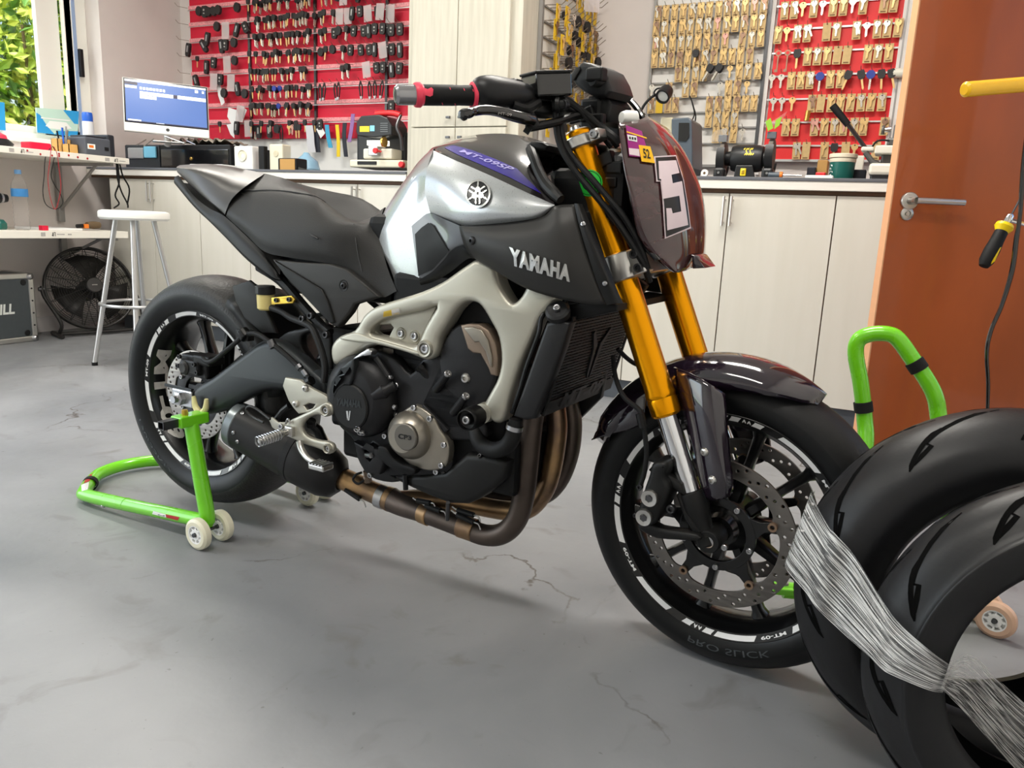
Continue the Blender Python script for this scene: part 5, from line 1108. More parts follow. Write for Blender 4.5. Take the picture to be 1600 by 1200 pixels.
# cables and hoses around the head
for i, (pts, r) in enumerate([([(868, 172, -.145), (869, 195, -.150), (873, 220, -.150), (884, 245, -.148), (905, 275, -.142), (930, 305, -.14), (955, 335, -.135), (980, 370, -.13), (1004, 410, -.12), (1015, 440, -.10)], .0062),
    ([(876, 172, -.135), (877, 200, -.142), (884, 228, -.143), (900, 252, -.14), (920, 274, -.138), (945, 303, -.135), (975, 340, -.13), (1000, 385, -.12), (1012, 420, -.11)], .0058),
    ([(820, 146, -.19), (850, 142, -.15), (875, 148, -.12), (900, 165, -.10), (925, 185, -.09), (950, 210, -.085), (965, 230, -.08)], .0052),
    ([(838, 150, -.17), (870, 152, -.13), (905, 172, -.10), (930, 200, -.08), (955, 230, -.07)], .0052),
    ([(930, 190, -.07), (945, 205, -.08), (958, 215, -.085), (968, 225, -.08)], .009)]):
    tube('control_cable', F3(FF, pts), r, 'black_rubber', BIKE, seg=8, res=4)
for x, y, l, s in ((918, 178, -.06, .016), (934, 186, -.07, .014), (905, 182, -.05, .018), (946, 250, -.09, .018), (962, 262, -.09, .016), (955, 285, -.09, .014), (950, 330, -.09, .013), (1000, 446, -.06, .014)):
    box('connector', (-s, -s * .6, -s * .7), (s, s * .6, s * .7), 'sensor_black', BIKE, .003, M=fM(FF.px(x, y, l)) @ Matrix.Rotation(.6 * (x % 7 - 3) * .3, 4, 'Y'))
# green round sticker on the fork tube and printed bands
disc_decal('fork_sticker', (921, 286), 20, 21, 'sticker_green', gold_leg, fork_t, .0008)
disc_decal('sticker_ring', (921, 286), 18, 19, 'sticker_black', gold_leg, fork_t, .0012, rin=.95)
disc_decal('sticker_ring', (921, 286), 11, 12, 'sticker_black', gold_leg, fork_t, .0012, rin=.92)
# ================================================================ PADDOCK STANDS
mat('stand_green', srgb(112, 204, 26), .28, coat=.5, noise=.04, nscale=6)
mat('pu_cream', srgb(226, 222, 198), .4)
mat('pu_hub', srgb(240, 240, 238), .35)
mat('pu_pink', srgb(214, 176, 150), .4, noise=.1, nscale=10)
mat('hook_cream', srgb(214, 204, 150), .4)
mat('sticker_red', srgb(170, 24, 30), .4)
mat('velcro', srgb(18, 18, 20), .9)
def caster(parent, P, ax, r, w, m='pu_cream', name='wheel'):
    """roller with spoked hub"""
    wl = lathe(name, [(r * .58, -w), (r * .80, -w), (r * .97, -w * .6), (r, 0), (r * .97, w * .6), (r * .80, w), (r * .58, w)], P, ax, m, parent, 32)
    mb = MB().lathe([(r * .15, -w * .9), (r * .34, -w * .9), (r * .36, -w * .5), (r * .36, w * .5), (r * .34, w * .9), (r * .15, w * .9)], P, ax, 20).lathe([(r * .52, -w * .95), (r * .60, -w * .98), (r * .60, w * .98), (r * .52, w * .95), (r * .52, -w * .95)], P, ax, 28).lathe([(r * .34, -.002), (r * .54, -.002), (r * .54, .002), (r * .34, .002)], P, ax, 24)
    a_, u, w2 = perp(ax)
    for k in range(8):
        an = k * math.pi / 4; d = u * math.cos(an) + w2 * math.sin(an); t_ = a_.cross(d)
        c0, c1 = P + d * r * .34, P + d * r * .54; q = []
        for c_ in (c0, c1):
            for s1, s2 in ((-1, -1), (1, -1), (1, 1), (-1, 1)): q.append(c_ + t_ * .0022 * s1 + a_ * w * .8 * s2)
        mb.add(q, [(0, 1, 5, 4), (1, 2, 6, 5), (2, 3, 7, 6), (3, 0, 4, 7)])
    mb.obj('wheel_hub', 'pu_hub', wl, smooth=40)
    lathe('wheel_bolt', [(0, w * 1.35), (r * .1, w * 1.35), (r * .13, w * 1.2), (r * .13, -w * 1.35), (0, -w * 1.35)], P, ax, 'dark_steel', wl, 10)
    return wl
def bw(x, y, z): return BF.w((x, y, z))
rst = thing('paddock_stand', 'bright green rear paddock stand lifting the back wheel', 'stand', bw(-.1, 0, 0))
half = [(.165, -.192, .062), (.06, -.196, .055), (-.15, -.205, .040), (-.33, -.211, .029), (-.375, -.195, .027), (-.455, -.118, .027), (-.49, -.07, .027), (-.505, 0, .027)]
base_ = tube('base_frame', [bw(*p) for p in half] + [bw(p[0], -p[1], p[2]) for p in half[-2::-1]], .0185, 'stand_green', rst, seg=18, res=4)
for s in (-1, 1):
    up_ = tube('upright', [bw(.160, s * .190, .058), bw(.157, s * .190, .085), bw(.140, s * .190, .17), bw(.112, s * .190, .315)], [.0175, .0195, .0195, .0185], 'stand_green', rst, seg=18, res=4)
    for l, in ((.226,), (.156,)): caster(rst, bw(.168, s * l, .042), BF.ay, .042, .0125)
    tube('wheel_axle', [bw(.168, s * .240, .042), bw(.168, s * .142, .042)], .004, 'dark_steel', rst, seg=10, res=0)
    T = Matrix.Translation(bw(.108, s * .190, .327)) @ BM4.to_3x3().to_4x4()
    MB().box((-.021, -.042, -.014), (.021, .042, .014), M=T).obj('top_socket', 'stand_green', rst, smooth=0, bevel=.003)
    mb = MB(); q = [(-.0105, -.0105), (.0105, -.0105), (.0105, .0105), (-.0105, .0105)]; qi = [(x * .8, y * .8) for x, y in q]
    V = []
    for y0, y1, pp in ((-.078, .05, q), (-.078, .05, qi)):
        for yy in (y0, y1): V += [T @ Vector((x, yy * -s * -1, z)) for x, z in pp]
    V = [T @ Vector((x, s * yy, z)) for pp in (q, qi) for yy in (.085, -.05) for x, z in pp]
    Fq = [(i, (i + 1) % 4, 4 + (i + 1) % 4, 4 + i) for i in range(4)] + [(8 + i, 12 + i, 12 + (i + 1) % 4, 8 + (i + 1) % 4) for i in range(4)] + [(i, 8 + i, 8 + (i + 1) % 4, (i + 1) % 4) for i in range(4)]
    obj('square_tube', V, Fq, 'dark_steel', rst, smooth=0)
    hk = MB(); c = Vector((.098, s * .150, .345))
    for dx in (-.02, .02): hk.tube([bw(c.x + dx * .2, c.y, c.z - .012), bw(c.x + dx, c.y, c.z + .004), bw(c.x + dx * 1.25, c.y, c.z + .030)], [.009, .008, .005], 10, res=3)
    hk.obj('spool_hook', 'hook_cream', rst)
    lathe('lock_screw', [(0, .01), (.007, .01), (.008, .004), (.008, -.006), (0, -.006)], bw(.108 + s * .0, s * .205, .345), (0, 0, 1), 'anod_gold', rst, 8)
bt_ = bvh(base_)
for pts, m in (([(240, 798.5), (259, 803.5), (260, 808.5), (238, 803)], 'sticker_white'), ([(259, 803.5), (281, 808), (278, 813), (260, 808.5)], 'sticker_red'), ([(136, 737), (146, 736), (140, 752), (127, 757)], 'sticker_red'), ([(127, 758), (139, 753), (137, 765), (128, 768)], 'sticker_white'), ([(248, 802.5), (258, 805.5), (258, 807), (247, 804.5)], 'sticker_black')):
    decal_poly('stand_sticker', pts, bt_, m, rst, off=.0008, cuts=2)
for x, y in ((161, 791),): bolt_at(rst, bt_, x, y, .006, kind='dome')
lathe('joint_ring', [(.0182, -.001), (.0192, -.0005), (.0192, .0005), (.0182, .001)], bw(-.16, -.2052, .040), bw(-.15, -.205, .040) - bw(-.16, -.2054, .041), 'stand_green', rst, 18)
lathe('frame_strap', [(.0195, -.012), (.0215, -.010), (.0215, .010), (.0195, .012)], bw(-.425, -.146, .027), bw(-.455, -.118, .027) - bw(-.375, -.195, .027), 'velcro', rst, 18)
# ---- front stand parked in front of the wooden door
fst = thing('paddock_stand', 'bright green front paddock stand parked upright before the wooden door', 'stand', (.1, 1.9, 0))
Y0 = 2.0
fp = [onY(1352, 700, Y0 - .03), onY(1351, 655, Y0), onY(1345, 600, Y0), onY(1337, 553, Y0), onY(1342, 531, Y0), onY(1362, 522, Y0), onY(1388, 522, Y0), onY(1404, 531, Y0), onY(1425, 560, Y0), onY(1447, 592, Y0), onY(1461, 620, Y0), onY(1467, 655, Y0)]
left_end = [Vector((.002, 1.90, .22)), Vector((.0, 1.83, .06))]; right_end = [Vector((.185, 1.96, .30)), Vector((.225, 1.90, .07))]
tube('handle_frame', left_end[::-1] + fp + right_end, .0185, 'stand_green', fst, seg=18, res=5)
tube('base_bar', [(-.125, 1.765, .05), (0, 1.81, .05), (.15, 1.865, .05), (.30, 1.915, .05)], .018, 'stand_green', fst, seg=16, res=3)
for P in ((.292, 1.945, .042), (.312, 1.885, .042), (-.05, 1.83, .042)): caster(fst, Vector(P), Vector((.35, 1, 0)), .042, .0125, m='pu_pink')
P = Vector((-.122, 1.765, .055)); MB().box((-.03, -.022, -.008), (.03, .022, .008), M=Matrix.Translation(P) @ Matrix.Rotation(.35, 4, 'Z')).obj('foot_lug', 'stand_green', fst, smooth=0, bevel=.003); bolt(fst, P + Vector((0, -.0, .009)), (0, 0, 1), .009, kind='hex')
for i, j in ((1, 2), (8, 9)):
    c = fp[i].lerp(fp[j], .35); lathe('velcro_strap', [(.0188, -.013), (.0215, -.012), (.0215, .012), (.0188, .013)], c, fp[j] - fp[i], 'velcro', fst, 20)
# ================================================================ LOOSE TYRES WITH STRETCH FILM
mat('loose_tyre', srgb(25, 25, 27), .44, spec=.35, noise=.22, nscale=9, bump=.12, bscale=120)
mat('tread_groove', srgb(2, 2, 2), .9, spec=.1)
def film_mat():
    m = bpy.data.materials.new('stretch_film'); m.use_nodes = True; MATS['film'] = m; nt = m.node_tree; N = nt.nodes; L = nt.links; p = N['Principled BSDF']
    tc = N.new('ShaderNodeTexCoord'); mp = N.new('ShaderNodeMapping'); mp.inputs['Scale'].default_value = (3, 26, 1); L.new(tc.outputs['UV'], mp.inputs[0])
    nz = N.new('ShaderNodeTexNoise'); nz.inputs['Scale'].default_value = 1.6; nz.inputs['Detail'].default_value = 5; nz.inputs['Distortion'].default_value = .5; L.new(mp.outputs[0], nz.inputs['Vector'])
    r = N.new('ShaderNodeMapRange'); r.inputs['From Min'].default_value = .44; r.inputs['From Max'].default_value = .60; r.inputs['To Min'].default_value = .10; r.inputs['To Max'].default_value = .92; L.new(nz.outputs['Fac'], r.inputs['Value']); L.new(r.outputs[0], p.inputs['Alpha'])
    b = N.new('ShaderNodeBump'); b.inputs['Strength'].default_value = .9; b.inputs['Distance'].default_value = .006; L.new(nz.outputs['Fac'], b.inputs['Height']); L.new(b.outputs[0], p.inputs['Normal'])
    p.inputs['Base Color'].default_value = (.93, .93, .92, 1); p.inputs['Roughness'].default_value = .12; p.inputs['Metallic'].default_value = .0; p.inputs['Specular IOR Level'].default_value = 1.
film_mat()
TAX = Vector((.27, -.963, 0)).normalized()
def loose_tyre(label, C, R, hw, rb, seed):
    t = thing('loose_tyre', label, 'tyre', (C.x, C.y, 0), 'loose tyres wrapped in film')
    fr = Frame(C, Vector((-TAX.y, TAX.x, 0)), TAX * -1, Vector((0, 0, 1)))
    prof = [(rb, -hw * .74), (rb + .012, -hw * .86), (rb + .034, -hw * .97), (rb + .055, -hw), (R - .034, -hw * .86), (R - .012, -hw * .52), (R - .002, -hw * .2), (R, 0)]
    h_ = cr([Vector((l, r, 0)) for r, l in prof], 4); full = [(p.y, p.x) for p in h_] + [(p.y, -p.x) for p in h_[-2::-1]]
    inner = [(p[0] - .008 if p[0] > rb + .01 else p[0], p[1] * .90) for p in full[::-1]]; loop = full + [(rb - .004, hw * .55)] + inner[1:-1] + [(rb - .004, -hw * .55), full[0]]
    v, f = ring_arc(fr, loop, 0, 2 * math.pi, 96); body = obj('tyre_body', v, f, 'loose_tyre', t, merge=.0003, smooth=55)
    rnd = random.Random(seed)
    tree = bvh(body)
    for k in range(11):
        a0 = 2 * math.pi * k / 11
        for s, l0, l1, sw, off in ((-1, .04, .92, .62, 0), (1, .04, .92, .62, .29), (-1, .35, .98, .26, .30), (1, .35, .98, .26, .02)):
            pts = []
            for j in range(9):
                u = j / 8; lat = s * hw * (l0 + (l1 - l0) * u); a = a0 + off + sw * (u ** .8) - (.10 * (u - .6) / .15 if .6 < u < .75 else (.10 if u >= .75 else 0)) * (sw > .4)
                P = fr.w(((R + .05) * math.cos(a), lat * 1.02, (R + .05) * math.sin(a))); Q = fr.w(((R - .08) * math.cos(a), lat * .7, (R - .08) * math.sin(a)))
                hitp = tree.ray_cast(P, (Q - P).normalized())
                if hitp[0] is not None: pts.append((hitp[0], hitp[1]))
            if len(pts) < 4: continue
            V = []; w_ = .0036
            for i, (P, n) in enumerate(pts):
                d = (pts[min(i + 1, len(pts) - 1)][0] - pts[max(i - 1, 0)][0]).normalized(); sd = n.cross(d).normalized(); ww = w_ * (1 if 0 < i < len(pts) - 1 else .3)
                V += [P + n * .0007 + sd * ww, P + n * .0005, P + n * .0007 - sd * ww]
            obj('tread_groove', V, [q for i in range(len(pts) - 1) for q in ((3 * i, 3 * i + 1, 3 * i + 4, 3 * i + 3), (3 * i + 1, 3 * i + 2, 3 * i + 5, 3 * i + 4))], 'tread_groove', t, smooth=0)
    return t, body, fr
CA, CB = onZ(1555, 930, .306), onZ(1690, 1052, .284)
tA, bA, fA = loose_tyre('used wide tyre standing next to the front wheel, rear one of the wrapped pair', CA, .306, .086, .188, 3)
tB, bB, fB = loose_tyre('used narrow tyre nearest the camera, front one of the wrapped pair', CB, .284, .070, .190, 4)
# film bands
ab = bvh(bA, bB); tb_ = bvh(bB); ta_ = bvh(bA)
def film(name, label, cols, nu=14, nv=12, parent=None):
    """cols: list of (upper 3D, lower 3D)"""
    U_ = cr([c[0] for c in cols], nu); D_ = cr([c[1] for c in cols], nu); v = []; uvs = []; rnd = random.Random(len(cols))
    for i, (a, b) in enumerate(zip(U_, D_)):
        for j in range(nv + 1):
            p = a.lerp(b, j / nv); v.append(p); uvs.append((i / len(U_), j / nv))
    f = [(i * (nv + 1) + j, (i + 1) * (nv + 1) + j, (i + 1) * (nv + 1) + j + 1, i * (nv + 1) + j + 1) for i in range(len(U_) - 1) for j in range(nv)]
    o = obj(name, v, f, 'film', None, smooth=60); tag(o, label, 'plastic film')
    ul = o.data.uv_layers.new(name='uv')
    for lp in o.data.loops: ul.data[lp.index].uv = uvs[lp.vertex_index]
    return o
def fh(tree, x, y, off=.006): P, n = hit(tree, x, y); return P + n * off
pA = lambda a, l, o: fA.w(((.306 + o) * math.cos(math.radians(a)), l, (.306 + o) * math.sin(math.radians(a))))
film('stretch_film', 'clear stretch film band wound over both loose tyres', [
    (pA(156, .07, -.004), pA(181, .07, -.004)), (pA(156, .03, .012), pA(181, .03, .012)),
    (fh(ta_, 1304, 822, .016), fh(ta_, 1270, 922, .016)),
    (fh(ta_, 1318, 838, .020), fh(ta_, 1288, 945, .020)),
    (fh(ta_, 1338, 864, .022), fh(ta_, 1312, 972, .022)),
    (fh(tb_, 1392, 945, .012), fh(tb_, 1366, 1022, .012)),
    (fh(tb_, 1416, 975, .014), fh(tb_, 1386, 1040, .014)),
    (fh(tb_, 1442, 1004, .014), fh(tb_, 1412, 1056, .014)),
    (fh(tb_, 1468, 1026, .014), fh(tb_, 1440, 1068, .014)),
    (fh(tb_, 1484, 1036, .010), fh(tb_, 1464, 1076, .010))])
gq = lambda x, y, l: fB.w(fB.px(x, y, l))
film('stretch_film', 'clear stretch film band stretched through the tyre opening', [
    (gq(1484, 1034, -.085), gq(1470, 1076, -.085)), (gq(1517, 1022, -.05), gq(1500, 1105, -.05)), (gq(1560, 1062, -.01), gq(1540, 1150, -.01)), (gq(1602, 1100, .03), gq(1590, 1205, .03)), (gq(1660, 1150, .11), gq(1650, 1262, .11))])
# ================================================================ LEFT CORNER: shelves, stool, fan, case
mat('shelf_white', srgb(232, 228, 218), .4, noise=.03, nscale=6)
mat('bracket_grey', srgb(150, 148, 146), .4, .5)
mat('stool_white', srgb(238, 237, 232), .35)
mat('stool_leg', srgb(190, 190, 190), .3, .75)
mat('case_panel', srgb(72, 78, 82), .5, noise=.06, nscale=30)
mat('fan_black', srgb(40, 38, 37), .4, .3)
mat('bottle_plastic', (1, 1, 1), .06, trans=.9, ior=1.1, alpha=.35)
mat('bottle_blue', srgb(60, 130, 190), .4, noise=.1, nscale=30)
mat('cap_blue', srgb(110, 160, 210), .4)
mat('print_dark', srgb(60, 58, 56), .6)
mat('red_box', srgb(214, 20, 60), .4)
mat('kraft', srgb(206, 160, 92), .7, noise=.08, nscale=30)
mat('printer_grey', srgb(78, 82, 90), .5)
mat('printer_dark', srgb(38, 42, 48), .4)
mat('paper', srgb(232, 232, 232), .7)
mat('poster_blue', srgb(52, 160, 222), .3)
mat('poster_pale', srgb(196, 228, 214), .3)
mat('poster_white', srgb(240, 244, 240), .3)
mat('spray_white', srgb(215, 218, 222), .35)
mat('spray_blue', srgb(36, 96, 200), .35)
mat('cable_red', srgb(170, 20, 36), .4)
mat('brush_brown', srgb(96, 78, 56), .8)
mat('teal', srgb(20, 92, 82), .4)
mat('orange', srgb(226, 120, 30), .5)
mat('blue_screen', srgb(130, 205, 235), .3)
mat('silver_plate', srgb(170, 170, 172), .3, .6)
mat('plastic_wrap', srgb(150, 140, 126), .25, noise=.3, nscale=18, bump=.8, bscale=25)
XD = -4.40
dk = thing('wall_shelf', 'upper white shelf board under the window holding the printer', 'shelf', (-4.7, 2.5, 1.1))
box('board', (-4.99, 1.15, 1.099), (XD, 3.47, 1.135), 'shelf_white', dk, .002)
lk = thing('wall_shelf', 'lower white shelf board with the water bottle on it', 'shelf', (-4.7, 2.5, .64))
box('board', (-4.99, 1.15, .640), (XD, 3.43, .682), 'shelf_white', lk, .002)
yb_ = onX(100, 300, -4.93).y
for y in (yb_, yb_ - 1.2):
    MB().box((-4.99, y - .02, .72), (-4.965, y + .02, 1.099)).box((-4.99, y - .012, 1.080), (-4.45, y + .012, 1.099)).obj('bracket', 'bracket_grey', dk, smooth=0, bevel=.002)
    MB().tube([(-4.972, y, .80), (-4.60, y, 1.085)], .010, 8).obj('bracket_brace', 'bracket_grey', dk)
    MB().box((-4.99, y - .02, .46), (-4.965, y + .02, .640)).box((-4.99, y - .012, .622), (-4.45, y + .012, .640)).obj('bracket', 'bracket_grey', lk, smooth=0, bevel=.002)
    MB().tube([(-4.972, y, .49), (-4.60, y, .625)], .010, 8).obj('bracket_brace', 'bracket_grey', lk)
def edge_print(parent, px0, px1, py, z0, z1, kind):
    """small printed marks on the front edge of a board"""
    a = onX(px0, py, XD).y; b = onX(px1, py, XD).y
    if kind == 'mark':
        V = []; Fq = []
        for (u0, u1, v0, v1) in ((0, .3, .1, .35), (.18, .42, .0, .9), (.55, .62, .1, 1), (.55, .95, .85, 1), (.85, 1, .0, .9)):
            n = len(V); V += [(XD + .001, a + (b - a) * u, z0 + (z1 - z0) * v) for u, v in ((u0, v0), (u1, v0), (u1, v1), (u0, v1))]; Fq.append((n, n + 1, n + 2, n + 3))
        obj('edge_print', V, Fq, 'print_dark', parent, smooth=0)
    else:
        m = 'print_dark' if kind == 'dark' else ('sticker_red' if kind == 'dot' else 'sticker_grey')
        c = Vector((XD + .001, (a + b) / 2, (z0 + z1) / 2)); r = (b - a) / 2
        if kind == 'dot': obj('edge_dot', [c] + [c + Vector((0, r * math.cos(k * .6283), r * math.sin(k * .6283))) for k in range(10)], [(0, k + 1, (k + 1) % 10 + 1) for k in range(10)], m, parent, smooth=0)
        else: obj('edge_print', [(XD + .001, a, z0), (XD + .001, b, z0), (XD + .001, b, z1), (XD + .001, a, z1)], [(0, 1, 2, 3)], m, parent, smooth=0)
edge_print(dk, 14, 22, 235, 1.106, 1.126, 'grey'); edge_print(dk, 32, 38, 237, 1.106, 1.127, 'mark'); edge_print(dk, 40, 52, 238, 1.112, 1.117, 'grey')
edge_print(dk, 164, 171, 248, 1.106, 1.126, 'grey'); edge_print(dk, 178, 184, 249, 1.106, 1.127, 'mark'); edge_print(dk, 186, 196, 250, 1.112, 1.117, 'grey')
for x, z in ((43, 1.122), (63, 1.109), (81, 1.108), (92, 1.121), (92, 1.109), (107, 1.118), (121, 1.112), (136, 1.110)): edge_print(dk, x - 1.6, x + 1.6, 240, z - .004, z + .004, 'dot')
edge_print(lk, 64, 71, 368, .652, .674, 'grey'); edge_print(lk, 81, 87, 368, .652, .676, 'mark'); edge_print(lk, 89, 101, 368, .660, .666, 'grey'); edge_print(lk, 106, 112, 368, .659, .667, 'grey')
# ---- things on the lower shelf
ZS = .682
def desk(px, py=300, X=-4.55): return onX(px, py, X).y
bY = desk(33, 330, -4.5); bt = thing('water_bottle', 'clear plastic water bottle with blue label on the lower shelf', 'bottle', (-4.5, bY, ZS))
pf = [(0, .002), (.030, .0), (.040, .006)]
for k in range(6): pf += [(.041, .02 + k * .026), (.038, .033 + k * .026)]
pf += [(.042, .185), (.042, .235), (.036, .265), (.016, .305), (.0145, .325)]
lathe('bottle_body', pf, (-4.5, bY, ZS), (0, 0, 1), 'bottle_plastic', bt, 32)
lathe('bottle_label', [(.0425, .187), (.0428, .19), (.0428, .228), (.0425, .231)], (-4.5, bY, ZS), (0, 0, 1), 'bottle_blue', bt, 32)
lathe('bottle_cap', [(.0175, .312), (.0175, .332), (.016, .335), (0, .335)], (-4.5, bY, ZS), (0, 0, 1), 'cap_blue', bt, 20)
y = desk(4, 350); t = thing('power_drill', 'teal and black cordless drill lying on the lower shelf at the left', 'drill', (-4.6, y - .06, ZS))
lathe('battery', [(0, 0), (.055, 0), (.06, .01), (.06, .035), (.045, .055), (0, .06)], (-4.58, desk(-2, 360), ZS), (0, 0, 1), 'teal', t, 8, smooth=20)
tube('drill_body', [(-4.58, desk(-16, 330), ZS + .17), (-4.58, desk(-2, 330), ZS + .175), (-4.58, desk(8, 330), ZS + .175), (-4.58, desk(17, 330), ZS + .175)], [.035, .034, .028, .022], 'black_plastic', t, seg=16)
tube('drill_grip', [(-4.58, desk(-8, 340), ZS + .04), (-4.58, desk(-8, 340), ZS + .16)], .02, 'black_plastic', t, seg=12)
lathe('drill_chuck', [(.0285, .0), (.029, .012), (.0285, .024)], (-4.58, desk(3, 330), ZS + .175), (0, 1, 0), 'silver_plate', t, 20)
y0, y1 = desk(56, 360), desk(118, 360); o = box('paper_sheets', (-4.75, y0, ZS), (-4.48, y1, ZS + .012), 'paper', bevel=.003); tag(o, 'white paper sheets lying flat on the lower shelf', 'paper')
y0 = desk(52, 360); o = MB().box((-4.5, y0, ZS), (-4.46, y0 + .035, ZS + .028)).obj('matchbox', 'red_box', smooth=0, bevel=.003); tag(o, 'small red box beside the water bottle', 'box')
t = thing('paint_brush', 'paint brush with dark brown bristles on the lower shelf', 'brush', (-4.5, desk(140, 355), ZS + .013))
y0, y1, y2 = desk(120, 355, -4.5), desk(134, 355, -4.5), desk(158, 355, -4.5)
tube('brush_handle', [(-4.5, y0 + .0, ZS + .026), (-4.5, y1, ZS + .03)], .012, 'black_plastic', t, seg=8); box('brush_ferrule', (-4.52, y1 - .02, ZS + .014), (-4.48, y1 + .01, ZS + .04), 'orange', t, .004); 
lathe('bristles', [(0, -.05), (.018, -.045), (.024, 0), (.020, .04), (0, .048)], (-4.5, (y1 + y2) / 2, ZS + .034), (0, 1, 0), 'brush_brown', t, 14)
a = onX(149, 328, -4.985); 
# ---- things on the upper shelf
ZT = 1.135; XI = -4.55
def bx2(name, label, cat, px0, px1, h, m, depth=.12, X=XI, bevel=.006, z=ZT, parts=None):
    y0, y1 = onX(px0, 235, X).y, onX(px1, 235, X).y; o = box(name, (X - depth, y0, z), (X, y1, z + h), m, bevel=bevel); return tag(o, label, cat), y0, y1
t = thing('tool_bag', 'black pouch with a pink top at the left end of the upper shelf', 'bag', (-4.58, onX(4, 230, -4.55).y, ZT)); yy = onX(4, 230, -4.55).y
lathe('pouch', [(0, 0), (.075, .0), (.085, .02), (.06, .045), (0, .05)], (-4.57, yy - .02, ZT), (0, 0, 1), 'black_plastic', t, 20); lathe('pouch_top', [(.06, .046), (.055, .065), (.03, .078), (0, .08)], (-4.57, yy - .025, ZT), (0, 0, 1), 'grip_pink', t, 18)
rb_, y0, y1 = bx2('meter_case', 'bright red plastic box with test leads on the upper shelf', 'box', 48, 81, .045, 'red_box', .09, -4.50)
def cable(label, pts, m, r=.0022, X=-4.405):
    o = tube('test_lead', [onX(x, y_, X) for x, y_ in pts], r, m, seg=6, res=6); return tag(o, label, 'cable')
cable('black cable loop hanging from the upper shelf edge', [(78, 232), (71, 246), (69, 275), (67, 300), (71, 318), (82, 326), (92, 325), (98, 316), (94, 302), (86, 290), (80, 275), (83, 255), (86, 238), (82, 228)], 'black_rubber')
cable('red cable loop hanging beside the black one', [(80, 230), (78, 250), (75, 280), (79, 310), (86, 327), (92, 312), (95, 290), (92, 262), (89, 240), (84, 229)], 'cable_red', .002, -4.40)
px_ = thing('pen_holder', 'kraft cardboard pen holder with pens and blades', 'pen holder', (-4.55, onX(116, 238, -4.5).y, ZT)); ya_, ybb = onX(108, 238, -4.5).y, onX(131, 238, -4.5).y
for a0, a1, h in ((ya_, ybb - .035, .055), (ya_ - .02, ybb - .03, .085)):
    X0 = -4.5 if h < .06 else -4.57; V = MB()
    for q in (((X0 - .06, a0, ZT), (X0 - .056, a1, ZT + h)), ((X0 - .004, a0, ZT), (X0, a1, ZT + h)), ((X0 - .06, a0, ZT), (X0, a0 + .004, ZT + h)), ((X0 - .06, a1 - .004, ZT), (X0, a1, ZT + h))): V.box(*q)
    V.obj('holder_box', 'kraft', px_, smooth=0)
for k, (dx, dy, l, m) in enumerate(((.02, -.03, .13, 'black_plastic'), (.03, .0, .15, 'dark_steel'), (.035, .02, .16, 'steel'), (.025, .035, .14, 'wire'), (.04, -.01, .15, 'spray_blue'))):
    tube('pen', [(-4.60 + dx, (ya_ + ybb) / 2 + dy * .4 - .03, ZT + .02), (-4.60 + dx, (ya_ + ybb) / 2 + dy - .03, ZT + l)], .005, m, px_, seg=7, res=0)
pr = thing('receipt_printer', 'dark grey receipt printer on the upper shelf', 'printer', (-4.6, onX(165, 240, -4.45).y, ZT)); y0, y1, y2 = onX(134, 240, -4.44).y, onX(174, 240, -4.44).y, onX(196, 240, -4.60).y
MB().box((-4.64, y0, ZT), (-4.44, y1, ZT + .105)).obj('body', 'printer_grey', pr, smooth=0, bevel=.010); MB().box((-4.66, y1 - .004, ZT - .0), (-4.46, y1 + .045, ZT + .135)).obj('side_cover', 'printer_dark', pr, smooth=0, bevel=.010)
box('lid', (-4.62, y0 + .03, ZT + .105), (-4.47, y1 - .01, ZT + .118), 'printer_dark', pr, .006); box('paper_slot', (-4.442, y1 - .045, ZT + .035), (-4.437, y1 - .018, ZT + .055), 'black_plastic', pr)
box('label', (-4.442, y0 + .015, ZT + .035), (-4.4385, y0 + .065, ZT + .065), 'poster_white', pr); box('label_print', (-4.4395, y0 + .024, ZT + .043), (-4.438, y0 + .054, ZT + .058), 'orange', pr)
P = onX(138, 205, -4.72); t = thing('spray_can', 'white spray can with a blue cap behind the printer', 'spray can', (-4.72, P.y, ZT)); zt = onX(138, 176, -4.72).z
lathe('can', [(0, 0), (.031, 0), (.033, .004), (.033, zt - ZT - .06), (.026, zt - ZT - .045), (0, zt - ZT - .045)], (-4.72, P.y, ZT), (0, 0, 1), 'spray_white', t, 24); lathe('spray_cap', [(.031, zt - ZT - .058), (.032, zt - ZT - .03), (.030, zt - ZT - .006), (.026, zt - ZT), (0, zt - ZT)], (-4.72, P.y, ZT), (0, 0, 1), 'spray_blue', t, 24)
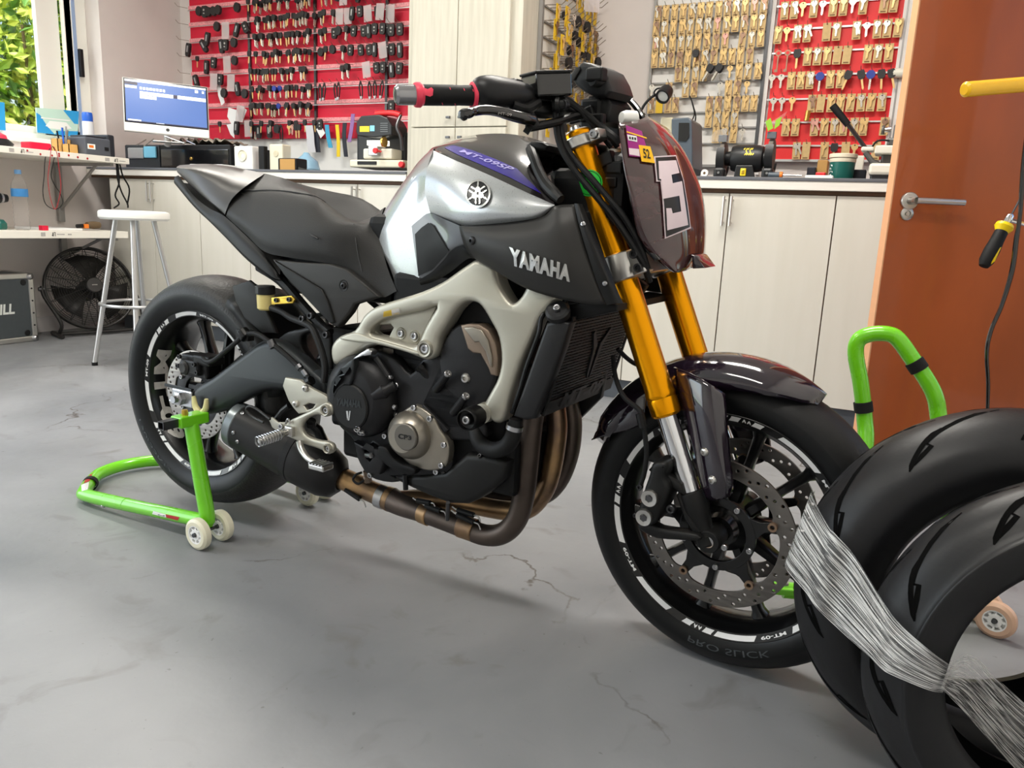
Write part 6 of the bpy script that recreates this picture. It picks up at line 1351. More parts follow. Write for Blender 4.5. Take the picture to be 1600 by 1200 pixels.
# printed boards leaning in the window
def poster(label, c, main):
    P = [onX(x, y_, -5.06 if k < 2 else -5.09) for k, (x, y_) in enumerate(c)]; n = Vector((.006, 0, 0))
    o = obj('window_poster', P + [p - n for p in P], [(0, 1, 2, 3), (7, 6, 5, 4), (0, 4, 5, 1), (1, 5, 6, 2), (2, 6, 7, 3), (3, 7, 4, 0)], main, smooth=0); tag(o, label, 'poster'); return P
def pin(P, u, v): return (P[0].lerp(P[1], u)).lerp(P[3].lerp(P[2], u), v) + Vector((.002, 0, 0))
P = poster('blue and white printed board leaning in the window corner', [(58, 207), (121, 214), (123, 174), (56, 168)], 'poster_pale')
wp = S.objects['window_poster'] if 'window_poster' in S.objects else None
for pts, m in (([(0, 0), (.42, 0), (.25, .28), (.08, .72), (0, .8)], 'poster_blue'), ([(.62, 1), (1, 1), (1, .5), (.9, .5)], 'poster_blue'), ([(.2, .30), (.30, .52), (.7, .52), (.84, .30), (.6, .22), (.3, .22)], 'poster_white'), ([(.42, 0), (1, 0), (1, .22), (.5, .16)], 'poster_blue'), ([(.1, .58), (.78, .58), (.8, .63), (.1, .63)], 'poster_white')):
    obj('print', [pin(P, u, v) for u, v in pts], [tuple(range(len(pts)))], m, wp, smooth=0)
P = poster('blue printed board at the left edge of the window', [(-40, 199), (9, 204), (7, 160), (-42, 156)], 'poster_blue')
# ---- stool
st_ = thing('bar_stool', 'white round bar stool with silver legs and foot ring', 'stool', (-3.62, 2.82, 0)); sc = Vector((-3.60, 2.85, 0))
lathe('seat', [(0, .822), (.150, .822), (.168, .817), (.172, .808), (.172, .785), (.162, .775), (0, .775)], sc, (0, 0, 1), 'stool_white', st_, 40)
for k in range(4):
    a = math.radians(-110 + 90 * k - 25); d = Vector((math.cos(a), math.sin(a), 0)); tube('leg', [sc + d * .09 + Vector((0, 0, .78)), sc + d * .235 + Vector((0, 0, .012))], .0135, 'stool_leg', st_, seg=14, res=0)
    lathe('foot', [(0, 0), (.015, 0), (.015, .018), (0, .018)], sc + d * .235, (0, 0, 1), 'black_rubber', st_, 14)
rr = [sc + Vector((.190 * math.cos(a * math.pi / 24), .190 * math.sin(a * math.pi / 24), .335)) for a in range(49)]; tube('foot_ring', rr, .008, 'stool_leg', st_, seg=10, res=0)
# ---- fan
fn = thing('floor_fan', 'black round wire cage floor fan under the lower shelf', 'fan', (-4.7, 3.36, 0)); fc = Vector((-4.70, 3.36, .305)); fN = Vector((.90, -.30, .32)).normalized(); _, fu, fv = perp(fN)
def fring(r, d, tr, seg=8, n=40): return tube_mesh([fc + fN * d + (fu * math.cos(k * 2 * math.pi / n) + fv * math.sin(k * 2 * math.pi / n)) * r for k in range(n + 1)], tr, seg, 0, False)
mb = MB(); mb.add(*fring(.268, .0, .009, 10, 56)); mb.add(*fring(.268, -.03, .006, 8, 56)); mb.obj('cage_rim', 'fan_black', fn)
mb = MB()
for k in range(16):
    r = .06 + k * .0128; mb.add(*fring(r, .075 * (1 - (r / .268) ** 2), .0014, 4)); mb.add(*fring(r, -.10 * (1 - (r / .268) ** 2) - .03, .0014, 4))
g_ = mb.obj('cage_rings', 'fan_black', fn, smooth=0); g_['kind'] = 'stuff'
mb = MB()
for k in range(20):
    a = k * math.pi / 10; d = fu * math.cos(a) + fv * math.sin(a)
    for sg, hh in ((1, .075), (-1, -.13)): mb.tube([fc + d * .05 + fN * hh, fc + d * .16 + fN * (hh * .62 if sg > 0 else -.095), fc + d * .268 + fN * (0 if sg > 0 else -.03)], .0022, 5, res=3)
g_ = mb.obj('cage_spokes', 'fan_black', fn, smooth=0); g_['kind'] = 'stuff'
lathe('badge', [(0, .085), (.045, .084), (.052, .078), (.052, .070), (0, .07)], fc, fN, 'fan_black', fn, 28); obj('badge_print', [fc + fN * .0856 + fu * x + Vector((0, 0, 1)) * z for x, z in ((-.016, -.003), (.016, -.003), (.016, .003), (-.016, .003))], [(0, 1, 2, 3)], 'sticker_grey', fn, smooth=0)
lathe('motor', [(0, -.16), (.05, -.155), (.065, -.12), (.065, -.05), (.035, -.02), (.03, .02), (0, .02)], fc, fN, 'fan_black', fn, 24)
for k in range(3):
    a = k * 2.094 + .5; V = []
    for r in (.03, .09, .16, .225):
        for t_ in (-.42, -.15, .15, .42):
            w_ = t_ * (1 + .5 * r / .2); d = fu * math.cos(a + w_) + fv * math.sin(a + w_); V.append(fc + d * r + fN * (w_ * .055 - .01))
    obj('blade', V, [(i * 4 + j, i * 4 + j + 1, (i + 1) * 4 + j + 1, (i + 1) * 4 + j) for i in range(3) for j in range(3)], 'fan_black', fn, solid=.003)
hv = Vector((fN.y, -fN.x, 0)).normalized() * -1
for s in (-1, 1):
    top = fc + hv * s * .285; bot = Vector((fc.x + .05, fc.y, 0)) + hv * s * .25; tube('stand_leg', [top + Vector((0, 0, .02)), top + Vector((.02, 0, -.05)), bot + Vector((.05, 0, .10)), bot + Vector((.03, 0, .03))], .011, 'fan_black', fn, seg=10, res=5)
    lathe('pivot_knob', [(0, .02), (.012, .02), (.014, .012), (.014, -.01), (0, -.01)], top, hv * s, 'dark_steel', fn, 10); tube('foot_bar', [bot + Vector((-.10, .04, .016)), bot + Vector((.10, -.03, .016))], .014, 'fan_black', fn, seg=10, res=0)
tube('base_bar', [Vector((fc.x + .07, fc.y, .022)) + hv * .26, Vector((fc.x + .07, fc.y, .022)) - hv * .26], .012, 'fan_black', fn, seg=10, res=0)
# ---- flight case
cs = thing('flight_case', 'dark grey tool case with aluminium edges on the floor by the wall', 'case', (-4.85, 2.6, 0)); cy1 = 2.975; cz = .418; cx = -4.70
MB().box((-4.93, 2.12, .01), (cx, cy1, cz - .004)).obj('panel', 'case_panel', cs, smooth=0)
mb = MB()
for q in (((cx - .028, 2.11, .0), (cx + .006, cy1 + .006, .034)), ((cx - .028, 2.11, cz - .034), (cx + .006, cy1 + .006, cz)), ((cx - .028, cy1 - .028, 0), (cx + .006, cy1 + .006, cz)), ((-4.966, cy1 - .028, cz - .034), (cx, cy1 + .006, cz)), ((-4.966, cy1 - .028, 0), (cx, cy1 + .006, .034)), ((-4.966, cy1 - .028, 0), (-4.935, cy1 + .006, cz))): mb.box(*q)
mb.obj('edge_profile', 'aluminium', cs, smooth=0, bevel=.006)
for z in (.02, cz - .02): lathe('corner_cap', [(0, .014), (.016, .010), (.022, 0), (.022, -.02), (0, -.02)], (cx + .004, cy1 - .012, z), (1, .6, 0), 'steel', cs, 14)
for z in (.055, cz - .055): lathe('corner_pad', [(0, .004), (.016, .003), (.019, 0), (0, 0)], (cx, cy1 - .055, z), (1, 0, 0), 'black_plastic', cs, 14)
for k in range(4): bolt(cs, Vector((cx + .006, cy1 - .012, .10 + k * .075)), (1, 0, 0), .005, m='bolt_dark')
a0, a1 = onX(-1, 485, cx).y, onX(22.5, 482, cx).y; uv, ff_, _ = text_mesh('ILL', bold=.035, shear=.15); obj('case_lettering', [(cx + .001, a0 + (a1 - a0) * u, .178 + .062 * v_) for u, v_ in uv], ff_, 'poster_white', cs, smooth=0)
tube('case_handle', [(-4.83, 2.35, cz), (-4.83, 2.38, cz + .035), (-4.83, 2.62, cz + .035), (-4.83, 2.65, cz)], .011, 'black_plastic', cs, seg=10)
# loose cables at the corner
for i, pts in enumerate(([(182, 255), (184, 280), (190, 300), (199, 318), (200, 325)], [(184, 256), (186, 285), (180, 305), (186, 318), (178, 325)], [(187, 256), (192, 275), (202, 295), (199, 320)])):
    o = tube('power_cable', [onX(x, y_, -4.45 - .02 * i) for x, y_ in pts], .005, 'black_rubber', seg=8, res=5); tag(o, ('black power cable hanging longest below the shelf end', 'kinked black power cable leftmost below the shelf end', 'black power cable bowed to the right below the shelf end')[i], 'cable', 'cables below the shelf end')
# ================================================================ LEFT COUNTER
mat('imac_alu', srgb(214, 212, 208), .35, .3)
mat('yellow_label', srgb(238, 208, 40), .4)
mat('handle_red', srgb(222, 34, 40), .4)
mat('brass', srgb(206, 170, 92), .3, .9)
mat('bag_blue', srgb(150, 196, 224), .3, alpha=.75)
mat('lanyard_purple', srgb(150, 110, 170), .5)
mat('lanyard_blue', srgb(60, 160, 200), .5)
mat('lanyard_yellow', srgb(236, 204, 30), .5)
mat('lanyard_dark', srgb(34, 36, 48), .5)
mat('lanyard_check', srgb(205, 205, 210), .5)
mat('lamp_warm', srgb(250, 245, 225), .4, emit=(1, .97, .85), estr=1.5)
mat('grey_machine', srgb(74, 84, 94), .4)
mat('beige_machine', srgb(206, 198, 170), .45)
mat('grinder_black', srgb(28, 29, 31), .4)
mat('stone_grey', srgb(112, 106, 100), .9, noise=.1, nscale=60)
mat('clear_shield', (1, 1, 1), .05, trans=.85, alpha=.35, ior=1.1)
mat('tub_green', srgb(22, 92, 84), .35)
mat('tub_cream', srgb(228, 218, 196), .4)
mat('press_cream', srgb(222, 218, 204), .4)
mat('press_grey', srgb(96, 96, 94), .4, .4)
mat('cardboard', srgb(190, 146, 84), .7)
mat('green_clip', srgb(150, 205, 60), .4, alpha=.8)
def rp(x, y, d): return CO + ray(x, y) * d
# ---- all-in-one computer
zdr = onY(290, 226, 3.78).z
BL, BR, TL = rp(194, 204, 4.80), rp(328, 217, 5.02), rp(190, 119, 4.80)
ux = (BR - BL); wI = ux.length; ux.normalize(); uz = (TL - BL); uz = (uz - ux * uz.dot(ux)); hI = uz.length; uz.normalize(); un = ux.cross(uz).normalize() or ux.cross(uz)
un = ux.cross(uz)
if un.dot(CO - BL) < 0: un = -un
IM = Matrix(((ux.x, -un.x, uz.x, BL.x), (ux.y, -un.y, uz.y, BL.y), (ux.z, -un.z, uz.z, BL.z), (0, 0, 0, 1)))   # x right, y back, z up
pc = thing('desktop_computer', 'silver all in one computer with a blue screen on the left counter', 'computer', BL + ux * wI / 2 - Vector((0, 0, BL.z - ZW)))
box('display_body', (0, 0, 0), (wI, .022, hI), 'imac_alu', pc, .006, M=IM)
box('screen_border', (.006, -.0012, hI * .165), (wI - .006, .0, hI - .006), 'black_gloss', pc, M=IM)
sx0, sx1, sz0, sz1 = .014, wI - .014, hI * .185, hI - .014
box('screen', (sx0, -.002, sz0), (sx1, -.0012, sz1), 'screen_blue', pc, M=IM)
def scr(u0, v0, u1, v1, m, nm='screen_element'): box(nm, (sx0 + (sx1 - sx0) * u0, -.0026, sz0 + (sz1 - sz0) * v0), (sx0 + (sx1 - sx0) * u1, -.002, sz0 + (sz1 - sz0) * v1), m, pc, M=IM)
scr(0, 0, 1, .022, 'screen_dark'); scr(.0, .955, 1, 1, 'screen_white'); scr(0, .88, .15, .95, 'screen_dark'); scr(.0, .80, .14, .86, 'screen_white')
for k in range(8): scr(.175 + k * .04, .785, .205 + k * .04, .85, 'screen_white')
for k in range(16): scr(.175 + k * .0515, .66, .222 + k * .0515, .745, 'screen_white' if k != 8 else 'screen_dark')
for k in range(4): scr(.175 + k * .0515, .575, .222 + k * .0515, .65, 'screen_white')
scr(.86, .86, .90, .93, 'screen_white'); scr(.95, .86, .975, .92, 'screen_white'); scr(.02, .02, .18, .055, 'screen_white'); scr(.36, .003, .46, .02, 'screen_white')
lathe('logo', [(0, .001), (.011, .001), (.011, 0)], IM @ Vector((wI / 2, -.0, hI * .09)), un, 'sticker_black', pc, 16)
cN = IM @ Vector((wI / 2, .03, hI * .3)); fl_ = Vector((cN.x, cN.y, zdr))
MB().tube([cN, cN - un * .08 + Vector((0, 0, -.12)), fl_ - un * .07 + Vector((0, 0, .02))], .022, 10, res=4).obj('stand_neck', 'imac_alu', pc); box('stand_foot', (wI / 2 - .09, .0, 0), (wI / 2 + .09, .12, .006), 'imac_alu', pc, .003, M=Matrix.Translation(Vector((0, 0, zdr - BL.z + .001))) @ Matrix(((ux.x, -un.x, 0, BL.x), (ux.y, -un.y, 0, BL.y), (0, 0, 1, BL.z), (0, 0, 0, 1))))
for a, b in (((228, 218), (214, 226)), ((258, 213), (288, 224)), ((292, 220), (305, 226)), ((240, 217), (225, 228))):
    tube('stand_wire', [rp(*a, 4.86), rp(*b, 4.80)], .004, 'aluminium', pc, seg=6, res=0)
# ---- cash drawer with keypad
YD = 3.78; a, b = onY(197, 256, YD), onY(360, 256, YD); zt = onY(290, 226, YD).z
cdw = thing('cash_drawer', 'long black cash drawer with a round lock under the computer', 'cash drawer', ((a.x + b.x) / 2, YD + .2, ZW))
box('body', (a.x, YD, ZW), (b.x, YD + .38, zt), 'black_plastic', cdw, .006); xm = onY(252, 240, YD).x
box('drawer_front', (xm, YD - .006, ZW + .012), (b.x - .01, YD, zt - .03), 'black_gloss', cdw, .003); box('side_front', (a.x + .004, YD - .005, ZW + .01), (xm - .01, YD, zt - .004), 'printer_dark', cdw, .003)
lathe('drawer_lock', [(0, .008), (.008, .008), (.011, .005), (.011, 0), (0, 0)], onY(299, 248, YD - .006), (0, -1, 0), 'brass', cdw, 18)
p0, p1 = onY(203, 248, YD), onY(226, 231, YD); box('grey_badge', (p0.x, YD - .016, p0.z), (p1.x, YD - .004, p1.z), 'silver_plate', cdw, .006)
p0, p1 = onY(228, 247, YD), onY(246, 229, YD); box('blue_badge', (p0.x, YD - .018, p0.z), (p1.x, YD - .004, p1.z), 'blue_screen', cdw, .006)
# crumpled plastic sheet on the drawer
rnd = random.Random(5); V = []; nu_, nv_ = 26, 8; pa, pb = onY(283, 225, YD + .1), onY(360, 228, YD + .1)
for i in range(nu_):
    for j in range(nv_): V.append(Vector((pa.x + (pb.x - pa.x) * i / (nu_ - 1), YD + .02 + .24 * j / (nv_ - 1), zt + .010 + .040 * abs(math.sin(i * .9 + j)) * rnd.uniform(.4, 1))))
o = obj('plastic_sheet', V, [(i * nv_ + j, (i + 1) * nv_ + j, (i + 1) * nv_ + j + 1, i * nv_ + j + 1) for i in range(nu_ - 1) for j in range(nv_ - 1)], 'plastic_wrap', smooth=20, solid=.002); tag(o, 'crumpled brownish plastic sheet lying on the cash drawer', 'plastic sheet')
def cbox(name, label, cat, x0, y0, x1, y1, Y, dep, m, bevel=.004, group=None):
    """block standing on the counter, seen between two pixel corners at depth Y"""
    a, b = onY(x0, y1, Y), onY(x1, y0, Y); o = box(name, (a.x, Y, ZW), (b.x, Y + dep, b.z), m, bevel=bevel); return tag(o, label, cat, group)
o = MB().box((onY(302, 255, 3.66).x, 3.63, ZW), (onY(352, 255, 3.66).x, 3.76, ZW + .028)).obj('paper_stack', 'paper', smooth=0, bevel=.003); tag(o, 'stack of white papers on the counter above the tail', 'paper')
t = thing('socket_box', 'white square socket box on the left counter', 'socket', (onY(375, 250, 3.8).x, 3.83, ZW)); a, b = onY(366, 256, 3.8), onY(394, 228, 3.8); box('housing', (a.x, 3.8, ZW), (b.x, 3.88, b.z), 'white_plastic', t, .008); lathe('socket_ring', [(.014, 0), (.03, .0), (.034, .006), (.034, -.002)], onY(379, 243, 3.798), (0, -1, 0), 'cream', t, 22)
cbox('marker_pen', 'black upright battery stick between the white socket boxes', 'battery', 404, 228, 412, 257, 3.8, .035, 'black_plastic')
t = thing('socket_box', 'white narrow box with a round port right of the black stick', 'socket', (onY(430, 250, 3.82).x, 3.85, ZW)); a, b = onY(421, 256, 3.82), onY(441, 225, 3.82); box('housing', (a.x, 3.82, ZW), (b.x, 3.90, b.z), 'cream', t, .008); lathe('port', [(0, .002), (.018, .002), (.020, 0), (0, 0)], onY(431, 240, 3.818), (0, -1, 0), 'beige_machine', t, 18)
t = thing('label_maker', 'beige and black handheld device lying on the left counter', 'device', (onY(450, 255, 3.75).x, 3.8, ZW)); a, b = onY(434, 257, 3.74), onY(463, 247, 3.74); box('housing', (a.x, 3.74, ZW), (b.x, 3.84, b.z), 'black_plastic', t, .008); box('face', (a.x + .02, 3.735, ZW + .008), (b.x - .01, 3.741, b.z - .006), 'cardboard', t, .002); MB().add([(b.x - .01, 3.75, ZW + .03), (b.x - .01, 3.83, ZW + .03), (onY(494, 258, 3.75).x, 3.83, ZW), (onY(494, 258, 3.75).x, 3.75, ZW), (b.x - .01, 3.75, ZW), (b.x - .01, 3.83, ZW)], [(0, 1, 2, 3), (0, 4, 5, 1), (0, 3, 4), (1, 5, 2), (3, 2, 5, 4)]).obj('wedge', 'black_gloss', t, smooth=0)
a, b = onY(459, 257, 3.95), onY(492, 236, 3.95); rnd = random.Random(8)
o = lathe('plastic_bag', [(.0, .0), (.07, .0), (.085, .03), (.07, .08), (.03, .11), (.015, .13), (0, .13)], ((a.x + b.x) / 2, 3.97, ZW), (0, 0, 1), 'bag_blue', None, 14); tag(o, 'pale blue plastic bag on the left counter', 'bag')
# ---- lanyards and packets hanging under the red board
YP = 4.415
def strip(label, pts, w, m, Y=4.37, check=None):
    """flat hanging strap through px points"""
    P = [onY(x, y, Y) for x, y in pts]; Q = cr(P, 4); V = []
    for i, p in enumerate(Q): V += [p + Vector((-w / 2, 0, 0)), p + Vector((w / 2, 0, 0))]
    o = obj('lanyard', V, [(2 * i, 2 * i + 1, 2 * i + 3, 2 * i + 2) for i in range(len(Q) - 1)], m, smooth=0, solid=.004); return tag(o, label, 'lanyard', 'lanyards under the red board')
strip('white and black patterned lanyard strap, widest of the hanging straps', [(483, 196), (485, 210), (486, 225), (488, 238)], .065, 'lanyard_check'); strip('dark checked strap beside the white patterned lanyard', [(494, 195), (495, 215), (497, 238)], .045, 'lanyard_dark', 4.385)
strip('light blue lanyard strap below the red board', [(511, 195), (513, 212), (517, 231)], .035, 'lanyard_blue'); strip('bright yellow lanyard strap hanging lowest below the red board', [(527, 195), (529, 220), (529, 245)], .028, 'lanyard_yellow'); strip('dark navy lanyard strap right of the yellow one', [(539, 192), (538, 215), (541, 245)], .032, 'lanyard_dark'); strip('pale purple lanyard strap next to the key machine', [(552, 178), (550, 198), (546, 222)], .03, 'lanyard_purple')
o = obj('price_card', [onY(x, y, 4.36) for x, y in ((494, 202), (501, 195), (508, 208), (501, 216))], [(0, 1, 2, 3)], 'paper', smooth=0, solid=.002); tag(o, 'small white card hanging among the lanyards', 'card')
# ---- key cutting machine
YK = 3.72
km = thing('key_cutting_machine', 'black and cream key cutting machine with a red handle', 'key machine', (onY(595, 260, YK).x, YK + .15, ZW))
def kbox(name, x0, y0, x1, y1, m, yo=0., dep=.2, bv=.008): a, b = onY(x0, y1, YK + yo), onY(x1, y0, YK + yo); return box(name, (a.x, YK + yo, max(ZW, a.z)), (b.x, YK + yo + dep, b.z), m, km, bv)
kbox('base', 546, 250, 630, 261, 'cream', 0, .26); kbox('base_slot', 558, 252, 588, 257, 'black_plastic', -.004, .02, .002); kbox('carriage', 567, 232, 612, 248, 'press_cream', .02, .12); kbox('jaw', 575, 228, 590, 243, 'silver_plate', -.01, .08, .003)
kbox('back_body', 556, 205, 634, 255, 'grinder_black', .12, .16, .02)
plate_pts = [(556, 205), (557, 190), (564, 181), (592, 179), (605, 184), (612, 196), (612, 211), (585, 215), (558, 212)]
Pk = [onY(x, y, YK) for x, y in plate_pts]; n = len(Pk); obj('hood', Pk + [p + Vector((0, .16, 0)) for p in Pk], [tuple(range(n)), tuple(range(2 * n - 1, n - 1, -1))] + [(i, n + i, n + (i + 1) % n, (i + 1) % n) for i in range(n)], 'grinder_black', km, smooth=0, bevel=.006)
kbox('hood_window', 573, 219, 601, 227, 'lamp_warm', .03, .05, .002); kbox('warning_label', 562, 197, 577, 206, 'yellow_label', -.002, .003, 0); kbox('label_white', 578, 196, 585, 205, 'blue_screen', -.002, .003, 0)
for k in range(5): kbox('vent', 594, 192 + k * 3.2, 606, 193.4 + k * 3.2, 'black_gloss', -.002, .004, 0)
tube('red_handle', [onY(588, 178, YK + .03), onY(600, 177, YK + .03), onY(614, 177, YK + .03), onY(626, 180, YK + .03)], .016, 'handle_red', km, seg=12); tube('lever_arm', [onY(626, 180, YK + .03), onY(620, 198, YK), onY(626, 215, YK), onY(628, 235, YK)], .009, 'dark_steel', km, seg=8); lathe('clamp_knob', [(0, .03), (.014, .028), (.016, .015), (.008, .01), (.006, -.03), (0, -.03)], onY(590, 236, YK - .02), (0, -1, 0), 'handle_red', km, 16)
lathe('cutter_wheel', [(0, .006), (.028, .006), (.028, -.006), (0, -.006)], onY(600, 222, YK + .02), (1, 0, 0), 'brass', km, 24); lathe('adjust_knob', [(0, .02), (.016, .02), (.018, 0), (0, 0)], onY(629, 258, YK - .0), (0, -1, .2), 'handle_red', km, 12)
# ================================================================ RIGHT COUNTER
YG = 3.78
# grey key code machine with cream side
gm = thing('key_code_machine', 'grey machine with a black window behind the number plate', 'machine', (onY(1055, 270, YG).x, YG + .1, ZW))
Pg = [onY(x, y, YG) for x, y in ((1049, 185), (1076, 183), (1081, 188), (1082, 262), (1076, 274), (1062, 276), (1049, 250))]; n = len(Pg); obj('front_housing', Pg + [p + Vector((0, .22, 0)) for p in Pg], [tuple(range(n)), tuple(range(2 * n - 1, n - 1, -1))] + [(i, n + i, n + (i + 1) % n, (i + 1) % n) for i in range(n)], 'grey_machine', gm, smooth=0, bevel=.006)
a, b = onY(1026, 262, YG + .03), onY(1052, 183, YG + .03); box('side_housing', (a.x, YG + .03, ZW), (b.x, YG + .24, b.z), 'beige_machine', gm, .008)
Pw = [onY(x, y, YG - .002) for x, y in ((1061, 192), (1077, 192), (1077, 214), (1072, 221), (1060, 220))]; obj('window', Pw, [tuple(range(5))], 'black_gloss', gm, smooth=0, solid=.003)
a = onY(1030, 182, YG + .1); tube('lamp_arm', [rp(1008, 178, 3.7), rp(1000, 180, 3.7), rp(1006, 165, 3.68), rp(1018, 152, 3.66), rp(1030, 146, 3.65)], .0065, 'black_plastic', gm, seg=10); d_ = (rp(1044, 160, 3.45) - rp(1036, 140, 3.65)).normalized()
lathe('lamp_head', [(0, -.03), (.030, -.028), (.034, -.01), (.034, .035), (.028, .036), (.027, .025), (0, .02)], rp(1039, 146, 3.62), Vector((-.1, -.75, -.55)), 'black_plastic', gm, 24); lathe('lamp_glass', [(0, .028), (.025, .027), (.025, .02)], rp(1039, 146, 3.62), Vector((-.1, -.75, -.55)), 'lens_clear', gm, 20)
tube('lamp_bracket', [rp(1036, 137, 3.62), rp(1026, 139, 3.63), rp(1022, 146, 3.64), rp(1030, 150, 3.64)], .004, 'black_plastic', gm, seg=8)
# bench grinder
gr_ = thing('bench_grinder', 'black bench grinder with two grey wheels and a yellow switch', 'bench grinder', (onY(1170, 275, YG).x, YG + .1, ZW)); gy = YG + .09
cL, cR = onY(1130, 247, gy), onY(1205, 243, gy); cM = onY(1168, 248, gy)
gmot = lathe('motor', [(0, -.115), (.030, -.115), (.035, -.075), (.056, -.070), (.062, -.05), (.062, .05), (.056, .070), (.035, .075), (.030, .115), (0, .115)], cM, (1, 0, 0), 'grinder_black', gr_, 32)
for c_, nm in ((cL, 'left'), (cR, 'right')):
    lathe('grinding_wheel', [(0, -.011), (.062, -.011), (.073, -.010), (.075, -.006), (.075, .006), (.073, .010), (.062, .011), (0, .011)], c_, (1, 0, 0), 'stone_grey', gr_, 36)
    V = []; 
    for x_ in (-.018, .018):
        for k in range(15):
            an = math.radians(-60 - k * 13.5)
            for r in (.080, .086): V.append(c_ + Vector((x_, r * math.sin(an) * -1 * -1, r * math.cos(an))) * 1.0)
    obj('wheel_guard', V, [(30 * s + 2 * k, 30 * s + 2 * k + 1, 30 * s + 2 * k + 3, 30 * s + 2 * k + 2) for s in (0, 1) for k in range(14)] + [(2 * k + 1, 2 * k + 3, 30 + 2 * k + 3, 30 + 2 * k + 1) for k in range(14)] + [(2 * k, 30 + 2 * k, 30 + 2 * k + 2, 2 * k + 2) for k in range(14)], 'grinder_black', gr_)
    box('guard_foot', (c_.x - .026, gy - .075, ZW + .004), (c_.x + .026, gy - .01, ZW + .055), 'grinder_black', gr_, .012)
    bolt(gr_, Vector((c_.x, gy - .077, ZW + .03)), (0, -1, 0), .006)
    box('shield_bracket', (c_.x - .020, gy - .055, c_.z + .07), (c_.x + .020, gy - .035, c_.z + .10), 'grey_plastic', gr_, .002)
V = [onY(x, y, gy - .06) for x, y in ((1104, 222), (1118, 204), (1135, 200), (1136, 222))]; obj('eye_shield', V, [(0, 1, 2, 3)], 'clear_shield', gr_, smooth=0, solid=.002)
V = [onY(x, y, gy - .06) for x, y in ((1194, 197), (1230, 174), (1218, 195), (1205, 203))]; obj('eye_shield', V, [(0, 1, 2, 3)], 'clear_shield', gr_, smooth=0, solid=.002)
for pts in (((1196, 190), (1204, 184), (1208, 200), (1200, 205)), ((1212, 188), (1222, 182), (1218, 196), (1210, 202))): obj('shield_clip', [onY(x, y, gy - .065) for x, y in pts], [(0, 1, 2, 3)], 'green_clip', gr_, smooth=0, solid=.003)
MB().add([onY(x, y, gy + o_) for o_ in (-.06, .06) for x, y in ((1150, 258), (1176, 258), (1180, 279), (1146, 279))], [(0, 1, 2, 3), (7, 6, 5, 4), (0, 4, 5, 1), (1, 5, 6, 2), (2, 6, 7, 3), (3, 7, 4, 0)]).obj('pedestal', 'grinder_black', gr_, smooth=0, bevel=.004)
a, b = onY(1156, 275, gy - .066), onY(1166, 263, gy - .066); box('switch', (a.x, gy - .070, a.z), (b.x, gy - .058, b.z), 'yellow_label', gr_, .003); box('switch_rocker', (a.x + .006, gy - .073, a.z + .010), (b.x - .006, gy - .068, b.z - .006), 'anod_gold', gr_, .002)
mtree = bvh(gmot)
for k in range(5): decal_poly('paint_mark', [(1162 + k * 3, 233 + (k % 2) * 2), (1165 + k * 3, 231), (1166 + k * 3, 241), (1163 + k * 3, 243)], mtree, 'yellow_label', gr_, off=.0012, cuts=0)
t = thing('bearing_roller', 'small white roller bearing on the counter edge', 'roller', (onY(1101, 276, 3.66).x, 3.68, ZW)); c_ = onY(1101, 272, 3.66); c_.z = ZW + .017
lathe('roller', [(.006, -.008), (.016, -.008), (.017, -.005), (.017, .005), (.016, .008), (.006, .008)], c_, (0, -1, 0), 'white_plastic', t, 24); lathe('roller_hub', [(0, .006), (.004, .006), (.0065, .004), (.0065, -.004), (0, -.004)], c_, (0, -1, 0), 'pipe_bronze', t, 14)
# counter clutter on the right
t = thing('screwdriver', 'blue screwdriver with an orange collar on the right counter', 'screwdriver', (onY(1210, 282, 3.68).x, 3.68, ZW)); a, b, c_ = [onY(x, 280, 3.68) for x in (1200, 1222, 1252)]
for p in (a, b, c_): p.z = ZW + .014
tube('handle', [a, a.lerp(b, .8)], .013, 'grey_machine', t, seg=12, res=0); tube('collar', [a.lerp(b, .8), b], .015, 'orange', t, seg=12, res=0); tube('shaft', [b, c_], .004, 'steel', t, seg=8, res=0)
cbox('cardboard_box', 'brown cardboard box behind the green tub', 'box', 1274, 250, 1294, 282, 4.05, .1, 'cardboard'); cbox('blue_case', 'dark blue case on the right counter beside the cardboard box', 'case', 1259, 261, 1275, 282, 4.0, .1, 'lanyard_dark'); cbox('flat_box', 'flat white and blue box lying before the green tub', 'box', 1257, 274, 1302, 282, 3.70, .06, 'poster_white'); cbox('red_pack', 'red packet between the cardboard box and the white box', 'packet', 1273, 269, 1290, 282, 3.8, .06, 'handle_red')
o = cbox('white_card', 'white folded card leaning between the green tub and the press', 'card', 1332, 243, 1351, 272, 3.98, .02, 'press_cream'); cbox('blue_bag', 'dark blue pouch behind the green tub', 'pouch', 1331, 265, 1354, 283, 3.9, .06, 'lanyard_dark')
tb = thing('plastic_tub', 'dark green plastic tub with a cream lid on the right counter', 'tub', (onY(1313, 283, 3.80).x, 3.84, ZW)); c_ = onY(1313, 283, 3.84); c_.z = ZW; zt_ = onY(1313, 241, 3.84).z - ZW; rr_ = (onY(1334, 262, 3.84).x - onY(1292, 262, 3.84).x) / 2
tbody = lathe('tub_body', [(0, 0), (rr_ * .86, 0), (rr_ * .90, .005), (rr_ * .98, zt_ - .022), (0, zt_ - .022)], c_, (0, 0, 1), 'tub_green', tb, 36); lathe('tub_rim', [(rr_ * .98, zt_ - .036), (rr_ * 1.0, zt_ - .034), (rr_ * 1.0, zt_ - .02), (rr_ * .98, zt_ - .02)], c_, (0, 0, 1), 'tub_cream', tb, 36); lathe('tub_lid', [(rr_ * 1.0, zt_ - .018), (rr_ * 1.06, zt_ - .016), (rr_ * 1.07, zt_ - .002), (rr_ * 1.03, zt_), (0, zt_)], c_, (0, 0, 1), 'tub_cream', tb, 36)
tt_ = bvh(tbody)
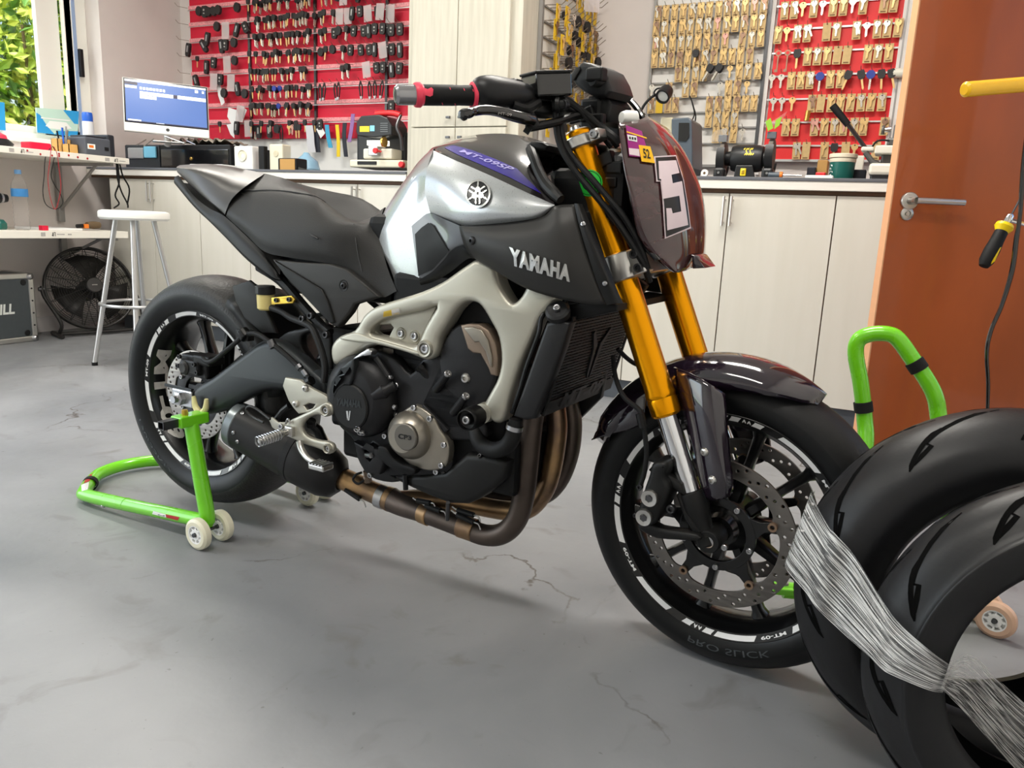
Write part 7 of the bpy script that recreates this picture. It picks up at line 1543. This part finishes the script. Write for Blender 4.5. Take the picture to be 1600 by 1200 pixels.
for k in range(4): decal_poly('tub_print', [(1296 - k * .3, 257 + k * 5), (1301 - (k % 2) * 2, 257.5 + k * 5), (1301 - (k % 2) * 2, 260 + k * 5), (1296, 259.5 + k * 5)], tt_, 'poster_white', tb, off=.001, cuts=0)
# lever press at the door
pr_ = thing('lever_press', 'cream bench press with a long black lever beside the door', 'press', (onY(1385, 283, 3.74).x, 3.85, ZW)); YR = 3.74
def pbox(name, x0, y0, x1, y1, m, yo=0., dep=.16, bv=.008): a, b = onY(x0, y1, YR + yo), onY(x1, y0, YR + yo); return box(name, (a.x, YR + yo, max(a.z, ZW)), (b.x, YR + yo + dep, b.z), m, pr_, bv)
pbox('foot', 1358, 273, 1425, 284, 'grinder_black', .01, .18); pbox('bed', 1356, 255, 1425, 273, 'press_cream', 0, .2, .012); pbox('column', 1375, 240, 1425, 258, 'press_grey', .05, .1); pbox('head', 1366, 227, 1425, 240, 'press_cream', .0, .14, .005); pbox('dial_plate', 1345, 229, 1366, 236, 'press_cream', .02, .08, .006); pbox('top_block', 1385, 215, 1425, 228, 'press_grey', .02, .10); pbox('clamp_block', 1394, 194, 1412, 217, 'press_grey', .03, .05, .006)
tube('lever', [onY(1324, 193, YR), onY(1352, 231, YR + .04)], .009, 'dark_steel', pr_, seg=12, res=0); tube('lever_grip', [onY(1301, 165, YR), onY(1325, 195, YR)], [.016, .014], 'black_rubber', pr_, seg=14, res=0); tube('press_link', [onY(1352, 238, YR + .03), onY(1362, 252, YR + .03), onY(1374, 258, YR + .03)], .012, 'press_grey', pr_, seg=10, res=0)
lathe('press_spindle', [(0, .0), (.012, 0), (.012, .05), (.022, .055), (.022, .09), (0, .09)], onY(1396, 115, YR + .05), (1, -.1, 0), 'aluminium', pr_, 18) if False else None
tube('side_spindle', [onY(1392, 202, YR + .04), onY(1382, 203, YR + .04)], .011, 'chrome', pr_, seg=12, res=0); lathe('side_disc', [(0, .006), (.018, .006), (.02, 0), (.018, -.006), (0, -.006)], onY(1380, 203, YR + .04), (1, 0, 0), 'press_grey', pr_, 16); tube('hose', [onY(1363, 229, YR), onY(1370, 221, YR), onY(1380, 219, YR), onY(1390, 220, YR)], .004, 'black_rubber', pr_, seg=8)
t = thing('grease_nozzle', 'white and black nozzle tool sticking out past the door edge', 'nozzle', onY(1400, 115, 4.39)); tube('nozzle_body', [onY(1396, 114.5, 4.39), onY(1414, 114, 4.39)], .023, 'press_cream', t, seg=16, res=0); tube('nozzle_tip', [onY(1390, 117, 4.39), onY(1396, 114.5, 4.39)], [.007, .022], 'press_cream', t, seg=12, res=0); tube('nozzle_grip', [onY(1413, 114, 4.39), onY(1440, 113, 4.39)], .026, 'grinder_black', t, seg=16, res=0)
# ================================================================ RIGHT FOREGROUND: yellow bar, tool on a cord
mat('bar_yellow', srgb(242, 186, 16), .35, coat=.3, noise=.05, nscale=10)
mat('tool_yellow', srgb(244, 210, 10), .4)
yf = thing('workshop_rack', 'yellow tubular rack reaching in from the right edge', 'rack', (.60, 2.08, 0)); e0 = rp(1506, 140, 1.5); e1 = e0 + (rp(1600, 132, 1.53) - e0) * 5.2
ob = lathe('bar', [(0, 0), (.010, 0), (.0145, .004), (.0145, (e1 - e0).length)], e0, e1 - e0, 'bar_yellow', yf, 24)
tube('post', [e1, Vector((e1.x, e1.y, .03))], .02, 'bar_yellow', yf, seg=14, res=0); box('foot', (e1.x - .16, e1.y - .05, 0), (e1.x + .06, e1.y + .05, .035), 'bar_yellow', yf, .006)
tl = thing('hanging_hand_tool', 'black and yellow handled tool hanging before the wooden door', 'tool', rp(1568, 350, 2.0)); h0, h1 = rp(1570, 352, 2.0), rp(1536, 418, 2.0); hd_ = (h1 - h0); Lh = hd_.length
tgrip = lathe('grip', [(.013, .012), (.016, .02), (.0165, Lh * .35), (.019, Lh * .6), (.018, Lh * .85), (.012, Lh * .97), (0, Lh)], h0, hd_, 'black_rubber', tl, 20, smooth=40); lathe('collar', [(.006, -.004), (.021, -.002), (.023, .006), (.014, .022), (.013, .022)], h0, hd_, 'tool_yellow', tl, 20)
gtree = bvh(tgrip); decal_poly('grip_inlay', [(1562, 387), (1564, 386), (1554, 408), (1548, 413), (1549, 409)], gtree, 'tool_yellow', tl, off=.001, cuts=1)
tube('tool_head', [h0 + hd_ * -.02, rp(1578, 338, 2.0), rp(1580, 334, 2.0)], [.009, .010, .005], 'chrome', tl, seg=12, res=2); tube('tool_arm', [rp(1576, 343, 2.0), rp(1586, 346, 2.0), rp(1612, 353, 2.0)], .006, 'chrome', tl, seg=10, res=2); tube('tool_rod', [rp(1579, 338, 2.0), rp(1593, 312, 2.0), rp(1612, 272, 2.0)], .0025, 'dark_steel', tl, seg=8, res=2)
o = tube('electric_cable', [rp(1612, 150, 1.95), rp(1600, 245, 1.95), rp(1597, 290, 1.95), rp(1594, 335, 1.95), rp(1588, 375, 1.95), rp(1582, 420, 1.95), rp(1566, 475, 1.95), rp(1549, 515, 1.95), rp(1542, 550, 1.95), rp(1544, 600, 1.95), rp(1543, 640, 1.95)], [.005, .005, .006, .005, .006, .006, .005, .005, .005, .0045, .004], 'black_gloss', seg=8, res=6); tag(o, 'black flat cable hanging down in front of the wooden door', 'cable')
# small hinge plate on the last cabinet door
# ================================================================ KEY BOARDS AND KEYS
mat('key_black', srgb(34, 32, 33), .5)
mat('key_brass', srgb(226, 190, 130), .3, .55)
mat('key_nickel', srgb(214, 206, 194), .25, .75)
mat('key_bronze', srgb(150, 120, 100), .35, .7)
mat('key_card', srgb(206, 176, 124), .7, noise=.08, nscale=60)
mat('card_print', srgb(120, 92, 60), .7)
mat('key_blue', srgb(40, 60, 150), .4)
mat('key_rose', srgb(214, 158, 146), .35, .5)
mat('card_yellow', srgb(214, 176, 40), .6)
mat('clear_bag', srgb(215, 205, 205), .2, alpha=.45)
mat('fob_silver', srgb(170, 170, 172), .3, .6)
YB_ = 4.42
def prism(poly, y0, y1):
    """xz outline extruded in y"""
    n = len(poly); v = [Vector((x, y0, z)) for x, z in poly] + [Vector((x, y1, z)) for x, z in poly]
    return v, [tuple(range(n)), tuple(range(2 * n - 1, n - 1, -1))] + [(i, n + i, n + (i + 1) % n, (i + 1) % n) for i in range(n)]
def oct_(cx, cz, rx, rz, n=8): return [(cx + rx * math.cos(2 * math.pi * (k + .5) / n), cz + rz * math.sin(2 * math.pi * (k + .5) / n)) for k in range(n)]
def kmesh(name, pieces, mats):
    mb = MB()
    for poly, y0, y1, mi in pieces: mb.add(*prism(poly, y0, y1), mi)
    o = mb.obj(name, mats=mats, smooth=0); d = o.data; bpy.data.objects.remove(o); return d
head = [(-.012, 0), (.012, 0), (.0155, -.012), (.013, -.030), (.006, -.035), (-.006, -.035), (-.013, -.030), (-.0155, -.012)]
blade = [(-.004, -.034), (.004, -.034), (.004, -.072), (.001, -.078), (-.003, -.076), (-.004, -.070)]
KM = {}
KM['black'] = kmesh('black_headed_key', [(head, -.010, 0, 0), (blade, -.006, -.003, 1)], ['key_black', 'key_brass'])
KM['black2'] = kmesh('black_headed_key_pair', [(head, -.010, 0, 0), ([(x + .004, z - .002) for x, z in head], .002, .012, 0), (blade, -.006, -.003, 1), ([(x + .005 + (-.034 - z) * -.12, z - .004) for x, z in blade], .004, .007, 1)], ['key_black', 'key_nickel'])
KM['blue'] = kmesh('blue_headed_key', [(oct_(0, -.018, .018, .018), -.010, 0, 0), (blade, -.006, -.003, 1)], ['key_blue', 'key_nickel'])
fobp = [(-.015, 0), (.015, 0), (.020, -.010), (.019, -.050), (.012, -.060), (-.012, -.060), (-.019, -.050), (-.020, -.010)]
KM['fob'] = kmesh('key_fob', [(fobp, -.014, 0, 0), (oct_(0, -.022, .006, .006, 6), -.0155, -.014, 1), (oct_(0, -.040, .006, .004, 6), -.0155, -.014, 1)], ['key_black', 'sticker_grey'])
KM['fob_long'] = kmesh('key_fob_long', [([(x * .8, z * 1.25) for x, z in fobp], -.016, 0, 0), ([(-.005, -.015), (.005, -.015), (.005, -.05), (-.005, -.05)], -.018, -.016, 1)], ['key_black', 'fob_silver'])
KM['fob_round'] = kmesh('key_fob_round', [(oct_(0, -.024, .022, .026, 10), -.016, 0, 0)], ['key_black'])
KM['bagged'] = kmesh('bagged_fob', [([(-.028, 0), (.028, .002), (.03, -.088), (-.026, -.09)], -.020, -.018, 1), ([(x * .8, z * .8 - .02) for x, z in fobp], -.016, -.004, 0)], ['fob_silver', 'clear_bag'])
KM['loop'] = kmesh('strap_loop', [([(-.004, 0), (.004, 0), (.014, -.03), (.010, -.085), (.004, -.09), (.008, -.03), (0, -.008), (-.008, -.03), (-.004, -.09), (-.010, -.085), (-.014, -.03)], -.010, -.004, 0), ([(-.008, -.085), (.008, -.085), (.006, -.10), (-.006, -.10)], -.012, -.002, 1)], ['key_black', 'fob_silver'])
bow = [(-.006, -.002), (.006, -.002), (.0135, -.008), (.0135, -.018), (.007, -.026), (.0045, -.028), (.0045, -.055), (.002, -.058), (.0035, -.048), (0, -.060), (-.004, -.056), (-.0045, -.028), (-.007, -.026), (-.0135, -.018), (-.0135, -.008)]
hole_ = oct_(0, -.0075, .003, .003, 6)
for nm, m in (('brass', 'key_brass'), ('nickel', 'key_nickel'), ('bronze', 'key_bronze'), ('rose', 'key_rose')):
    KM[nm] = kmesh(nm + '_key', [(bow, -.006, -.0035, 0), (hole_, -.0066, -.0060, 1)], [m, 'sticker_black'])
KM['old'] = kmesh('old_bit_key', [(oct_(0, -.012, .013, .012, 10), -.008, -.004, 0), ([(-.0025, -.022), (.0025, -.022), (.0025, -.085), (-.0025, -.085)], -.008, -.003, 0), ([(-.010, -.075), (.0, -.072), (.0, -.086), (-.012, -.084)], -.007, -.004, 0), (oct_(0, -.012, .007, .007, 8), -.0088, -.008, 1)], ['key_bronze', 'red_panel_warm'])
CARD = kmesh('key_card', [([(-.0195, .008), (.0195, .008), (.0195, -.078), (-.0195, -.078)], -.0025, 0, 0), ([(-.012, -.068), (.012, -.068), (.012, -.074), (-.012, -.074)], -.0032, -.0025, 1), ([(-.004, .004), (.004, .004), (.004, -.001), (-.004, -.001)], -.0032, -.0025, 1)], ['key_card', 'card_print'])
CARDY = kmesh('yellow_card', [([(-.018, .008), (.018, .008), (.018, -.085), (-.018, -.085)], -.0025, 0, 0)], ['card_yellow'])
krnd = random.Random(11)
def key(kind, P, label, group, rot=0., sc=1., yaw=0., name=None, cat='key'):
    o = bpy.data.objects.new(name or KM[kind].name.split('.')[0], KM[kind]); COL.objects.link(o)
    o.location = P; o.rotation_euler = (0, rot, yaw); o.scale = (sc, sc, sc); return tag(o, label, cat, group)
def carded(kind, P, label, group, sc=1., yaw=0., card=None):
    c = bpy.data.objects.new('key_card', card or CARD); COL.objects.link(c); c.location = P; c.rotation_euler = (0, krnd.uniform(-.04, .04), yaw); c.scale = (sc,) * 3; tag(c, label, 'key card', group)
    for k, kd in enumerate(kind):
        o = bpy.data.objects.new('key', KM[kd]); COL.objects.link(o); o.parent = c; o.location = (krnd.uniform(-.003, .003), -.004 * (k + 1), .002); o.rotation_euler = (0, krnd.uniform(-.12, .12) + .35 * k * (-1) ** k, 0); o.scale = (1.05,) * 3
    return c
ON = ('first', 'second', 'third', 'fourth', 'fifth', 'sixth', 'seventh', 'eighth', 'ninth', 'tenth', 'eleventh', 'twelfth', 'thirteenth', 'fourteenth', 'fifteenth', 'sixteenth', 'seventeenth', 'eighteenth', 'nineteenth', 'twentieth')
ORD = ('top', 'second', 'third', 'fourth', 'fifth', 'sixth', 'seventh', 'eighth', 'ninth', 'tenth')
def wires(name, pts, r, m, parent, seg=5):
    mb = MB()
    for p in pts: mb.tube(p, r, seg, res=0)
    return mb.obj(name, m, parent, smooth=40)
# ---------------------------------------------------------------- left red board
lb = thing('key_board', 'large raspberry red key board above the left counter', 'key board', (-3.6, YB_, 1.35))
xa, xb = onY(298, 60, YB_).x, -2.42; zb = onY(400, 217, YB_).z
rails_y = [15, 41, 66, 92, 118, 143, 168, 193]; RZ = [onY(300, y, YB_).z for y in rails_y]
allz = [RZ[0] + (RZ[0] - RZ[1]) * k for k in (3, 2, 1)] + RZ
edges = [zb] + sorted(allz) + [2.50]
for z0, z1 in zip(edges, edges[1:]): box('panel', (xa, YB_, z0 + .001), (xb, YB_ + .025, z1 - .001), 'red_panel', lb)
for z in allz: box('price_rail', (xa, YB_ - .012, z - .004), (xb, YB_, z + .022), 'rail_pink', lb, .002); box('wire_rail', (xa, YB_ - .022, z - .014), (xb, YB_ - .017, z - .009), 'rail_silver', lb)
XP = [onY(391, 60, YB_).x, onY(494, 60, YB_).x, onY(606, 60, YB_).x]
for x in XP: box('upright_post', (x - .009, YB_ - .016, zb), (x + .009, YB_ + .0, 2.5), 'dark_steel', lb)
hk = []
def hookL(x, z): hk.append([(x, YB_, z + .012), (x, YB_ - .09, z + .004), (x, YB_ - .115, z + .022)])
def Lx(px, py): return onY(px, py, YB_ - .05).x
def row_label(r, where): return f'{{}} on the {ORD[r]} rail of the left red board, {where}'
for r, z in enumerate(RZ):
    # middle bay: black headed blanks in close rows
    n0, n1 = Lx(397 + (2 if r else 0), rails_y[r]), Lx(489 if r not in (3, 4) else 484, rails_y[r]); nk = 19 if r < 7 else 8; gap = {0: (), 1: (1,), 2: (14,), 3: (2, 10), 4: (12, 13), 5: (4, 5), 6: (9,), 7: (3,)}[r]
    ct_k = -1
    for k in range(nk):
        if k in gap: continue
        ct_k += 1
        x = n0 + (n1 - n0) * (k + krnd.uniform(-.25, .25)) / (nk - 1); kd = 'blue' if (r in (5, 6) and k in (8, 9)) else ('black2' if krnd.random() < .45 else 'black')
        g = f'black headed keys, {ORD[r]} rail, middle bay'; lab = f'{"blue" if kd == "blue" else "black"} headed key, {ON[ct_k]} from left on the {ORD[r]} rail, middle bay, left red board'
        key(kd, (x, YB_ - .035 - krnd.uniform(0, .07), z + .004 - krnd.uniform(0, .012)), lab, g if kd != 'blue' else 'blue headed keys ' + ORD[r], krnd.uniform(-.2, .2), 1.05)
        if k % 3 == 0: hookL(x, z)
    # right bay
    items = {0: 'black black2 black fob bagged fob fob_long fob fob fob_long fob', 1: 'black2 black black2 bagged bagged fob_long fob bagged fob bagged', 2: 'black2 black fob fob_round black2 fob fob fob_long fob fob', 3: 'fob_round black fob_round black2 fob fob fob fob_long bagged', 4: 'x x x black2 black2 x x bagged fob fob', 5: 'loop loop loop loop x x loop loop loop loop', 6: 'x x x x x x x', 7: 'fob x x x x'}[r].split()
    for k, kd in enumerate(items):
        if kd == 'x': continue
        x = Lx(501 + k * (101 / max(1, len(items) - 1)), rails_y[r] - 8)
        nm = dict(black='black headed key', black2='pair of black headed keys', fob='black key fob', fob_long='long black key fob', fob_round='round black key fob', bagged='bagged key fob', loop='black strap loop')[kd]
        key(kd, (x, YB_ - .04 - krnd.uniform(0, .05), z + .002), f'{nm}, {ON[k]} from left, {ORD[r]} rail, right bay, left red board', f'{nm}s {ORD[r]} rail right bay', krnd.uniform(-.15, .15), 1.1, cat='key' if kd.startswith('black') else ('strap' if kd == 'loop' else 'key fob')); hookL(x, z)
    for k, kd in enumerate({0: 'fob', 1: 'bagged', 2: 'fob fob', 3: 'fob fob_long', 4: 'fob_long fob', 5: '', 6: 'fob', 7: ''}[r].split()):
        x = Lx(613 + 13 * k, rails_y[r] - 20); nm = dict(fob='black key fob', fob_long='long black key fob', bagged='bagged key fob')[kd]
        key(kd, (x, YB_ - .05, z - .002), f'{nm} on the {ORD[r]} rail right against the tall cupboard' + (', outer one' if k else ''), f'{nm}s by cupboard {ORD[r]}', krnd.uniform(-.1, .1), 1.2, cat='key fob'); hookL(x, z)
    hookL(xa - .02, z)
# left bay: scattered fobs, bags and tags
for x, y, kd, rot, lab in ((313, 15, 'fob_round', .1, 'first of five black key heads on the top rail, left bay'), (321, 14, 'fob', .0, 'second of five black key heads on the top rail, left bay'), (328, 16, 'fob_round', .1, 'middle of five black key heads on the top rail, left bay'), (335, 15, 'fob_round', -.1, 'fourth of five black key heads on the top rail, left bay'), (343, 13, 'fob_round', .1, 'last of five black key heads on the top rail, left bay'), (372, 9, 'fob_round', .0, 'single black key head at the right of the top rail, left bay'),
    (341, 39, 'fob_round', .1, 'oval black fob below the five key heads'), (356, 40, 'bagged', .05, 'bagged silver fob on the second rail, left bay'), (374, 41, 'fob_long', .35, 'tilted black flip key on the second rail, left bay'), (382, 40, 'fob', -.5, 'black fob beside the tilted flip key'),
    (327, 55, 'fob_long', .25, 'silver edged fob on the third rail, left bay'), (316, 68, 'fob_long', -.6, 'black square remote tilted on the third rail'), (347, 66, 'fob_long', -.1, 'black remote in the middle of the third rail, left bay'), (354, 66, 'fob', .1, 'slim fob right of the black remote'), (367, 64, 'fob_round', .0, 'round black fob at the right of the third rail, left bay'), (297, 72, 'fob_long', .2, 'silver black fob hanging over the left board edge'),
    (309, 92, 'black', .05, 'single black headed key on the fourth rail, left bay'), (325, 99, 'fob_long', .1, 'big oval black fob under the fourth rail'), (336, 94, 'fob', .15, 'narrow black fob on the fourth rail, left bay'), (358, 93, 'bagged', .0, 'bagged grey fob on the fourth rail, left bay'), (368, 92, 'fob_round', .0, 'round black fob on the fourth rail, left bay'),
    (306, 122, 'fob_long', -.3, 'black fob just above the computer corner'), (338, 120, 'bagged', .1, 'bagged lanyard fob on the fifth rail, left bay'), (346, 120, 'fob', .1, 'dark red black fob on the fifth rail, left bay'), (365, 122, 'bagged', .1, 'clear bag on the fifth rail, left bay'), (371, 133, 'fob_long', -.2, 'black remote with buttons on the sixth rail, left bay'), (352, 143, 'fob_round', .1, 'round black fob on a white strap, left bay'), (385, 144, 'fob_round', .2, 'black fob at the right of the sixth rail, left bay'),
    (344, 194, 'black', .0, 'lone black headed key beside the computer'), (372, 194, 'fob_long', .1, 'black fob beside white paper tags'), (391, 193, 'bagged', .0, 'red bagged fob on the lowest rail'), (380, 170, 'bagged', .2, 'bagged tag on the seventh rail, left bay')):
    key(kd, onY(x, y - 4, YB_ - .06), lab, None, rot, 1.25 if kd != 'black' else 1., cat='key' if kd == 'black' else 'key fob')
for i, (pts, lab) in enumerate((([(337, 124), (343, 128), (351, 160), (346, 165), (341, 150)], 'long white paper strap left of the tags'), ([(357, 168), (370, 172), (374, 188), (362, 195), (355, 182)], 'upper white paper tag under the left bay'), ([(377, 165), (386, 172), (379, 190), (371, 182)], 'right white paper tag under the left bay'), ([(354, 195), (366, 193), (366, 216), (360, 210)], 'lowest white paper tag beside the black fob'))):
    o = obj('paper_tag', [onY(x, y, YB_ - .05 - .006 * i) for x, y in pts], [tuple(range(len(pts)))], 'paper', smooth=0, solid=.0015); tag(o, lab, 'tag', 'paper tags on the left red board')
# lowest row over the white wall
for k, (x, kd) in enumerate(((399, 'black2'), (406, 'fob_long'), (422, 'fob_long'), (434, 'fob_round'), (440, 'loop'), (452, 'brass'), (458, 'rose'), (463, 'black'), (468, 'black'))):
    nm = dict(black='black headed key', black2='pair of black headed keys', fob_long='long black fob', fob_round='round black fob', loop='black strap loop', brass='brass key', rose='pink gold key')[kd]
    key(kd, onY(x, 196 - (x - 399) * .03, YB_ - .05), f'{nm}, {ORD[k]} item on the lowest rail over the white wall', None, krnd.uniform(-.1, .1), 1.2)
wires('hooks', hk, .0018, 'wire', lb)['kind'] = 'stuff'
# ---------------------------------------------------------------- white board with carded keys
wb = thing('key_board', 'white board with rows of keys on kraft cards', 'key board', (-1.0, YB_, 1.2))
WX0, WX1 = onY(1020, 120, YB_).x - .01, onY(1190, 120, YB_).x + .004; wz0 = onY(1085, 257, YB_).z
box('panel', (WX0, YB_ + .008, wz0), (WX1, YB_ + .025, 2.5), 'white_board', wb)
wrow = [4, 28, 53, 78, 102, 127, 151, 175, 199, 224]; WZ = [onY(1110, y, YB_).z for y in wrow]; tz = [WZ[0] + (WZ[0] - WZ[1]) * k for k in (3, 2, 1)]
for z in tz + WZ: box('wire_rail', (WX0, YB_ - .006, z - .006), (WX1, YB_ + .004, z + .002), 'bracket_grey', wb)
box('edge_post', (WX0 - .01, YB_ - .012, wz0), (WX0 + .004, YB_ + .01, 2.5), 'bracket_grey', wb); box('edge_post', (WX1 - .004, YB_ - .012, wz0), (WX1 + .014, YB_ + .01, 2.5), 'dark_steel', wb); box('bottom_rail', (WX0, YB_ - .012, wz0 - .014), (WX1, YB_ + .01, wz0), 'bracket_grey', wb); box('board_trim', (WX1 + .014, YB_ - .004, wz0 - .05), (onY(1212, 60, YB_).x - .013, YB_ + .02, 2.5), 'wall_paint', wb)
hk = []
cols = {0: range(13), 1: range(13), 2: [0, 1, 2, 3, 4, 5, 6, 7, 8, 10, 11, 12], 3: range(12), 4: [3, 4, 5, 6, 7, 8, 9, 10, 11, 12], 5: [0, 2, 4, 5, 8, 9, 10, 11], 6: [0, 1, 2, 3, 7, 8, 9, 10, 11, 12], 7: [7, 8, 9, 10], 8: [4, 5, 8, 9, 10, 11], 9: [3, 4, 5, 6]}
for r in range(10):
    ck = -1
    for c in cols[r]:
        x = WX0 + .022 + c * (WX1 - WX0 - .044) / 12 + krnd.uniform(-.003, .003); z = WZ[r] - .012; P = Vector((x, YB_ - .035, z)); hk.append([(x, YB_, z + .012), (x, YB_ - .05, z + .003), (x - .002, YB_ - .07, z + .018)])
        ck += 1; lab = f'key on kraft card, {ON[ck]} from left in the {ORD[r]} row, white board'
        if r == 4 and c in (7, 8): key('black2', P + Vector((0, -.02, .004)), 'black headed car key, ' + ('left' if c == 7 else 'right') + ' of two on the white board', None, .5, 1.15); continue
        if (r == 3 and c == 5): key('black', P + Vector((0, -.02, .004)), 'single black headed key in the fourth row of the white board', None, .1, 1.1)
        if (r, c) in ((5, 8), (5, 11), (8, 11), (4, 9), (5, 0)): key(krnd.choice(['nickel', 'brass']), P, f'loose key without card, {ON[ck]} from left in the {ORD[r]} row, white board', f'loose keys white board {ORD[r]}', 0, 1.1); continue
        kd = krnd.choices(['brass', 'nickel', 'bronze', 'rose'], [5, 3, 2, .5])[0]
        carded([kd] + ([krnd.choice(['brass', 'bronze', 'nickel'])] if krnd.random() < .35 else []), P, lab, f'carded keys {ORD[r]} row white board', .95)
o = box('yellow_tag', (onY(1026, 160, 4.36).x, 4.355, onY(1026, 177, 4.36).z), (onY(1036, 160, 4.36).x, 4.36, onY(1036, 158, 4.36).z), 'card_yellow'); tag(o, 'yellow tag at the left edge of the white board', 'tag')
o = tube('black_strap', [onY(1078, 150, 4.37), onY(1083, 165, 4.36), onY(1087, 182, 4.36), onY(1084, 196, 4.36), onY(1081, 190, 4.36), onY(1085, 178, 4.36), onY(1082, 162, 4.36)], .0035, 'black_rubber', seg=6); tag(o, 'thin black strap loop hanging on the white board', 'strap')
wires('hooks', hk, .0016, 'wire', wb)['kind'] = 'stuff'
# ---------------------------------------------------------------- warm red board with carded keys
rb2 = thing('key_board', 'bright red key board between the white board and the door', 'key board', (-.3, YB_, 1.25))
RX0, RX1 = onY(1212, 60, YB_).x, .62; rz0_ = onY(1222, 249, YB_).z
rrow = [11, 48, 84, 120, 156, 192, 228]; RZ2 = [onY(1216, y, YB_).z for y in rrow]; ez = [rz0_] + sorted(RZ2 + [RZ2[0] + (RZ2[0] - RZ2[1]) * k for k in (1, 2, 3)]) + [2.5]
for z0, z1 in zip(ez, ez[1:]): box('panel', (RX0, YB_, z0), (RX1, YB_ + .02, z1 - .0008), 'red_panel_warm', rb2)
for z in ez[1:-1]: box('wire_rail', (RX0 - .01, YB_ - .010, z - .004), (RX1, YB_ - .002, z + .004), 'rail_silver', rb2)
box('bottom_rail', (RX0, YB_ - .012, rz0_ - .012), (RX1, YB_ + .01, rz0_), 'rail_silver', rb2); xq = onY(1412, 60, YB_).x; box('upright_post', (xq - .018, YB_ - .014, rz0_ - .1), (xq + .018, YB_ + .0, 2.5), 'wall_paint', rb2); box('post_slot', (xq - .004, YB_ - .016, rz0_ - .1), (xq + .004, YB_ - .013, 2.5), 'bracket_grey', rb2)
R2 = {0: '175n 275n2 365b- 480n 570N- 680b 785b 880n- 990n 1210z 1310b', 1: '110b 200B- 310n2 410n2 610e 715n 920n2 1025n2- 1135n 1240n 1355b', 2: '115o 210o 310k 415b 520n 620b 725e 825e 1040b 1145n 1255b', 3: '45N- 140n- 245b 345b2 440n2 545u 650b 755b 850k 960k 1070u 1175k 1270k', 4: '60n- 150n- 255b- 460z2 555e 660b 760b 865b 970n 1080b 1185n', 5: '190b2 290b 485r2 590b 695n 790r 900n 1000b2 1215z 1380n', 6: '300n2 400e 590b 695k 810e 905b- 1130e'}
hk = []
for r, s in R2.items():
    for k, tok in enumerate(s.split()):
        num = ''.join(ch for ch in tok[:4] if ch.isdigit()); ch = tok[len(num)]; rest = tok[len(num) + 1:]; px = 1200 + int(num) / 6.667; z = RZ2[r] + .008; x = onY(px, rrow[r], YB_ - .03).x; P = Vector((x, YB_ - .028, z)); hk.append([(x, YB_, z + .012), (x, YB_ - .05, z + .004), (x, YB_ - .065, z + .018)])
        kd = dict(n='nickel', N='nickel', b='brass', B='brass', z='bronze', r='rose', e=None, o='old', k='black', u='blue')[ch]
        if ch in 'oku': key(kd, P + Vector((0, -.01, 0)), {'o': f'long antique bit key, {ON[k]} from left on the bright red board', 'k': f'black headed key, {ON[k]} from left on the {ORD[r]} rail, bright red board', 'u': f'blue headed key, {ON[k]} from left on the {ORD[r]} rail, bright red board'}[ch], f'{ch} keys {ORD[r]} bright red', krnd.uniform(-.3, .3) if ch == 'k' and r == 3 else 0, 1.2 if ch != 'o' else 1.25)
        elif '-' in rest: key(kd, P, f'loose key without card, {ON[k]} from left on the {ORD[r]} rail, bright red board', f'loose keys {ORD[r]} bright red', 0, 1.2)
        elif kd is None: carded([], P, f'empty kraft card, {ON[k]} from left on the {ORD[r]} rail, bright red board', f'empty cards {ORD[r]} bright red')
        else: carded([kd] * (2 if '2' in rest else 1), P, f'key on kraft card, {ON[k]} from left on the {ORD[r]} rail, bright red board', f'carded keys {ORD[r]} bright red')
wires('hooks', hk, .0016, 'wire', rb2)['kind'] = 'stuff'
o = tube('lock_cylinder', [onY(1263, 173, 4.36), onY(1260, 189, 4.36)], .013, 'brass', seg=10, res=0); tag(o, 'brass lock cylinder hanging with keys on the bright red board', 'lock')
# ---------------------------------------------------------------- side board on the cupboard, yellow cards, seen edge on
SX = -1.742; sb = thing('key_board', 'crowded side board with yellow cards and hooks on the cupboard side', 'key board', (SX, 4.0, 1.3))
sy0, sy1 = onX(843, 60, SX).y, 4.43; sz0_ = onX(845, 235, SX).z
box('panel', (SX, sy0, sz0_), (SX + .012, sy1, 2.5), 'white_board', sb); box('edge_post', (SX, sy0 - .022, sz0_), (SX + .02, sy0, 2.5), 'bracket_grey', sb)
srow = [8, 33, 58, 84, 110, 136, 162, 188]; SZ = [onX(845, y, SX).z for y in srow]; hk = []
for r, z in enumerate([SZ[0] + .125] + SZ):
    box('wire_rail', (SX + .012, sy0, z - .004), (SX + .02, sy1, z + .004), 'bracket_grey', sb)
    for c in range(11):
        y = sy0 + .03 + c * (sy1 - sy0 - .06) / 10; dx = krnd.uniform(.03, .10); P = Vector((SX + .02 + dx, y, z)); hk.append([(SX + .012, y, z + .008), (SX + .10, y, z + .004), (SX + .135, y, z + .03)])
        nm = ORD[r]
        if c in (0, 1, 5, 8, 10) or krnd.random() < .2: carded([krnd.choice(['brass', 'nickel', 'bronze'])], P, f'yellow card with key, {ON[c]} from front in the {nm} row, cupboard side board', f'yellow cards {nm} row', 1.05, math.pi / 2 - .1, CARDY)
        else: key(krnd.choice(['black', 'black2', 'black', 'fob_round', 'bronze', 'nickel']), P, f'key or fob, {ON[c]} from front in the {nm} row, cupboard side board', f'side board keys {nm} row', krnd.uniform(-.2, .2), 1.1, math.pi / 2 - .3)
wires('hooks', hk, .0022, 'wire', sb)['kind'] = 'stuff'
o = obj('clear_packet', [onY(x, y, 4.1) for x, y in ((914, 0), (938, 0), (936, 20), (912, 18))], [(0, 1, 2, 3)], 'clear_bag', smooth=0, solid=.004); tag(o, 'clear plastic packet hanging at the cupboard side board', 'packet')
